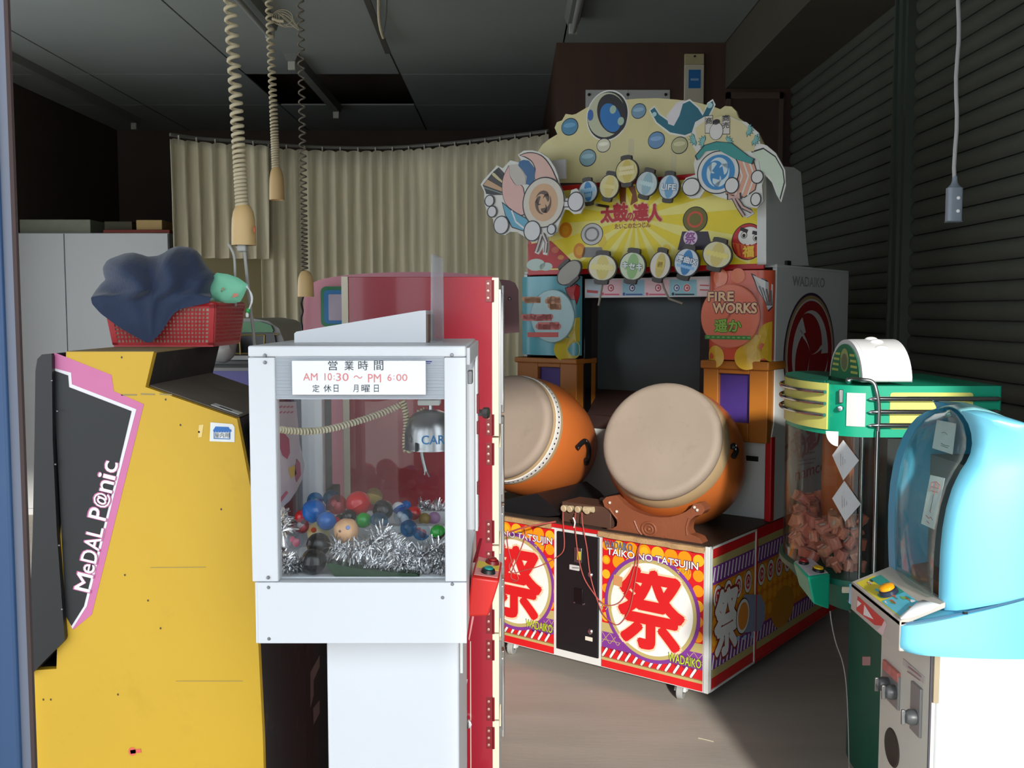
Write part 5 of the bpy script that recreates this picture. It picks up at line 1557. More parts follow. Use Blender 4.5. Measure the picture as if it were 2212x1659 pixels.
mb = MB(); mb.tube(smooth_line([h(x, y, 'y', -.014) for x, y in ((1238, 1118), (1242, 1128), (1240, 1140))], 4), .003, 6).build('cord_knot', mat('white_string', (226, 226, 226)), tk)

# ---- upper cabinet of the drum game
YU = .56
UX = lambda px, py=700, y=YU: h(px, py, 'y', y).x
UZ = lambda px, py, y=YU: h(px, py, 'y', y).z
ZTOP = h(1690, 578, 'x', 0).z
ys0 = h(1690, 800, 'x', -.004).y
xL0, xL1 = UX(1131), UX(1262)
xR0, xR1 = UX(1535), UX(1676)
# side boards with rounded lower front corner
def sideboard(x0, x1):
    pl = [(YU - .02, ZT), (YM, ZT), (YM, ZTOP), (YU + .0, ZTOP), (YU, 1.0), (YU - .02, .95)]
    return MB().prism(pl, 'x', x0, x1).build('side_board', WHT, tk, bevel=.004)
sideboard(-.018, 0.0); sideboard(-TW, -TW + .018)
MB().box(-TW + .02, -.02, YU + .30, YM - .01, ZT, ZTOP - .01).build('inner_case', BLACKM, tk)
MB().box(-TW, 0, YU, YM, ZTOP, ZTOP + .012).build('roof_board', WHT, tk, bevel=.003)
# white lower front and its red edge
zl = UZ(1600, 950)
MB().box(-TW + .019, -.019, YU + .012, YU + .04, ZT, zl).build('lower_front', WHT, tk, bevel=.003)
MB().box(-.026, .002, YU - .024, YU + .012, ZT, UZ(1690, 945)).build('red_edge', REDT, tk, bevel=.004)
q = h(1621, 990, 'y', YU + .012)
MB().box(q.x - .035, q.x + .035, YU + .006, YU + .012, q.z - .010, q.z + .010).build('card_slot', BLACK, tk)
q = h(1318, 1085, 'y', YU + .012)
MB().box(-.55, -.42, YU + .008, YU + .012, ZT + .03, ZT + .075).build('speaker_grille', mat('grille_grey', (120, 120, 118), rough=.6), tk)
q = h(1715, 1100, 'x', 0.0)
MB().box(-.001, .003, q.y - .05, q.y + .04, ZT + .01, q.z + .055).build('vent', BLACK, tk)
# screen
sx0, sx1 = UX(1264), UX(1533)
sz1 = UZ(1400, 642)
BEZ = mat('dark_brown_bezel', (62, 46, 44), rough=.35, var=.08)
gx0, gx1, gz0, gz1 = h(1290, 750, 'y', YU + .14).x, h(1512, 750, 'y', YU + .14).x, h(1400, 848, 'y', YU + .14).z, sz1 - .0
bz0 = UZ(1400, 905)
MB().hexa([(sx0, YU + .02, bz0), (sx1, YU + .02, bz0), (gx1, YU + .14, gz0), (gx0, YU + .14, gz0), (sx0, YU + .02, bz0 + .004), (sx1, YU + .02, bz0 + .004), (gx1, YU + .14, gz0 + .004), (gx0, YU + .14, gz0 + .004)]).build('lower_bezel', BEZ, tk)
MB().hexa([(sx0, YU + .02, bz0), (gx0, YU + .14, gz0), (gx0, YU + .15, gz0), (sx0, YU + .03, bz0), (sx0, YU + .02, sz1), (gx0, YU + .14, sz1), (gx0, YU + .15, sz1), (sx0, YU + .03, sz1)]).build('side_bezel', BEZ, tk)
MB().hexa([(gx1, YU + .14, gz0), (sx1, YU + .02, bz0), (sx1, YU + .03, bz0), (gx1, YU + .15, gz0), (gx1, YU + .14, sz1), (sx1, YU + .02, sz1), (sx1, YU + .03, sz1), (gx1, YU + .15, sz1)]).build('side_bezel', BEZ, tk)
MB().box(gx0 - .01, gx1 + .01, YU + .142, YU + .16, gz0, sz1 + .02).build('screen', mat('dark_screen', (70, 82, 84), rough=.38, var=.06, spec=.3), tk)
MB().box(sx0 - .006, sx0 + .002, YU - .005, YU + .05, bz0, sz1).build('screen_edge', mat('glossy_black', (14, 14, 15), rough=.2), tk)
MB().box(sx0, sx1, YU + .0, YU + .02, zl - .002, bz0).build('screen_sill', BEZ, tk, bevel=.003)
# instruction strip
MB().box(sx0, sx1, YU - .004, YU + .02, sz1, UZ(1400, 600)).build('instruction_strip', mat('strip_white', (216, 214, 212), rough=.35), tk)
pr = Print(FT, 'y', YU - .004, -1)
pals = [(196, 214, 222), (238, 200, 206), (150, 200, 216), (240, 206, 210), (150, 206, 216), (232, 216, 214)]
xs_ = [1266, 1302, 1344, 1393, 1446, 1506, 1534]
for i in range(6):
    pr.poly([(xs_[i] + 1, 604), (xs_[i + 1] - 1, 604), (xs_[i + 1] - 1, 639), (xs_[i] + 1, 639)], pals[i], 0)
for px, col in ((1320, (200, 60, 80)), (1366, (60, 90, 140)), (1422, (206, 80, 96)), (1462, (60, 120, 170)), (1484, (210, 80, 90))):
    pr.dpx(px, 622, 8, 9, (236, 236, 236), 1, 20); pr.dpx(px, 622, 7, 8, col, 2, 20); pr.dpx(px, 622, 4.5, 5.2, (240, 230, 230), 3, 16); pr.dpx(px + 1, 622, 2.4, 2.8, col, 4, 12)
for a, b, col in ((1306, 1338, (214, 80, 110)), (1352, 1388, (60, 80, 160)), (1402, 1440, (214, 90, 120)), (1458, 1500, (40, 50, 60))):
    pr.line([(a, 636), (b, 636)], .006, col, 1)
    pr.dpx(a - 4, 635, 3, 3.5, col, 1, 10)
pr.line([(1268, 629), (1292, 631)], .012, (196, 70, 70), 1)
pr.line([(1512, 616), (1532, 617)], .006, (200, 110, 110), 1); pr.line([(1512, 626), (1532, 627)], .006, (200, 110, 110), 1)
pr.build('instruction_print', tk)

# orange pillars with purple insets, curved printed panels above
PURV = mat('violet_felt', (70, 48, 128), rough=.5, var=.08)
def pillar(x0, x1, ztop_, inx0, inx1, inz0, inz1, zbot):
    y0 = YU - .06
    f = MB()
    f.box(x0, inx0, y0, YU + .1, zbot, ztop_).box(inx1, x1, y0, YU + .1, zbot, ztop_)
    f.box(inx0, inx1, y0, YU + .1, inz1, ztop_).box(inx0, inx1, y0, YU + .1, zbot, inz0)
    p_ = f.build('pillar_frame', ORANGE, tk, bevel=.004, seg=3)
    MB().box(x0 - .008, x1 + .008, y0 - .014, YU + .1, inz1 + .018, ztop_).build('pillar_cap', ORANGE, tk, bevel=.006, seg=3)
    MB().box(inx0, inx1, y0 + .02, y0 + .03, inz0, inz1).build('inset', PURV, p_)
pillar(UX(1535), -.004, UZ(1600, 778), UX(1567), UX(1634), UZ(1600, 910), UZ(1600, 806), UZ(1600, 950))
pillar(-TW + .004, UX(1262), UZ(1200, 772), UX(1178), UX(1226), UZ(1200, 900), UZ(1200, 792), UZ(1200, 920))
def bulge(x0, x1, z0, z1, m, name):
    cx_ = (x0 + x1) / 2; w_ = (x1 - x0) / 2
    pl = [(cx_ + w_ * math.cos(a), YU - .01 - .075 * math.sin(a)) for a in [PI * i / 24 for i in range(25)]]
    return MB().prism(pl, 'z', z0, z1).build(name, m, tk)
bzR0, bzR1 = UZ(1605, 776), UZ(1605, 586)
bR = bulge(UX(1537), -.003, bzR0, bzR1, mat('coral_print_sheet', (222, 96, 66), rough=.25, var=.14, scale=9), 'curved_panel')
bzL0, bzL1 = UZ(1200, 766), UZ(1200, 598)
bL = bulge(-TW + .004, UX(1260), bzL0, bzL1, mat('teal_print_sheet', (96, 176, 190), rough=.25, var=.14, scale=9), 'curved_panel')
class CurvePrint:
    """flat print wrapped over a curved panel"""
    def __init__(s, x0, x1): s.x0, s.x1 = x0, x1; s.mb = MB(); s.cols = []
    def disc(s, px, py, r, rgb, l, sx=1.0, n=20, kx=None):
        c_ = h(px, py, 'y', YU - .06)
        s.polym([(c_.x + r * sx * math.cos(2 * PI * i / n), c_.z + r * math.sin(2 * PI * i / n)) for i in range(n)], rgb, l)
    def poly(s, pts, rgb, l):
        s.polym([(h(x, y, 'y', YU - .06).x, h(x, y, 'y', YU - .06).z) for x, y in pts], rgb, l)
    def polym(s, pts, rgb, l):
        if rgb not in s.cols: s.cols.append(rgb)
        cx_, w_ = (s.x0 + s.x1) / 2, (s.x1 - s.x0) / 2
        out = []
        for x, z in pts:
            x = max(s.x0 + .002, min(s.x1 - .002, x)); t_ = (x - cx_) / w_
            out.append((x, YU - .0108 - .075 * math.sqrt(max(0, 1 - t_ * t_)) - .0012 - .0006 * l, z))
        c_ = tuple(sum(v_[i] for v_ in out) / len(out) for i in range(3))
        n = len(out)
        t_ = (c_[0] - cx_) / w_
        c_ = (c_[0], YU - .0108 - .075 * math.sqrt(max(0, 1 - t_ * t_)) - .0012 - .0006 * l, c_[2])
        s.mb.add(out + [c_], [(i, (i + 1) % n, n) for i in range(n)], s.cols.index(rgb))
    def build(s, name, par): return s.mb.build(name, [ink(c_, .3) for c_ in s.cols], par, smooth=False)
cp = CurvePrint(UX(1537), -.003)
for px, py, r in ((1548, 770, .045), (1618, 772, .05), (1637, 750, .05), (1665, 722, .05), (1668, 760, .045)):
    cp.disc(px, py, min(r, .055), (226, 184, 50), 1)
for pts in ([(1626, 590), (1652, 604), (1676, 612), (1668, 626), (1674, 640), (1664, 652), (1668, 664), (1656, 674), (1650, 650), (1638, 626), (1632, 606)],):
    cp.poly(pts, (60, 50, 60), 1); cx_ = 1652; cy_ = 632
    cp.poly([(cx_ + (x - cx_) * .86, cy_ + (y - cy_) * .9) for x, y in pts], (216, 216, 214), 2)
for k in range(5): cp.poly([(1640 + k * 6, 618 + k * 3), (1643 + k * 6, 618 + k * 3), (1655 + k * 2, 660), (1653 + k * 2, 660)], (120, 116, 120), 3)
for px, py, r in ((1560, 600, .06), (1600, 596, .05)): cp.disc(px, py, r * .6, (232, 130, 90), 1)
cp.build('panel_print', bR)
cp = CurvePrint(-TW + .004, UX(1260))
for px, py, r in ((1246, 712, .055), (1224, 755, .055)): cp.disc(px, py, r, (214, 196, 60), 1)
cp.poly([(1252, 735), (1261, 730), (1261, 766), (1244, 766)], (226, 130, 90), 1)
pts = [(1222, 622), (1240, 612), (1252, 618), (1250, 636), (1240, 660), (1238, 648), (1232, 648), (1226, 636)]
cp.poly(pts, (60, 40, 44), 1); cp.poly([(1238 + (x - 1238) * .86, 632 + (y - 632) * .88) for x, y in pts], (196, 44, 52), 2)
cp.build('panel_print', bL)
# round title signs
def round_sign(px, py, rpx, name, tint):
    y = YU - .10
    c_ = h(px, py, 'y', y); r_ = rpx * (oT.y + .4) / F_PX
    d_ = MB().lathe([(0, .004), (r_ * .97, .004), (r_, .001), (r_, -.004), (0, -.004)], 48, 0, oriented((0, -1, 0), c_)).build('round_sign', mat(name, tint, rough=.22, var=.10, scale=12), tk)
    return d_, y - .004, c_, r_
d_, yp, c_, r_ = round_sign(1577, 683, 70, 'coral_disc', (232, 134, 108))
pr = Print(FT, 'y', yp, -1)
for a, b, rr in ((-.35, .1, .4), (.3, -.2, .45), (-.1, -.55, .35), (.45, .4, .3)): pr.disc((c_.x + a * r_, c_.z + b * r_), r_ * rr, r_ * rr * .8, (226, 120, 92), 0)
for tx, bx_ in (('FIRE', (1530, 631, 1585, 650)), ('WORKS', (1540, 655, 1634, 676))):
    pr.tpx(tx, *bx_, (96, 30, 60), 2, bold=.15); pr.tpx(tx, *bx_, (232, 196, 150), 3, bold=.06)
pr.tpx('遥か', 1544, 690, 1601, 717, (50, 120, 50), 2, bold=.09); pr.tpx('遥か', 1544, 690, 1601, 717, (150, 190, 80), 3, bold=.03)
pr.line([(1523, 728), (1622, 730)], .016, (70, 140, 70), 2)
for k in range(9): pr.line([(1527 + k * 11, 728 + k * .2), (1533 + k * 11, 728 + k * .2)], .006, (130, 180, 110), 3)
pr.build('sign_lettering', tk)
d_, yp, c_, r_ = round_sign(1193, 683, 66, 'pale_teal_disc', (150, 190, 192))
pr = Print(FT, 'y', yp, -1)
def blobline(x0, x1, y, wd, col, l, seed):
    rn = random.Random(seed); pr.line([(x0, y), (x1, y)], wd, col, l)
    x = x0
    while x < x1: pr.dpx(x, y + rn.uniform(-3, 3), 5, 6, col, l, 10); x += 5
blobline(1133, 1168, 648, .028, (196, 140, 98), 1, 1); blobline(1182, 1210, 648, .028, (196, 140, 98), 1, 2); blobline(1188, 1212, 662, .03, (196, 140, 98), 1, 3)
blobline(1130, 1192, 686, .03, (204, 108, 100), 1, 4); blobline(1162, 1208, 704, .035, (204, 108, 100), 1, 5); pr.line([(1140, 723), (1206, 723)], .022, (206, 84, 76), 1)
pr.build('sign_lettering', tk)

# ---- header: lit sign box, cream cloud board, lantern plates
YH = .50
HX = lambda px, py=480, y=YH: h(px, py, 'y', y).x
HZ = lambda px, py, y=YH: h(px, py, 'y', y).z
hz0, hz1 = HZ(1400, 588), HZ(1400, 384)
hx0, hx1 = HX(1140), HX(1652)
hx0 = max(hx0, -TW)
MB().box(hx0, hx1, YH + .01, YH + .30, ZTOP + .012 if ZTOP + .012 < hz1 else hz0, hz1 - .01).build('sign_box', BLACKM, tk)
MB().box(hx0, hx1, YH, YH + .012, hz0, hz1).build('sign_face', mat('red_sign_border', (190, 26, 30), rough=.35, var=.04), tk, bevel=.003)
# rounded white end of the sign box
q = [h(x, y, 'x', hx1 + .012) for x, y in ((1652, 572), (1744, 574), (1740, 540), (1727, 372), (1712, 362), (1652, 356))]
pl = [(a.y, a.z) for a in q]
MB().prism(pl, 'x', hx1 - .02, hx1 + .018).build('sign_box_end', WHT, tk, bevel=.012, seg=3)
pr = Print(FT, 'y', YH, -1)
m_ = .022
a, b, c0, d0 = hx0 + m_, hx1 - m_, hz0 + m_, hz1 - m_
pr._put([(a, c0), (b, c0), (b, d0), (a, d0)], [(0, 1, 2, 3)], (238, 216, 40), 0)
ctr = pr.st(1372, 470)
for k in range(16):
    an = 2 * PI * k / 16 + .1
    for s_, col in ((.09, (242, 232, 130)),):
        pts = [ctr]
        for f in (-s_, s_):
            L_ = 1.5
            x, z = ctr[0] + math.cos(an + f) * L_, ctr[1] + math.sin(an + f) * L_
            # clip to the panel
            dx, dz = x - ctr[0], z - ctr[1]; t_ = 1
            for lim, o0_, dd in ((a, ctr[0], dx), (b, ctr[0], dx), (c0, ctr[1], dz), (d0, ctr[1], dz)):
                if abs(dd) > 1e-9:
                    tt = (lim - o0_) / dd
                    if 0 < tt < t_: t_ = tt
            pts.append((ctr[0] + dx * t_, ctr[1] + dz * t_))
        pr._put(pts, [(0, 1, 2)], col, 1)
# coins, red corner with pale waves
for px, py, rx, ry in ((1222, 497, 14, 17), (1252, 542, 13, 17), (1300, 520, 10, 14), (1440, 540, 10, 12)):
    if px < 1260:
        pr.dpx(px, py, rx, ry, (226, 140, 30), 2, 24); pr.dpx(px, py, rx * .6, ry * .6, (236, 166, 40), 3, 20)
    else: pr.dpx(px, py, rx, ry, (236, 206, 60), 2, 24)
pr.poly([(1140, 528), (1190, 520), (1232, 560), (1215, 580), (1148, 580)], (184, 28, 32), 2)
pr.dpx(1158, 572, 20, 13, (186, 206, 196), 3, 24); pr.dpx(1180, 576, 14, 9, (186, 206, 196), 3, 24)
pr.dpx(1200, 540, 8, 7, (206, 100, 60), 3, 14); pr.dpx(1212, 556, 7, 5, (206, 130, 50), 3, 14)
# crest flag behind the logo
pr.poly([(1337, 400), (1353, 396), (1352, 446), (1340, 440)], (134, 70, 24), 2); pr.poly([(1353, 396), (1372, 402), (1378, 434), (1362, 444), (1366, 420)], (134, 70, 24), 2)
for off, col, l, bd in ((0, (226, 190, 150), 3, .11), (0, (190, 28, 40), 4, .055)):
    for tx, x0, x1, y0, y1 in (('太', 1299, 1326, 447, 480), ('鼓', 1326, 1356, 440, 478), ('の', 1356, 1368, 460, 476), ('達', 1369, 1400, 440, 476), ('人', 1400, 1429, 442, 478)):
        pr.tpx(tx, x0, y0, x1, y1, col, l, bold=bd)
pr.tpx('たいこのたつじん', 1328, 482, 1405, 493, (240, 226, 120), 3, bold=.08); pr.tpx('たいこのたつじん', 1328, 482, 1405, 493, (160, 84, 40), 4, bold=.03)
# plain festival shapes: a grey and white drum, an olive drum with the purple crest
pr.dpx(1279, 506, 24, 24, (40, 40, 44), 2); pr.dpx(1279, 506, 22.5, 22.5, (206, 206, 206), 3); pr.dpx(1279, 506, 16, 16, (120, 116, 116), 4); pr.dpx(1279, 506, 12, 12, (206, 206, 206), 5)
pr.poly([(1262, 534), (1300, 534), (1308, 556), (1256, 556)], (130, 128, 126), 2)
pr.dpx(1502, 474, 27, 28, (50, 48, 16), 2); pr.dpx(1502, 474, 25, 26, (110, 106, 34), 3); pr.dpx(1502, 474, 17, 18, (206, 84, 50), 4); pr.dpx(1502, 474, 13, 13, (110, 106, 34), 5)
pr.poly([(1474, 500), (1530, 500), (1540, 540), (1464, 540)], (50, 40, 60), 2)
pr.dpx(1492, 514, 15, 16, (232, 210, 230), 4); pr.tpx('祭', 1481, 502, 1503, 526, (150, 80, 150), 5, bold=.03)
# papier-mache wishing doll
pr.dpx(1616, 522, 36, 40, (60, 20, 20), 2); pr.dpx(1616, 522, 34, 38, (200, 40, 34), 3)
pr.dpx(1619, 510, 25, 21, (40, 20, 20), 4); pr.dpx(1619, 510, 24, 20, (236, 236, 230), 5)
for px, py in ((1608, 508), (1634, 514)): pr.dpx(px, py, 7, 7.5, (60, 50, 50), 6, 20); pr.dpx(px, py, 5.6, 6.2, (240, 236, 224), 7, 20); pr.dpx(px, py + 1, 3.6, 4.2, (20, 20, 22), 8, 16)
pr.line([(1600, 494), (1616, 500)], .014, (24, 22, 24), 6); pr.line([(1626, 502), (1642, 505)], .014, (24, 22, 24), 6)
pr.poly([(1582, 524), (1616, 530), (1650, 528), (1646, 548), (1620, 560), (1592, 550)], (220, 100, 26), 6)
for k in range(6): pr.line([(1588 + k * 11, 527 + (k % 2)), (1594 + k * 9, 553)], .008, (200, 40, 30), 7)
pr.poly([(1604, 532), (1630, 534), (1628, 556), (1606, 554)], (214, 74, 24), 8)
pr.tpx('福', 1606, 532, 1629, 555, (246, 206, 60), 9, bold=.05)
pr.build('sign_print', tk)

# cream cloud-edged board standing behind the sign
YC = YH + .05
CREAMB = mat('cream_board', (226, 216, 160), rough=.5, var=.08, scale=3, dirt=(190, 160, 90), dirt_amt=.3)
ol = [(1160, 395), (1160, 330), (1172, 312), (1187, 300), (1204, 290), (1198, 276), (1203, 264), (1214, 260), (1222, 246), (1236, 248), (1244, 246)] + [(1268, 232), (1300, 222), (1340, 216), (1380, 213), (1420, 212), (1460, 215), (1500, 220), (1540, 230), (1556, 236), (1566, 229), (1580, 230), (1590, 240), (1595, 254), (1622, 274), (1640, 292), (1660, 330), (1662, 395)]
pl = [(h(x, y, 'y', YC).x, h(x, y, 'y', YC).z) for x, y in ol]
cb2 = MB().prism(pl, 'y', YC, YC + .012).build('cloud_board', CREAMB, tk)
pr = Print(FT, 'y', YC, -1)
# plain drums and paper balls printed on it
def bowl(px, py, rx, ry, rot, rim, shell_, inner_):
    c_ = pr.st(px, py); e_ = pr.st(px + rx, py); f_ = pr.st(px, py - ry)
    a_, b_ = abs(e_[0] - c_[0]), abs(f_[1] - c_[1])
    return c_, a_, b_
c_, a_, b_ = bowl(1312, 250, 44, 52, 0, 0, 0, 0)
pr.disc(c_, a_ * 1.06, b_ * 1.06, (236, 236, 228), 0, 40, .5); pr.disc(c_, a_, b_, (40, 40, 44), 1, 40, .5); pr.disc((c_[0] - .006, c_[1] + .004), a_ * .92, b_ * .93, (196, 200, 170), 2, 40, .5)
q_ = pr.st(1322, 246); pr.disc(q_, a_ * .66, b_ * .9, (44, 40, 46), 3, 40, .55); pr.disc((q_[0] - .006, q_[1] - .016), a_ * .46, b_ * .66, (44, 120, 190), 4, 40, .55)
pr.dpx(1276, 249, 6, 12, (60, 110, 180), 5, 20); pr.dpx(1325, 237, 7, 9, (170, 200, 180), 6, 18); pr.dpx(1342, 262, 7, 9, (170, 200, 180), 6, 18)
for px, py, r, col in ((1231, 274, 17, (80, 140, 176)), (1380, 240, 15, (120, 156, 180)), (1418, 303, 17, (110, 150, 190)), (1270, 341, 17, (140, 178, 190)), (1304, 314, 14, (226, 222, 196)), (1468, 314, 17, (190, 186, 140))):
    pr.dpx(px, py, r * 1.08, r * 1.12, (40, 50, 60), 1, 24); pr.dpx(px, py, r, r, col, 2, 24); pr.dpx(px, py - r * .2, r * .75, r * .3, tuple(min(255, x + 30) for x in col), 3, 20)
c_ = pr.st(1474, 248)
pr.poly([(1402, 238), (1414, 228), (1426, 246), (1450, 262), (1470, 222), (1490, 214), (1512, 232), (1520, 244), (1528, 222), (1540, 214), (1546, 226), (1534, 252), (1516, 282), (1480, 296), (1446, 290), (1416, 266)], (236, 236, 228), 0)
pr.poly([(1405, 239), (1414, 232), (1424, 248), (1450, 266), (1472, 226), (1490, 218), (1508, 234), (1518, 250), (1531, 224), (1540, 218), (1542, 228), (1530, 252), (1513, 279), (1480, 292), (1448, 286), (1419, 264)], (34, 110, 130), 1)
pr.poly([(1440, 250), (1462, 222), (1478, 216), (1468, 250), (1456, 272), (1444, 268)], (226, 222, 226), 2)
pr.dpx(1414, 247, 5, 5, (180, 220, 220), 3, 14); pr.dpx(1534, 228, 6, 6, (180, 220, 220), 3, 14)
# tape strips
for px in (1358, 1450): pr.poly([(px, 300), (px + 12, 300), (px + 10, 380), (px - 2, 380)], (212, 204, 160), 0)
pr.build('cloud_print', cb2)
MB().box(h(1204, 380, 'y', YH - .01).x - .03, h(1222, 380, 'y', YH - .01).x, YH - .012, YH - .002, HZ(1210, 388), HZ(1210, 346)).build('paper_note', mat('lilac_white_paper', (214, 212, 218), rough=.7), tk)

# lantern-shaped plates
def lantern(px, py, rx, ry, tilt, body, stripe, txt=None, tcol=(240, 240, 240), bars=None, y=YH - .05):
    c_ = h(px, py, 'y', y); ex = h(px + rx, py, 'y', y); ez = h(px, py - ry, 'y', y)
    a_, b_ = abs(ex.x - c_.x), abs(ez.z - c_.z)
    ca_, sa_ = math.cos(math.radians(tilt)), math.sin(math.radians(tilt))
    def T2(x, z): return (c_.x + x * ca_ - z * sa_, c_.z + x * sa_ + z * ca_)
    n = 36
    el = lambda f: [T2(a_ * f * math.cos(2 * PI * i / n), b_ * f * math.sin(2 * PI * i / n)) for i in range(n)]
    pl_ = MB().prism(el(1.0), 'y', y, y + .008).build('lantern_plate', mat('lantern_outline', (52, 50, 48), rough=.5), tk)
    capm = mat('lantern_cap_grey', (66, 62, 58), rough=.45)
    for s_ in (1, -1):
        z_ = b_ * s_
        cap = [T2(*v_) for v_ in ((-a_ * .48, z_ * .90), (a_ * .48, z_ * .90), (a_ * .44, z_ * 1.18), (a_ * .2, z_ * 1.24), (-a_ * .2, z_ * 1.24), (-a_ * .44, z_ * 1.18))]
        MB().prism(cap, 'y', y - .006, y + .008).build('lantern_cap', capm, pl_, bevel=.002)
    p2 = Print(FT, 'y', y, -1)
    p2._put(el(.92), [tuple(range(n))], body, 0)
    if stripe:
        st2 = [T2(a_ * .40 * math.cos(t_) * (1.15 if math.cos(t_) > 0 else 1), b_ * .86 * math.sin(t_)) for t_ in [2 * PI * i / n for i in range(n)]]
        p2._put(st2, [tuple(range(n))], stripe, 1)
    if txt:
        for ln, (tz, tw, th, bd) in txt:
            cc_ = T2(0, b_ * tz)
            oc_ = tuple(max(0, int(x * .45)) for x in (stripe or body))
            dk_ = tuple(int(x * .72) for x in (stripe or body))
            p2.text(ln, cc_, a_ * tw, b_ * th, dk_, 3, bold=.14, rot=math.radians(tilt))
            p2.text(ln, cc_, a_ * tw, b_ * th, (236, 242, 246), 4, bold=.05, rot=math.radians(tilt))
    if bars:
        for (bz, bw, bh, col) in bars:
            w2, h2 = a_ * bw / 2, b_ * bh / 2
            pp_ = []
            for i in range(14): pp_.append(T2(-w2 + 2 * w2 * i / 13, b_ * bz + h2 + h2 * .25 * (-1) ** i))
            for i in range(14): pp_.append(T2(w2 - 2 * w2 * i / 13, b_ * bz - h2 - h2 * .25 * (-1) ** i))
            p2._put(pp_, [tuple(range(28))], col, 3)
    p2.build('lantern_print', pl_)
W3, B3, Y3, G3 = (226, 226, 214), (60, 136, 196), (222, 204, 120), (150, 196, 130)
lantern(1270, 414, 21, 25, 4, (200, 216, 222), B3, bars=[(.12, 1.5, .36, (150, 196, 226)), (-.32, .7, .34, (150, 196, 226))])
lantern(1316, 403, 22, 27, -12, (222, 214, 160), Y3, bars=[(.0, 1.3, .3, (234, 220, 150))])
lantern(1397, 397, 24, 28, -16, (196, 210, 210), (150, 186, 196), bars=[(.0, 1.4, .34, (196, 224, 226))])
lantern(1445, 404, 23, 28, -6, (196, 212, 222), (110, 166, 206), txt=[('LIFE', (.0, 1.35, .42, (206, 230, 246)))])
lantern(1354, 370, 25, 28, 2, (220, 208, 140), (214, 192, 96), bars=[(.25, 1.3, .3, (238, 226, 170)), (-.12, 1.4, .3, (238, 226, 170))], y=YH - .058)
lantern(1229, 589, 30, 22, 35, (160, 156, 146), None)
lantern(1301, 578, 32, 30, -4, (228, 224, 190), (222, 208, 120), bars=[(.02, 1.5, .4, (238, 228, 150))])
lantern(1366, 575, 29, 32, -8, (214, 226, 196), G3, txt=[('キセキ', (.0, 1.5, .44, (226, 240, 214)))])
lantern(1426, 573, 23, 31, -12, (226, 222, 208), (214, 196, 110), bars=[(.05, .8, .62, (232, 214, 110)), (.05, .5, .4, (206, 170, 60))])
lantern(1483, 567, 28, 32, -14, (214, 226, 234), B3, txt=[('序曲IX', (.18, 1.6, .44, (226, 240, 250)))], bars=[(-.3, 1.4, .2, (150, 200, 240))])
lantern(1549, 550, 33, 30, -14, (226, 222, 180), Y3, bars=[(.02, 1.5, .36, (240, 228, 130))])
# bent clear tabs under the lanterns
for pts in (((1303, 603), (1300, 622), (1296, 645), (1293, 660)), ((1428, 600), (1434, 622), (1445, 645), (1475, 656))):
    mb = MB(); mb.tube([h(x, y, 'y', YH - .02) for x, y in pts], .005, 6); mb.build('tab', mat('pale_tab', (150, 144, 130), rough=.4), tk)

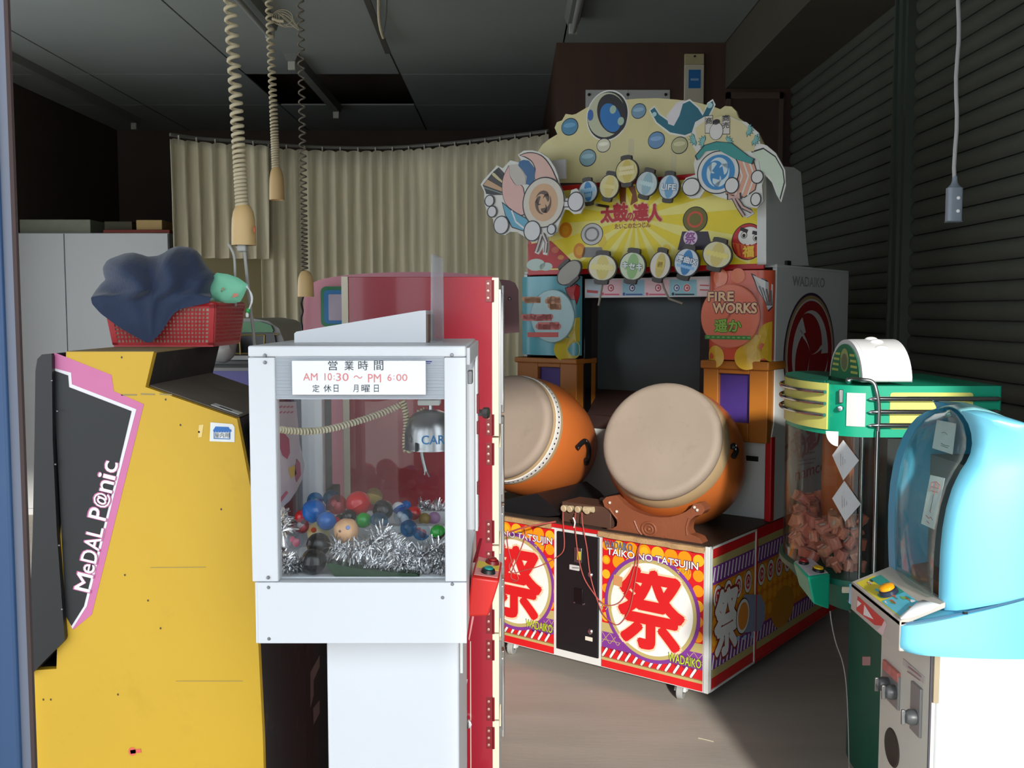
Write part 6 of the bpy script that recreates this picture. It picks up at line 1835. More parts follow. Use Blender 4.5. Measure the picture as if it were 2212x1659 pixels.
# cut-out boards at the two top corners: plain drum, fan, crescent and bows
EDGE = mat('cutout_white', (222, 222, 214), rough=.5)
def cutout(label_pts, y, layers, name, lbl):
    pl_ = [(h(x, yy, 'y', y).x, h(x, yy, 'y', y).z) for x, yy in label_pts]
    o_ = MB().prism(pl_, 'y', y, y + .008).build('cutout_board', EDGE, tk)
    o_['label'] = lbl
    p2 = Print(FT, 'y', y, -1)
    layers(p2)
    p2.build('cutout_print', o_)
    return o_
K = (44, 44, 48)
s1 = 5.531
cA = lambda pts: [(1030 + a_ / s1, 320 + b_ / s1) for a_, b_ in pts]
def left_art(p2):
    fan = cA([(70, 440), (195, 285), (262, 228), (330, 300), (320, 400), (310, 560), (200, 560), (110, 545), (105, 520)])
    p2.poly(fan, K, 0)
    for q_, col in (([(80, 440), (130, 375), (310, 480), (305, 520)], (196, 158, 120)), ([(190, 290), (215, 300), (315, 400), (310, 420), (180, 330)], (206, 196, 150)), ([(78, 458), (305, 535), (308, 552), (88, 480)], (120, 130, 122)), ([(240, 245), (262, 240), (318, 300), (312, 330)], (70, 68, 66)), ([(140, 370), (185, 320), (310, 440), (310, 470)], (70, 66, 64))):
        p2.poly(cA(q_), col, 1)
    cres = smooth_line([(q_[0], q_[1], 0) for q_ in cA([(505, 85), (600, 50), (700, 55), (800, 100), (880, 200), (940, 320), (958, 420), (700, 380), (695, 250), (650, 160), (570, 110)])], 3)
    p2.poly([(q_[0], q_[1]) for q_ in cres], K, 0)
    cres = smooth_line([(q_[0], q_[1], 0) for q_ in cA([(520, 88), (600, 62), (700, 66), (790, 110), (868, 205), (925, 320), (940, 410), (700, 370), (705, 250), (658, 150), (580, 100)])], 3)
    p2.poly([(q_[0], q_[1]) for q_ in cres], (222, 182, 170), 1)
    c2 = smooth_line([(q_[0], q_[1], 0) for q_ in cA([(385, 200), (320, 330), (302, 480), (330, 640), (420, 740), (580, 800), (560, 470), (470, 440), (400, 340)])], 3)
    p2.poly([(q_[0], q_[1]) for q_ in c2], K, 2)
    p2.poly([((q_[0] - 1107) * .95 + 1107, (q_[1] - 410) * .96 + 410) for q_ in c2], (222, 178, 170), 3)
    p2.poly(cA([(510, 160), (560, 140), (620, 150), (700, 250), (690, 400), (640, 445), (590, 430), (600, 340), (550, 260), (500, 210)]), (56, 104, 150), 4)
    p2.poly(cA([(400, 200), (490, 190), (580, 320), (590, 440), (470, 440), (390, 320)]), (196, 190, 180), 3)
    p2.poly(cA([(300, 640), (420, 740), (640, 860), (570, 1000), (420, 950), (340, 800)]), K, 3)
    p2.poly(cA([(312, 660), (420, 750), (620, 862), (560, 985), (430, 940), (350, 800)]), (96, 168, 196), 4)
    p2.line(cA([(420, 745), (470, 880), (570, 960)]), .008, (226, 226, 226), 5)
    # drum face
    c_ = 1030 + 800 / s1, 320 + 650 / s1
    p2.dpx(c_[0], c_[1], 46, 55, K, 6, 48, .25); p2.dpx(c_[0], c_[1], 43.4, 52.4, (214, 208, 194), 7, 48, .25); p2.dpx(c_[0], c_[1], 31, 41, (212, 172, 134), 8, 40, .25)
    tomoe(p2, p2.st(*c_), .055, (96, 76, 66), 9, 3, .85, 40)
    for a_, b_, r_ in ((160, 630, 11), (190, 760, 11), (300, 920, 17), (670, 990, 19), (1190, 640, 18), (900, 970, 10)):
        px, py = 1030 + a_ / s1, 320 + b_ / s1
        p2.dpx(px, py, r_, r_ * 1.2, K, 10, 28); p2.dpx(px, py, r_ - 2.4, r_ * 1.2 - 2.4, (216, 216, 216), 11, 28)
    for pts in ([(780, 1030), (745, 1150), (715, 1240)], [(795, 1020), (840, 1130), (825, 1250)]):
        p2.line(cA(pts), .018, K, 10); p2.line(cA(pts), .010, (206, 190, 184), 11)
    p2.line(cA([(1040, 670), (1110, 670)]), .028, K, 5); p2.line(cA([(1040, 670), (1110, 670)]), .02, (216, 216, 216), 6)
olA = cA([(45, 435), (80, 380), (240, 205), (310, 240), (400, 145), (500, 170), (530, 140), (490, 80), (560, 30), (660, 25), (760, 50), (860, 120), (930, 230), (970, 330), (985, 440), (1040, 560), (1050, 600), (1100, 600), (1130, 500), (1190, 480), (1260, 560), (1285, 690), (1240, 780), (1160, 790), (1100, 740), (1050, 730), (1000, 850), (975, 920), (960, 1000), (900, 1050), (850, 1060), (860, 1180), (840, 1280), (790, 1270), (790, 1180), (740, 1270), (690, 1250), (740, 1120), (650, 1125), (570, 1060), (480, 1000), (400, 1000), (340, 1040), (260, 1030), (200, 950), (195, 850), (135, 780), (95, 680), (90, 600), (90, 520)])
cutout(olA, YH - .10, left_art, 'left', 'board cut out with a drum, a fan and pink crescents at the left corner of the sign')
s2 = 2.989
cB = lambda pts: [(1020 + a_ / s2, 180 + b_ / s2) for a_, b_ in pts]
def right_art(p2):
    sw = cB([(1800, 440), (1880, 415), (1960, 470), (2010, 560), (2020, 640), (1990, 755), (1970, 690), (1930, 610), (1860, 560), (1850, 500)])
    p2.poly(sw, K, 0); p2.poly([((x - 1655) * .94 + 1655, (y - 376) * .94 + 376) for x, y in sw], (206, 220, 200), 1)
    p2.poly(cB([(1440, 290), (1520, 230), (1640, 215), (1740, 250), (1830, 340), (1820, 440), (1700, 440), (1560, 400), (1460, 400)]), (218, 206, 160), 1)
    for a_, b_, w_ in ((1530, 245, 26), (1640, 250, 26)):
        q_ = cB([(a_ - w_, b_ - 35), (a_ + w_, b_ - 40), (a_ + w_, b_ + 80), (a_ - w_, b_ + 80)])
        p2.poly(q_, K, 2); cx_, cy_ = sum(x for x, _ in q_) / 4, sum(y for _, y in q_) / 4
        p2.poly([((x - cx_) * .88 + cx_, (y - cy_) * .93 + cy_) for x, y in q_], (220, 216, 206), 3)
    a_, b_ = cB([(1640, 240)])[0]
    p2.tpx('商', a_ - 7, b_ - 12, a_ + 7, b_ + 2, (40, 36, 36), 4, bold=.02); p2.tpx('売', a_ - 7, b_ + 4, a_ + 7, b_ + 17, (40, 36, 36), 4, bold=.02)
    a_, b_ = cB([(1530, 240)])[0]
    p2.tpx('商', a_ - 7, b_ - 6, a_ + 7, b_ + 8, (40, 36, 36), 4, bold=.02)
    for a_, b_, r0 in ((1440, 360, 200), (1780, 300, 340), (1650, 380, 20), (1500, 380, 160), (1820, 360, 330)):
        for k in range(6):
            an = math.radians(r0 - 75 + 30 * k); L_ = 16
            px, py = cB([(a_, b_)])[0]
            ex, ey = px + math.cos(an) * L_ * .9, py - math.sin(an) * L_
            nx_, ny_ = math.sin(an) * 3.2, math.cos(an) * 3.2
            p2.poly([(px, py), ((px + ex) / 2 + nx_, (py + ey) / 2 + ny_), (ex, ey), ((px + ex) / 2 - nx_, (py + ey) / 2 - ny_)], (36, 100, 110), 4)
            p2.poly([(px, py), ((px + ex) / 2 + nx_ * .6, (py + ey) / 2 + ny_ * .6), (ex * .9 + px * .1, ey * .9 + py * .1), ((px + ex) / 2 - nx_ * .6, (py + ey) / 2 - ny_ * .6)], (130, 190, 186), 5)
    # white gourd charm
    px, py = cB([(1578, 310)])[0]
    p2.dpx(px, py, 15, 19, K, 5, 28); p2.dpx(px, py, 14, 18, (222, 220, 216), 6, 28); p2.dpx(px, py - 20, 8, 6, (40, 36, 40), 6, 16)
    # drum barrel and face
    bar = cB([(1590, 450), (1740, 440), (1820, 500), (1850, 600), (1830, 690), (1760, 740), (1640, 720)])
    p2.poly(bar, K, 2); p2.poly([((x - 1590) * .96 + 1590, (y - 376) * .96 + 376) for x, y in bar], (222, 166, 140), 3)
    for k in range(3): p2.line(cB([(1700 + 40 * k, 460 + 10 * k), (1745 + 40 * k, 600), (1700 + 40 * k, 725)]), .006, (226, 226, 220), 4)
    c_ = cB([(1590, 575)])[0]
    p2.dpx(c_[0], c_[1], 46, 47, K, 5, 48); p2.dpx(c_[0], c_[1], 43.6, 44.6, (220, 220, 214), 6, 48); p2.dpx(c_[0], c_[1], 36, 38, (58, 138, 196), 7, 44)
    tomoe(p2, p2.st(*c_), .06, (206, 226, 232), 8, 3, .85, 20)
    band = cB([(1440, 470), (1500, 400), (1580, 375), (1680, 385), (1790, 470), (1830, 490), (1815, 525), (1700, 490), (1590, 430), (1500, 440), (1455, 500)])
    p2.poly(band, K, 9); p2.poly([((x - 1565) * .95 + 1565, (y - 330) * .94 + 330) for x, y in band], (56, 150, 146), 10)
    for a_, b_, rx, ry in ((1418, 670, 20, 20), (1680, 660, 16, 18), (1845, 605, 14, 15), (1835, 750, 12, 15)):
        px, py = cB([(a_, b_)])[0]
        p2.dpx(px, py, rx, ry, K, 11, 28); p2.dpx(px, py, rx - 2.4, ry - 2.4, (220, 220, 216), 12, 28)
    bow = cB([(1650, 710), (1690, 730), (1740, 705), (1745, 750), (1690, 745), (1650, 755)])
    p2.poly(bow, K, 12); p2.poly([((x - 1586) * .8 + 1586, (y - 425) * .8 + 425) for x, y in bow], (206, 170, 160), 13)
    for pts in ([(1690, 740), (1720, 800), (1760, 860)], [(1710, 740), (1750, 800), (1810, 830)]):
        p2.line(cB(pts), .015, K, 12); p2.line(cB(pts), .008, (206, 170, 160), 13)
olB = cB([(1350, 660), (1380, 610), (1440, 590), (1430, 520), (1450, 450), (1410, 380), (1420, 310), (1440, 250), (1500, 215), (1560, 230), (1640, 205), (1720, 240), (1770, 250), (1850, 320), (1860, 390), (1900, 400), (1960, 450), (2020, 560), (2025, 660), (1995, 770), (1965, 720), (1935, 640), (1890, 590), (1870, 660), (1880, 760), (1840, 805), (1790, 800), (1820, 840), (1770, 870), (1720, 830), (1680, 760), (1580, 730), (1500, 690), (1470, 740), (1410, 745), (1365, 710)])
cutout(olB, YH - .10, right_art, 'right', 'board cut out with a blue-faced drum, lucky charms and a pale swoosh at the right corner of the sign')
for x in (HX(1290, 400, YH - .09), HX(1600, 460, YH - .09)):
    MB().tube([(x, YH - .092, HZ(1400, 440)), (x, YH + .004, HZ(1400, 440))], .006, 8).build('spacer', BLACK, tk)
for px in (1152,):
    MB().tube([h(px, 440, 'y', YH - .092), (hx0 + .02, YH + .004, HZ(1400, 440))], .006, 8).build('spacer', BLACK, tk)

# lettering and crest on the white side board
pr = Print(FT, 'x', 0.0, 1)
pr.tpx('WADAIKO', 1713, 599, 1782, 619, (120, 120, 118), 0, bold=.03); pr.tpx('WADAIKO', 1714, 600, 1781, 618, (176, 176, 170), 1, bold=-.005)
c_ = pr.st(1748, 768); e_ = pr.st(1692, 768); e2 = pr.st(1802, 768); t_ = pr.st(1748, 632); b_ = pr.st(1748, 898)
ry = abs(t_[1] - b_[1]) / 2; rx = abs(e2[0] - e_[0]) / 2
c_ = ((e_[0] + e2[0]) / 2, (t_[1] + b_[1]) / 2)
for f, col, l in ((1.0, (70, 40, 80), 0), (.955, (176, 150, 100), 1), (.90, (206, 206, 204), 2)): pr.disc(c_, rx * f, ry * f, col, l, 56)
RC = (156, 26, 32)
pr.disc(c_, rx * .87, ry * .87, RC, 3, 56)
# white gaps between three red commas
def arc(a0, a1, r0, r1, w0, w1, l, n=16):
    up, lo = [], []
    for i in range(n + 1):
        f = i / n; a = math.radians(a0 + (a1 - a0) * f); r = r0 + (r1 - r0) * f; wd = w0 + (w1 - w0) * f
        up.append((c_[0] + math.cos(a) * rx * (r + wd), c_[1] + math.sin(a) * ry * (r + wd)))
        lo.append((c_[0] + math.cos(a) * rx * (r - wd), c_[1] + math.sin(a) * ry * (r - wd)))
    for i in range(n):
        pr._put([up[i], lo[i], lo[i + 1], up[i + 1]], [(0, 1, 2, 3)], (206, 206, 204), l)
for k in range(3):
    a = 30 + 120 * k
    arc(a - 30, a + 85, .56, .72, .14, .0, 4)
    arc(a - 30, a - 12, .05, .56, .03, .16, 4)
for tx, bx_ in (('太鼓', (1696, 935, 1735, 978)), ('の達人', (1722, 915, 1782, 972))):
    pr.tpx(tx, *bx_, (226, 190, 186), 0, bold=.1, rot=.25); pr.tpx(tx, *bx_, (178, 40, 50), 1, bold=.05, rot=.25)
pr.line([(1724, 983), (1760, 976)], .010, (130, 128, 126), 0); pr.line([(1724, 996), (1762, 990)], .006, (150, 148, 146), 0); pr.line([(1724, 1004), (1758, 999)], .006, (150, 148, 146), 0)
pr.tpx('namco', 1719, 1010, 1784, 1027, (170, 60, 66), 0, bold=.03, rot=.0)
pr.build('side_lettering', tk)
pts = [at(1768, 575, 4.3)]
MB().box(-.03, .0, ys0 + .02, ys0 + .06, ZTOP + .012, ZTOP + .03).build('latch', BLACK, tk)

# ---------------------------------------------------------------- green candy machine at the right
GY = 2.75
TEAL = mat('sea_green_plastic', (18, 168, 132), rough=.36, var=.07, scale=5)
TEALD = mat('dark_sea_green', (10, 104, 84), rough=.45, var=.12, scale=5)
PALEY = mat('pale_yellow_plate', (226, 222, 120), rough=.4, var=.06)
g0 = at(1870, 1300, GY)
gmn = thing('candy_machine', 'green candy dispenser with a round glass front, chrome bars and a white half-moon on top', 'candy machine', (g0.x, GY, 0))
og = Vector(gmn.location); FG = Frame(og)
gx = lambda px, py=900, Y=GY: at(px, py, Y).x - og.x
gz = lambda px, py, Y=GY: at(px, py, Y).z
GD = .54
xr = gx(2163)
zT, zB = gz(2000, 834), gz(1900, 945)
zP = at(1800, 1222, 2.93).z               # platform under the glass
def front_curve(rx, ry, n=20, x0=.0, yc=GD / 2):
    """half ellipse bulging to the left"""
    return [(x0 - rx * math.sin(PI * i / n), yc - ry * math.cos(PI * i / n)) for i in range(n + 1)]
def body(z0, z1, rx, ry, x1, m, name, x0=.0, bevel=0, par=None):
    pl = front_curve(rx, ry, 24, x0) + [(x1, GD / 2 + ry), (x1, GD / 2 - ry)]
    return MB().prism(pl, 'z', z0, z1).build(name, m, par or gmn, bevel=bevel, seg=3)
RX_ = .145
body(zB, zT, RX_ * .98, GD / 2, xr, TEAL, 'top_box', bevel=.006)
# yellow plates and chrome rings on the rounded front
pl_out = front_curve(RX_ + .004, GD / 2 + .003, 30)[7:]; pl_in = front_curve(RX_ - .004, GD / 2 - .004, 30)[7:]
zh_ = zT - zB
MB().prism(pl_out + pl_in[::-1], 'z', zB + .014, zT + .003).build('front_plate', PALEY, gmn, bevel=.001)
for f in (.22, .45, .68):
    z_ = zB + .012 + zh_ * f + .012
    pts = [(x, y, z_) for x, y in front_curve(RX_ + .016, GD / 2 + .008, 30)[7:]]
    MB().tube(pts, .0058, 8).build('chrome_ring', CHROME, gmn)
MB().prism(front_curve(RX_ + .002, GD / 2 + .002, 24)[6:] + [(.05, GD * .9)], 'z', zT, zT + .010).build('front_cap', TEALD, gmn, bevel=.002)
# side plate and three chrome bars on the flank facing the camera
MB().prism(rrect(gx(1921), gx(2100), gz(2000, 927), gz(2000, 848), .008), 'y', -.003, .002).build('flank_plate', PALEY, gmn)
for py in (861, 889, 918):
    z_ = gz(2000, py); xa_, xb_ = gx(1872), gx(2156)
    MB().tube([(xa_, -.012, z_), (xa_ + .008, -.012, z_), (xa_ + .03, -.012, z_), (xb_ - .01, -.012, z_), (xb_, -.012, z_)], [.001, .0055, .0075, .0075, .004], 10).build('chrome_bar', CHROME, gmn)
    for px in (1888, 2140): MB().box(gx(px) - .003, gx(px) + .003, -.012, 0, z_ - .004, z_ + .004).build('bar_stud', CHROME, gmn)
# corner lock plate and sticker on the near shoulder
mb = MB(); p_ = front_curve(RX_ + .0035, GD / 2 + .003, 30)
mb.prism(p_[1:5] + front_curve(RX_ - .004, GD / 2 - .004, 30)[1:5][::-1], 'z', zB + .03, zT - .02).build('corner_sticker', mat('white_sticker', (214, 216, 214), rough=.4), gmn)
a_ = p_[5]; 
MB().lathe([(0, .008), (.007, .007), (.009, 0)], 14, 0, oriented((-.6, -1, 0), (a_[0], a_[1] - .004, zB + zh_ * .55))).build('corner_lock', CHROME, gmn)
MB().box(a_[0] - .006, a_[0] + .006, a_[1] - .008, a_[1] - .002, zT - .05, zT - .012).build('lock_hasp', STEEL, gmn, bevel=.002)
a_ = front_curve(RX_ + .0035, GD / 2 + .004, 30)[6]
qd = [(0, 0), (.034, 0)] + [(.034 - .034 * math.sin(PI / 2 * i / 8), .034 * 1.2 * math.cos(PI / 2 * i / 8)) for i in range(1, 1)] + [(.034 * math.cos(t_), .042 * math.sin(t_)) for t_ in [PI / 2 * i / 8 for i in range(1, 9)]]
Mq = oriented((-.55, -1, 0), (a_[0] - .012, a_[1] - .006, zB + .018), (-1, .55, 0))
mb = MB()
mb.prism([(x - .017, y) for x, y in qd], 'z', 0, .002, 0, oriented((-.45, -1, 0), (a_[0] - .004, a_[1] - .004, zB + .012), (-1, .45, 0))).build('white_quarter_sticker', mat('bright_sticker', (240, 240, 240), rough=.4), gmn)
# top: white half-moon sign
mr = .145
yc_ = .145; zc0 = zT + .010
def half(r, n=24): return [(yc_ + r * math.cos(PI * i / n), zc0 + r * .80 * math.sin(PI * i / n)) for i in range(n + 1)]
xh = gx(1990, 832, GY) - .150
MB().prism(half(mr), 'x', xh, xh + .125).build('half_moon', mat('white_moon_plastic', (236, 236, 238), rough=.3), gmn, bevel=.012, seg=3)
MB().prism(half(mr * .99)[::1], 'x', xh - .012, xh).build('moon_rim', mat('white_moon_plastic', (236, 236, 238), rough=.3), gmn, bevel=.003)
MB().prism(half(mr * .88), 'x', xh - .015, xh - .011).build('moon_face', mat('green_yellow_print', (46, 132, 96), rough=.35, var=.1), gmn)
pr = Print(FG, 'x', xh - .015, -1)
for k in range(4):
    for s_ in (-1, 1):
        z_ = zc0 + .02 + .016 * k; w_ = mr * .85 * math.sqrt(max(0, 1 - ((z_ - zc0) / (mr * .7)) ** 2))
        pr._put([(yc_ + s_ * w_ * .45, z_), (yc_ + s_ * w_ * .92, z_), (yc_ + s_ * w_ * .92, z_ + .007), (yc_ + s_ * w_ * .45, z_ + .007)], [(0, 1, 2, 3)], (206, 206, 110), 0)
pr.disc((yc_, zc0 + .055), .036, .034, (170, 176, 110), 1); pr.disc((yc_, zc0 + .05), .026, .024, (120, 120, 90), 2)
pr.build('moon_print', gmn)
for k, f in enumerate((.50, .40, .30)):
    a = PI * f
    MB().ball((xh + .06, yc_ - mr * 1.0 * math.cos(PI - a) * 1 if False else yc_ - mr * .98 * math.cos(a) * (1), zc0 + mr * .78 * math.sin(a)), (.020, .016, .010), 14, 10).build('bulb_cover', mat('milky_bulb', (246, 246, 246), rough=.2), gmn)
# glass bowl, orange insert and frame rods
GLC = glass('candy_glass', tint=(244, 248, 246), refl=.05, haze=.015)
out_ = front_curve(RX_, GD / 2 - .004, 36); in_ = front_curve(RX_ - .003, GD / 2 - .007, 36)
MB().prism(out_ + in_[::-1], 'z', zP, zB).build('glass_front', GLC, gmn)
MB().box(0, gx(2040), .004, .007, zP, zB).build('glass_flank', GLC, gmn)
MB().box(gx(1925), xr, .02, GD - .02, zP, zB).build('inner_case', mat('dark_inner_case', (34, 34, 36), rough=.5), gmn)
MB().prism([(x - .02 + .06, y) for x, y in front_curve(.06, .10, 12, .0, GD * .62)], 'z', zP + .09, zB).build('orange_insert', mat('orange_insert_plastic', (214, 110, 50), rough=.35), gmn)  # orange form added in place of a reflection inside the glass
for px, Yp in ((1861, GY + .02), (1893, GY - .012)):
    x_ = gx(px, 1050, Yp)
    MB().tube([(x_, Yp - GY, zP - .0), (x_, Yp - GY, zB + (.0 if px < 1880 else .02))], .0055 if px < 1880 else .0065, 10).build('upright_rod', CHROME, gmn)
xk = gx(1893, 1050, GY - .012)
arch = smooth_line([(xk, -.012, zB), (gx(1894, 880), -.016, gz(1894, 880)), (gx(1889, 845), -.016, gz(1889, 845)), (gx(1882, 826), -.010, zT + .012), (gx(1862, 818), .0, zT + .018), (gx(1838, 818, 2.8), .05, zT + .016), (gx(1832, 822, 2.8), .05, zT + .002)], 6)
MB().tube(arch, .0055, 10).build('guard_rail', STEEL, gmn)
MB().ball((gx(1834, 820, 2.8), .05, zT + .012), .010, 12, 8).build('rail_stud', CHROME, gmn)
# base under the glass: green rim, flared skirt, pedestal
body(zP - .016, zP, RX_ + .012, GD / 2 + .004, xr, TEALD, 'rim', bevel=.004)
def loft(z0, rx0, ry0, z1, rx1, ry1, m, name):
    a_ = front_curve(rx0, ry0, 24) + [(xr, GD / 2 + ry0), (xr, GD / 2 - ry0)]
    b_ = front_curve(rx1, ry1, 24) + [(xr, GD / 2 + ry1), (xr, GD / 2 - ry1)]
    n = len(a_)
    mb = MB(); mb.add([(x, y, z0) for x, y in a_] + [(x, y, z1) for x, y in b_], [tuple(range(n)), tuple(range(2 * n - 1, n - 1, -1))] + [(i, (i + 1) % n, (i + 1) % n + n, i + n) for i in range(n)])
    return mb.build(name, m, gmn, bevel=.003)
zS = zP - .105
loft(zS, .075, GD / 2 - .06, zP - .016, RX_ + .006, GD / 2, TEALD, 'skirt')
xl = gx(1838, 1500, 2.98) + .045
body(0, zS, .03, GD / 2 - .08, xr - .02, TEALD, 'pedestal', x0=xl + .03)
MB().box(xl + .055, xr - .02, GD / 2 - (GD / 2 - .08) - .002, GD / 2 - (GD / 2 - .08), .02, zS - .02).build('pedestal_door', mat('paler_green_door', (58, 128, 108), rough=.4, var=.08), gmn)
q = FG.hit(1871, 1427, 'y', .078)
MB().box(q.x - .011, q.x + .011, .074, .079, q.z - .013, q.z + .013).build('pink_sticker', ink((206, 150, 150)), gmn)
for px, py in ((1824, 1271), (1838, 1296), (1842, 1318)):
    p = at(px, py, GY + .03) - og
    MB().tube([p, p + Vector((-.012, -.012, 0))], .004, 8).build('coin_lug', STEEL, gmn)
p = at(1825, 1271, GY + .02) - og
MB().box(p.x - .012, p.x + .016, p.y - .014, p.y - .008, p.z - .010, p.z + .008).build('coin_entry', CREAM, gmn, bevel=.002)
# button box
def V(px, py, Y): return at(px, py, Y) - og
q = [V(1790, 1318, 2.74), V(1794, 1252, 2.74)]
topq = [V(1745, 1247, 2.70), V(1795, 1240, 2.74), V(1752, 1204, 2.845), V(1712, 1212, 2.83)]
bot = [V(1758, 1306, 2.71), V(1792, 1318, 2.745), Vector((topq[2].x + .01, topq[2].y, V(1758, 1306, 2.71).z)), Vector((topq[3].x + .02, topq[3].y, V(1758, 1306, 2.71).z + .02))]
MB().hexa(bot + topq).build('button_box', TEAL, gmn, bevel=.007, seg=3)
up = (topq[1] - topq[0]).cross(topq[3] - topq[0]).normalized(); up = up if up.z > 0 else -up
def onB(u, v): return (topq[0] * (1 - u) + topq[1] * u) * (1 - v) + (topq[3] * (1 - u) + topq[2] * u) * v
a_ = [onB(.08, .06), onB(.92, .06), onB(.92, .94), onB(.08, .94)]
MB().hexa([p + up * .0008 for p in a_] + [p + up * .002 for p in a_]).build('control_sticker', mat('pale_control_sticker', (196, 190, 200), rough=.35, var=.2, scale=60), gmn)
for (u, v, m_, r_) in ((.62, .22, mat('yellow_button', (236, 190, 20), rough=.3), .0135), (.35, .72, mat('red_knob', (150, 24, 34), rough=.3), .012)):
    Mo = oriented(up, onB(u, v) + up * .002)
    b_ = MB().lathe([(r_ * 1.25, 0), (r_ * 1.2, .006), (r_, .008), (0, .008)], 20, 0, Mo).build('push_button', BLACK, gmn)
    MB().lathe([(r_, .007), (r_ * .95, .012), (0, .0135)], 18, 0, Mo).build('button_cap', m_, b_)
for (u, v, col) in ((.35, .42, (214, 70, 90)), (.75, .55, (40, 44, 60)), (.6, .8, (210, 90, 110))):
    Mo = oriented(up, onB(u, v) + up * .002); MB().lathe([(.008, 0), (.008, .0006), (0, .0007)], 10, 0, Mo).build('printed_dot', ink(col), gmn)
c_ = MB().tube(smooth_line([at(1793, 1320, 2.75), at(1797, 1350, 2.76), at(1806, 1390, 2.78), at(1820, 1430, 2.8), at(1828, 1480, 2.8), at(1832, 1560, 2.8), at(1834, 1659, 2.8), at(1834, 1780, 2.8)], 5), .0016, 6)
tag(c_.build('thin_cable', GREYW), 'thin white cable hanging from the green candy machine to the floor', 'cable')
# paper diamonds stuck to the glass
PAP = mat('white_paper', (222, 222, 224), rough=.7, var=.03)
for pts, Yp, lab in ((((1822, 950), (1857, 994), (1822, 1037), (1799, 983)), 2.775, 'upper of two white paper diamonds stuck to the glass of the green candy machine'),
                     (((1824, 1038), (1861, 1088), (1827, 1126), (1800, 1076)), 2.775, 'lower of two white paper diamonds stuck to the glass of the green candy machine')):
    P3 = []
    for (x, y) in pts:
        # point on the curved glass, just outside it
        best = None
        for i in range(200):
            t_ = PI * i / 199
            w_ = Vector((og.x - (RX_ + .004) * math.sin(t_), og.y + GD / 2 - (GD / 2 + .0) * math.cos(t_), 0))
            if w_.y > og.y + GD / 2 + .05: break
            z_ = at(x, y, w_.y).z
            e = abs(proj((w_.x, w_.y, z_))[0] - x)
            if best is None or e < best[0]: best = (e, Vector((w_.x, w_.y, z_)))
        P3.append(best[1])
    c0 = sum(P3, Vector()) / 4
    nrm = (P3[1] - P3[3]).cross(P3[2] - P3[0]).normalized()
    if nrm.y > 0: nrm = -nrm
    P3 = [p + nrm * .006 for p in P3]; 
    mid = sum(P3, Vector()) / 4 + nrm * .008
    base = [p - c0 for p in P3]; m0 = mid - c0
    mb = MB(); n_ = 4; vs = base + [m0]; 
    vs2 = [p - nrm * .0006 for p in vs]
    mb.add(vs + vs2, [(0, 1, 4), (1, 2, 4), (2, 3, 4), (3, 0, 4), (6, 5, 9), (7, 6, 9), (8, 7, 9), (5, 8, 9), (0, 5, 6, 1), (1, 6, 7, 2), (2, 7, 8, 3), (3, 8, 5, 0)])
    o_ = mb.build('paper_diamond', PAP, smooth=False); o_.location = c0
    tag(o_, lab, 'paper', 'paper diamonds on the candy machine')
    ln = MB(); a_, b_ = base[0].lerp(m0, .5) + nrm * .002, base[2].lerp(m0, .4) + nrm * .002
    for k in range(3):
        o1 = (base[1] - base[3]).normalized() * (.006 * (k - 1))
        ln.tube([a_.lerp(b_, .2 + .1 * k) + o1 + nrm * .002, a_.lerp(b_, .75 - .08 * k) + o1 + nrm * .002], .0005, 4)
    ln.build('faint_pencil', mat('grey_pencil', (150, 150, 152)), o_)
# wrapped candies heaped behind the glass
CM = [mat('candy_wrap_%d' % i, c, rough=.32, var=.22, scale=90) for i, c in enumerate(((236, 140, 112), (228, 122, 96), (242, 160, 132), (232, 140, 122)))]
CFOIL = mat('candy_foil', (206, 190, 180), rough=.25, metal=.5)
rnd = random.Random(21)
def candy_mesh(seed):
    r_ = random.Random(seed); mb = MB()
    L_, W_, H_ = .020, .0175, .0125
    ring = []
    vs = []
    for x, w_, h_ in ((-1.2, .95, .25), (-1.0, .42, .3), (-.8, .9, .9), (0, .95, 1.08), (.8, .9, .9), (1.0, .42, .3), (1.2, .95, .25)):
        for (sy, sz) in ((-1, -1), (1, -1), (1, 1), (-1, 1)):
            vs.append((x * L_ + r_.uniform(-.0012, .0012), sy * w_ * W_ + r_.uniform(-.0012, .0012), sz * h_ * H_ + r_.uniform(-.001, .001)))
    fs = [(3, 2, 1, 0), (24, 25, 26, 27)]
    for i in range(6):
        for j in range(4): fs.append((i * 4 + j, i * 4 + (j + 1) % 4, i * 4 + 4 + (j + 1) % 4, i * 4 + 4 + j))
    mb.add(vs, fs)
    return mb
protos = []
for i in range(4):
    t = thing('candy', 'small orange-pink wrapped candy in the heap behind the round glass', 'candy', (0, 0, 0), 0, 'candies in the green machine')
    candy_mesh(i).build('wrapper', CM[i], t, smooth=False)
    MB().lathe([(0, .0016), (.009, .0012), (.0105, -.001)], 12, 0, oriented((.15, -.1, 1), (0, 0, .0125))).build('printed_seal', ink((206, 196, 190), .3), t)
    protos.append(t)
spots = []
zt_pile = at(1800, 1120, 2.9).z
lay = 0; z = zP + .026
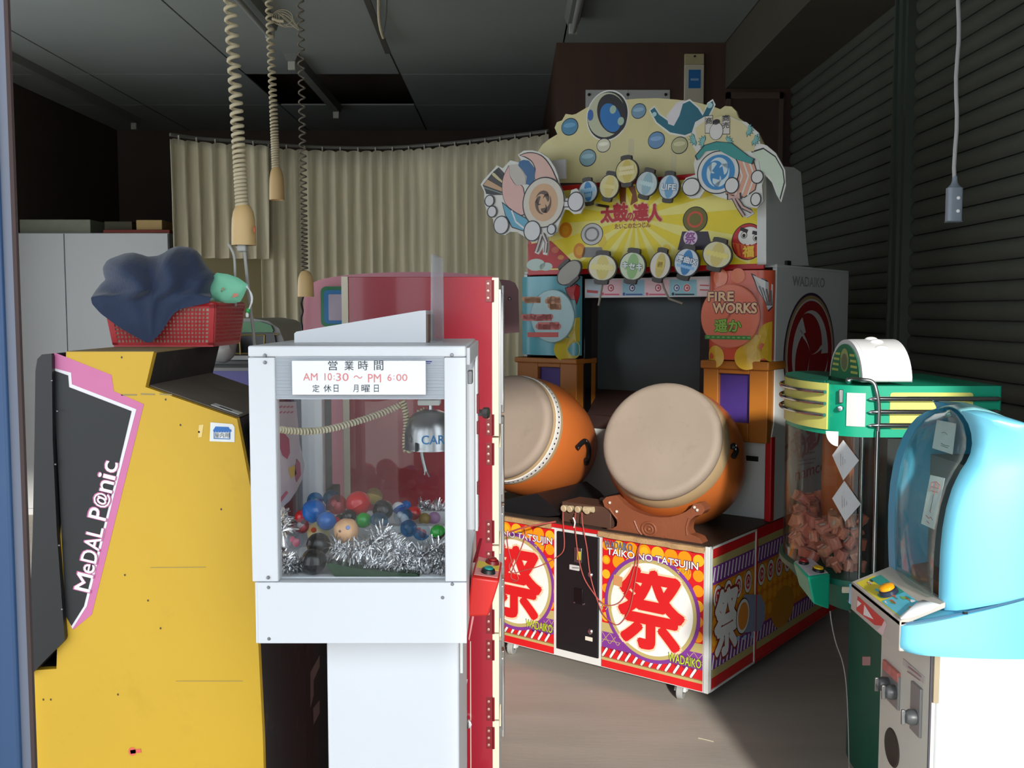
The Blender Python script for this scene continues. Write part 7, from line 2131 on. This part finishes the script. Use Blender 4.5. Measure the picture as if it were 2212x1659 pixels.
while z < zt_pile + .03 and len(spots) < 400:
    f_top = (z - zP) / (zt_pile - zP)
    step = .036
    y = .03
    while y < GD - .02:
        x = -RX_ + .012
        while x < gx(1925) + .0:
            xx, yy = x + rnd.uniform(-.003, .003) + (.018 if int(z * 1000) % 2 else 0), y + rnd.uniform(-.004, .004)
            e = (xx / (RX_ - .027)) ** 2 + ((yy - GD / 2) / (GD / 2 - .034)) ** 2 if xx < 0 else ((yy - GD / 2) / (GD / 2 - .040)) ** 2
            hmax = zt_pile + .02 * math.sin(yy * 17) - .10 * max(0, (yy - .25)) * 0
            if e < 1 and xx < gx(1925) - .030 and z < hmax and not (xx > -.045 and abs(yy - GD * .62) < .125):
                spots.append((xx, yy, z + rnd.uniform(-.004, .004), e))
            x += step
        y += .048
    z += .033
# keep those the glass shows: nearest the glass or on top
keep = [s_ for s_ in spots if s_[3] > .30 or s_[1] < .16 or s_[2] > zt_pile - .045]
keep.sort(key=lambda s_: s_[1])
for i, (x, y, z_, e) in enumerate(keep[:290]):
    c = protos[i] if i < 4 else copy_tree(protos[i % 4])
    c.location = og + Vector((x, y, z_))
    # seals look outwards
    an = math.atan2(y - GD / 2, x)
    c.rotation_euler = (rnd.uniform(-2.4, .4), rnd.uniform(-.25, .25), PI / 2 + rnd.uniform(-.3, .3))
    if rnd.random() < .5: c.rotation_euler[0] = rnd.uniform(.6, 2.2)


# ---------------------------------------------------------------- blue machine at the right edge
BY = 2.0
BLUE = mat('sky_blue_pearl', (122, 210, 238), rough=.4, metal=.25, var=.03, scale=3, coat=.6)
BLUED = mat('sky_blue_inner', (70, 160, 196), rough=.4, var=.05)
x0 = at(2027, 1500, BY).x
bm_ = thing('small_prize_machine', 'sky-blue rounded prize machine on a white stand at the right edge', 'crane game', (x0, BY, 0))
obm = Vector(bm_.location); FB = Frame(obm)
B = lambda px, py, Y=BY: (at(px, py, Y).x - obm.x, at(px, py, Y).z)
BD = .30; XR2 = .34
zstand = at(2100, 1408, BY).z
MB().prism(rrect(0, XR2, .0, BD, .012), 'z', 0, zstand).build('stand', WHITE, bm_)
# coin panel on the left face of the stand
MB().box(-.010, .0, .012, BD - .008, 0, zstand - .012).build('coin_panel', mat('warm_white_panel', (206, 202, 190), rough=.5, var=.04, dirt=(160, 140, 110), dirt_amt=.25), bm_, bevel=.002)
MB().box(-.013, -.009, .010, .014, 0, zstand - .01).build('panel_edge', mat('grey_rubber_edge', (66, 64, 72), rough=.6), bm_)
MB().box(-.008, .05, .004, .016, zstand - .11, zstand - .004).build('rusty_bracket', mat('tan_bracket', (160, 144, 118), rough=.6, var=.15), bm_)
def onpanel(px0, py0, px1, py1, name, m, d=.006, par=None):
    a = FB.hit(px0, py0, 'x', -.010); b_ = FB.hit(px1, py1, 'x', -.010)
    y0_, y1_ = sorted((a.y, b_.y)); z0_, z1_ = sorted((a.z, b_.z))
    return MB().box(-.010 - d, -.010, y0_, y1_, z0_, z1_).build(name, m, par or bm_, bevel=.001), (y0_ + y1_) / 2, (z0_ + z1_) / 2
pl1, yc1, zc1 = onpanel(1911, 1430, 1944, 1535, 'coin_plate', mat('worn_grey_plate', (150, 148, 146), rough=.45, metal=.4, var=.1))
pl2, yc2, zc2 = onpanel(1973, 1470, 1991, 1595, 'coin_plate', mat('worn_grey_plate', (150, 148, 146), rough=.45, metal=.4, var=.1))
o_, a_, b_ = onpanel(1952, 1422, 1998, 1478, 'notice_label', mat('smudged_label', (190, 182, 178), rough=.5, var=.15, scale=40), .002)
o_, a_, b_ = onpanel(1913, 1424, 1945, 1475, 'red_label', mat('red_white_label', (206, 120, 112), rough=.45, var=.35, scale=50), .0075)
pr = Print(FB, 'x', -.012, -1)
pr.line([(1962, 1440), (1990, 1462)], .004, (150, 120, 120), 0); pr.line([(1960, 1450), (1988, 1470)], .003, (150, 120, 120), 0)
pr.build('label_print', bm_)
for px, py in ((1918, 1478), (1933, 1495), (1977, 1549)):
    p = FB.hit(px, py, 'x', -.016)
    k_ = MB().lathe([(.016, 0), (.017, .012), (.012, .022), (0, .024)], 18, 0, oriented((-1, 0, 0), p)).build('coin_knob', mat('dark_grey_knob', (70, 72, 74), rough=.4), bm_, bevel=.002)
    MB().box(p.x - .03, p.x - .022, p.y - .003, p.y + .003, p.z - .016, p.z + .016).build('knob_grip', STEEL, k_, bevel=.001)
c_ = FB.hit(1927, 1615, 'x', -.0102)
MB().lathe([(0, .0), (.037, 0), (.041, .0025), (.044, .0)], 28, 0, oriented((-1, 0, 0), c_)).build('prize_hole', mat('hole_brown', (60, 52, 44), rough=.8), bm_)
# lower blue band with the forward control shelf
seam0, seam1 = B(1950, 1347), B(2212, 1276)
slope = (seam1[1] - seam0[1]) / (seam1[0] - seam0[0])
xe = XR2 + .01
band = [B(1946, 1352), (xe, seam0[1] + slope * (xe - seam0[0])), (xe, zstand - .001), B(1957, 1409), B(1944, 1398)]
band[2] = (xe, B(2000, 1409)[1])
MB().prism(band, 'y', BD - .02, BD + .012).build('lower_band', BLUE, bm_, bevel=.006, seg=3)
MB().prism([(p[0] + .002, p[1] - .002) for p in band], 'y', .022, BD - .02).build('lower_core', mat('aged_white_plastic', (186, 178, 168), rough=.5, var=.06), bm_)
XF = B(1943, 1380)[0]
zf0, zf1 = at(1943, 1408, BY).z, at(1941, 1341, BY).z
MB().box(XF, XF + .03, .0, BD - .006, zf0, zf1).build('control_front', mat('aged_white_plastic', (186, 178, 168), rough=.5, var=.06), bm_, bevel=.003)
pr = Print(FB, 'x', XF, -1)
pr.poly([(1853, 1287), (1911, 1340), (1905, 1352), (1890, 1350), (1850, 1318)], (206, 60, 54), 0)
pr.poly([(1911, 1340), (1916, 1348), (1908, 1372), (1895, 1362), (1905, 1352)], (220, 190, 190), 0)
pr.poly([(1868, 1306), (1888, 1338), (1866, 1328)], (232, 226, 224), 1)
pr.poly([(1853, 1296), (1862, 1304), (1852, 1312)], (232, 226, 224), 1)
pr.build('front_sticker', bm_)
# sloping control panel
pf = [Vector((XF, .0, zf1)), Vector((XF, BD - .006, zf1)), Vector((B(2043, 1301)[0], BD - .006, B(2043, 1301)[1])), Vector((B(2043, 1301)[0], .0, B(2043, 1301)[1]))]
MB().hexa([p - Vector((0, 0, .012)) for p in pf] + pf).build('control_panel', mat('aged_white_plastic', (186, 178, 168), rough=.5, var=.06), bm_, bevel=.002)
un = (pf[1] - pf[0]).cross(pf[3] - pf[0]).normalized(); un = un if un.z > 0 else -un
def onC(u, v): return pf[0] * (1 - u) * (1 - v) + pf[1] * u * (1 - v) + pf[2] * u * v + pf[3] * (1 - u) * v   # u: away from camera, v: up the slope
def patch(us, col, l, name=None):
    return [onC(u, v) + un * (.0006 + .0005 * l) for u, v in us]
mb = MB(); cols = [(226, 206, 60), (90, 190, 214), (40, 150, 140), (206, 90, 70), (236, 240, 240), (30, 60, 70), (120, 180, 90), (214, 130, 60)]
def pp_(us, ci, l):
    mb.add(patch(us, None, l), [tuple(range(len(us)))], ci)
pp_([(.02, .06), (.94, .06), (.94, .5), (.02, .5)], 0, 0)
pp_([(.03, .08), (.42, .08), (.42, .62), (.03, .62)], 1, 1)
pp_([(.42, .42), (.90, .36), (.90, .62), (.42, .62)], 2, 1)
rr_ = random.Random(5)
for k in range(26):
    u, v = rr_.uniform(.06, .86), rr_.uniform(.10, .56); r1, r2 = rr_.uniform(.02, .06), rr_.uniform(.015, .045)
    pp_([(u + r1 * math.cos(a) * (1 + .3 * math.sin(3 * a + k)), v + r2 * math.sin(a)) for a in [2 * PI * i / 10 for i in range(10)]], rr_.choice((1, 2, 3, 4, 5, 6, 7)), 2 + k % 3)
mb.build('panel_print', [ink(c) for c in cols], bm_, smooth=False, flip=False)
Mo = oriented(un, onC(.50, .36) + un * .001)
b_ = MB().lathe([(.021, 0), (.020, .009), (.016, .012), (0, .012)], 24, 0, Mo).build('push_button', mat('dark_blue_bezel', (40, 48, 66), rough=.3), bm_)
MB().lathe([(.0165, .010), (.016, .018), (.012, .021), (0, .022)], 24, 0, Mo).build('button_cap', mat('amber_button', (240, 160, 20), rough=.25), b_)
# curled white paper on the near corner of the panel
cu = [at(1943, 1338, 2.0), at(1960, 1330, 2.03), at(1990, 1308, 2.05), at(2008, 1295, 2.08), at(2030, 1312, 2.0), at(2010, 1325, 1.99), at(1975, 1338, 1.985), at(1946, 1344, 1.985)]
cu = [p + Vector((0, 0, .006)) for p in cu]
c0 = sum(cu, Vector()) / len(cu)
mb = MB(); n_ = len(cu); vs = [p - c0 for p in cu] + [Vector((0, .01, .012))]
mb.add(vs, [(i, (i + 1) % n_, n_) for i in range(n_)])
o_ = mb.build('torn_paper', PAP, angle=180); o_.location = c0
md = o_.modifiers.new('t', 'SOLIDIFY'); md.thickness = .0006
tag(o_, 'torn curling white paper at the near corner of the blue machine control panel', 'paper')
# upper hood: near and far blue walls with a curved glazed front between them
near = [(2041, 1299), (2042, 1250), (2044, 1200), (2049, 1150), (2058, 1100), (2072, 1055), (2090, 1020), (2106, 997), (2114, 975), (2115, 950), (2108, 922), (2094, 900), (2080, 889)]
NP = [Vector(p) for p in [( *B(x, y), ) for x, y in near]]
topc = [B(2110, 885), B(2150, 893), B(2190, 906), B(2230, 924), B(2290, 960), B(2340, 1010)]
zlow = seam0[1] + slope * (NP[0].x - seam0[0])
wall_poly = [(p.x, p.y) for p in NP] + topc + [(xe, seam0[1] + slope * (xe - seam0[0]) + .003), (NP[0].x, zlow + .003)]
def bulged(left, right, y0, bul, name, nz=26, nx=22):
    """skin between a left and a right edge line (x, z), swelling towards the street"""
    def on(line, f):
        ls = [0]
        for p, q in zip(line, line[1:]): ls.append(ls[-1] + math.hypot(q[0] - p[0], q[1] - p[1]))
        s_ = f * ls[-1]
        for i in range(len(line) - 1):
            if s_ <= ls[i + 1] + 1e-9:
                t_ = (s_ - ls[i]) / max(1e-9, ls[i + 1] - ls[i])
                return (line[i][0] + (line[i + 1][0] - line[i][0]) * t_, line[i][1] + (line[i + 1][1] - line[i][1]) * t_)
        return line[-1]
    vs = []
    for k in range(nz + 1):
        a_, b_ = on(left, k / nz), on(right, k / nz)
        for j in range(nx + 1):
            t_ = j / nx
            s_ = (1 - (2 * t_ - 1) ** 2)
            edge = min(1, t_ / .06) ** .5
            vs.append((a_[0] + (b_[0] - a_[0]) * t_, y0 - bul * s_ - .012 * edge, a_[1] + (b_[1] - a_[1]) * t_))
    m = nx + 1
    fs = [(k * m + j, k * m + j + 1, (k + 1) * m + j + 1, (k + 1) * m + j) for k in range(nz) for j in range(nx)]
    mb = MB(); mb.add(vs, fs)
    # back skin and rim
    n0 = len(vs); mb.add([(x, .030, z) for x, y, z in vs], [(q[3], q[2], q[1], q[0]) for q in fs])
    rim_ = [j for j in range(m)] + [k * m + nx for k in range(1, nz + 1)] + [nz * m + j for j in range(nx - 1, -1, -1)] + [k * m for k in range(nz - 1, 0, -1)]
    mb.f += [(rim_[i], rim_[(i + 1) % len(rim_)], rim_[(i + 1) % len(rim_)] + n0, rim_[i] + n0) for i in range(len(rim_))]
    mb.m += [0] * len(rim_)
    return mb.build(name, BLUE, bm_, angle=60)
Lline = [(NP[0].x + .003, zlow + .003)] + [(p.x, p.y) for p in NP] + topc[:3]
Rline = [(xe, seam0[1] + slope * (xe - seam0[0]) + .003), (xe, topc[-1][1])] + topc[:2:-1]
bulged(Lline, Rline, .004, .035, 'near_wall')
far_px = [(1936, 1292), (1935, 1250), (1933, 1200), (1932, 1150), (1933, 1100), (1937, 1050), (1944, 1010), (1952, 980), (1964, 950), (1978, 925), (1996, 905), (2018, 892), (2040, 886)]
YFAR = BY + .26
FP = [Vector((at(x, y, YFAR).x - obm.x, at(x, y, YFAR).z)) for x, y in far_px]
fpoly = [(p.x, p.y) for p in FP] + topc[1:] + [(xe, FP[0].y)]
MB().prism([(xe - .012, FP[0].y - .02), (xe, FP[0].y - .02), (xe, topc[-1][1]), (xe - .012, topc[-1][1] + .012)], 'y', .02, BD - .01).build('rear_shell', BLUE, bm_)
MB().prism(fpoly, 'y', .26, BD + .0).build('far_wall', BLUED, bm_, bevel=.004)
# inset dark reveal along the near edge, then the clear hood
def strip(c0_, c1_, k):
    return c0_
n_ = len(NP); segs = 10
vs = []
for i in range(n_):
    a = Vector((NP[i].x - .014, .030, NP[i].y)) if True else None
    b2 = Vector((FP[i].x, .26, FP[i].y))
    for j in range(segs + 1):
        t_ = j / segs
        p = a.lerp(b2, t_); p.x -= .022 * math.sin(PI * t_) * math.sin(PI * min(1, i / (n_ - 1) + .08))
        vs.append(p)
fs = [(i * (segs + 1) + j, i * (segs + 1) + j + 1, (i + 1) * (segs + 1) + j + 1, (i + 1) * (segs + 1) + j) for i in range(n_ - 1) for j in range(segs)]
mb = MB(); mb.add(vs, fs)
hood = mb.build('clear_hood', glass('clear_hood_plastic', tint=(240, 248, 246), refl=.05, haze=.07, hazecol=(190, 196, 190)), bm_, angle=180)
md = hood.modifiers.new('t', 'SOLIDIFY'); md.thickness = .0025
# rounded blue top joining both walls
bulged([(band[3][0], band[3][1]), (band[4][0], band[4][1]), (band[0][0], band[0][1])], [(xe, band[2][1]), (xe, seam0[1] + slope * (xe - seam0[0]))], .0, .03, 'lower_band', 8, 22)
tp = []
TPN = [NP[-1], NP[-1] + Vector((.03, .004)), Vector(topc[1]), Vector(topc[3]), Vector(topc[5])]
TPF = [FP[-1], FP[-1] + Vector((.03, .004)), Vector(topc[1]), Vector(topc[3]), Vector(topc[5])]
vs = []; m_ = 8
for a, b_ in zip(TPN, TPF):
    for j in range(m_ + 1):
        t_ = j / m_; q_ = a.lerp(b_, t_)
        vs.append((q_.x, .01 + (.29 - .01) * t_, q_.y + .008 * math.sin(PI * t_) - .002))
fs = [(i * (m_ + 1) + j, i * (m_ + 1) + j + 1, (i + 1) * (m_ + 1) + j + 1, (i + 1) * (m_ + 1) + j) for i in range(4) for j in range(m_)]
mb = MB(); mb.add(vs, fs)
tpo = mb.build('top_shell', mat('pale_teal_top', (120, 176, 180), rough=.3, var=.1), bm_, angle=180)
md = tpo.modifiers.new('t', 'SOLIDIFY'); md.thickness = .004
MB().box(NP[5].x + .05, xe - .01, .03, .27, B(2100, 1300)[1] - .02, topc[-1][1] - .01).build('back_case', mat('dim_grey_inside', (96, 96, 92), rough=.6, var=.1), bm_)
MB().hexa([(FP[0].x + .03, .035, zf1 + .0), (NP[5].x + .06, .035, zf1 + .0), (NP[5].x + .06, .255, zf1 + .0), (FP[0].x + .03, .255, zf1), (FP[0].x + .03, .035, zf1 + .05), (NP[5].x + .06, .035, zf1 + .06), (NP[5].x + .06, .255, zf1 + .06), (FP[0].x + .03, .255, zf1 + .05)]).build('prize_tray', mat('brown_prize_tray', (120, 84, 64), rough=.6, var=.15), bm_)
# seam between hood wall and lower band
MB().tube([(B(1952, 1344)[0] + (xe - B(1952, 1344)[0]) * t_, -.011 - .032 * (1 - (2 * t_ - 1) ** 2), B(1952, 1344)[1] + (seam0[1] + slope * (xe - seam0[0]) + .002 - B(1952, 1344)[1]) * t_) for t_ in [i / 20 for i in range(21)]], .0024, 6).build('seam', mat('seam_blue_grey', (70, 110, 140), rough=.5), bm_)
MB().box(B(2105, 1)[0], B(2113, 1)[0], -.0445, -.038, B(1, 1313)[1], B(1, 1308)[1]).build('screw', BLACK, bm_)
# papers inside the hood
def sheet(px, Yp, name, label, mats_=None, marks=()):
    P3 = [at(x, y, Y_) for (x, y), Y_ in zip(px, Yp)]
    c0 = sum(P3, Vector()) / 4
    nr = (P3[1] - P3[0]).cross(P3[3] - P3[0]).normalized()
    if nr.y > 0: nr = -nr
    q = [p - c0 for p in P3]
    o_ = MB().hexa([p + nr * .0004 for p in q] + [p - nr * .0004 for p in q]).build(name, PAP, smooth=False); o_.location = c0
    def on(u, v): return (q[0] * (1 - u) + q[1] * u) * (1 - v) + (q[3] * (1 - u) + q[2] * u) * v + nr * .0012
    for pts, col in marks:
        mb = MB()
        mb.tube([on(*p) for p in pts], .0006, 4); mb.build('pen_stroke', ink(col), o_)
    return tag(o_, label, 'paper')
REDM = (206, 80, 80)
sheet([(2010, 1026), (2041, 1033), (2018, 1144), (1990, 1131)], [2.12, 2.07, 2.07, 2.12], 'paper_strip', 'long white paper strip with red handwriting inside the blue machine',
      marks=[([(.2, .14), (.5, .1), (.8, .15), (.8, .3), (.25, .3), (.2, .14)], REDM), ([(.5, .1), (.52, .36)], REDM), ([(.2, .22), (.8, .22)], REDM), ([(.5, .36), (.5, .68)], (60, 60, 60)), ([(.45, .68), (.55, .72)], REDM), ([(.25, .8), (.5, .84), (.6, .8), (.8, .84)], REDM), ([(.4, .9), (.6, .93)], REDM)])
sheet([(2024, 907), (2066, 915), (2058, 982), (2014, 968)], [2.22, 2.17, 2.17, 2.22], 'paper_notice', 'yellowed paper notice at the top inside the blue machine',
      marks=[([(.35, .4), (.5, .36), (.65, .42)], (90, 90, 84)), ([(.4, .75), (.6, .78), (.8, .76)], (90, 90, 84)), ([(.4, .82), (.75, .84)], (90, 90, 84))])

# a pale straw lying on the floor in front of the drum game
p0, p1 = WORLD.hit(1508, 1594, 'z', .002), WORLD.hit(1541, 1602, 'z', .002)
c0 = (p0 + p1) / 2
o_ = MB().tube([p0 - c0, (p0 + p1) / 2 - c0 + Vector((0, .002, 0)), p1 - c0], .0016, 6).build('straw', mat('pale_straw', (196, 186, 160), rough=.7)); o_.location = c0
tag(o_, 'pale bit of straw lying on the bare floor before the drum game', 'straw')
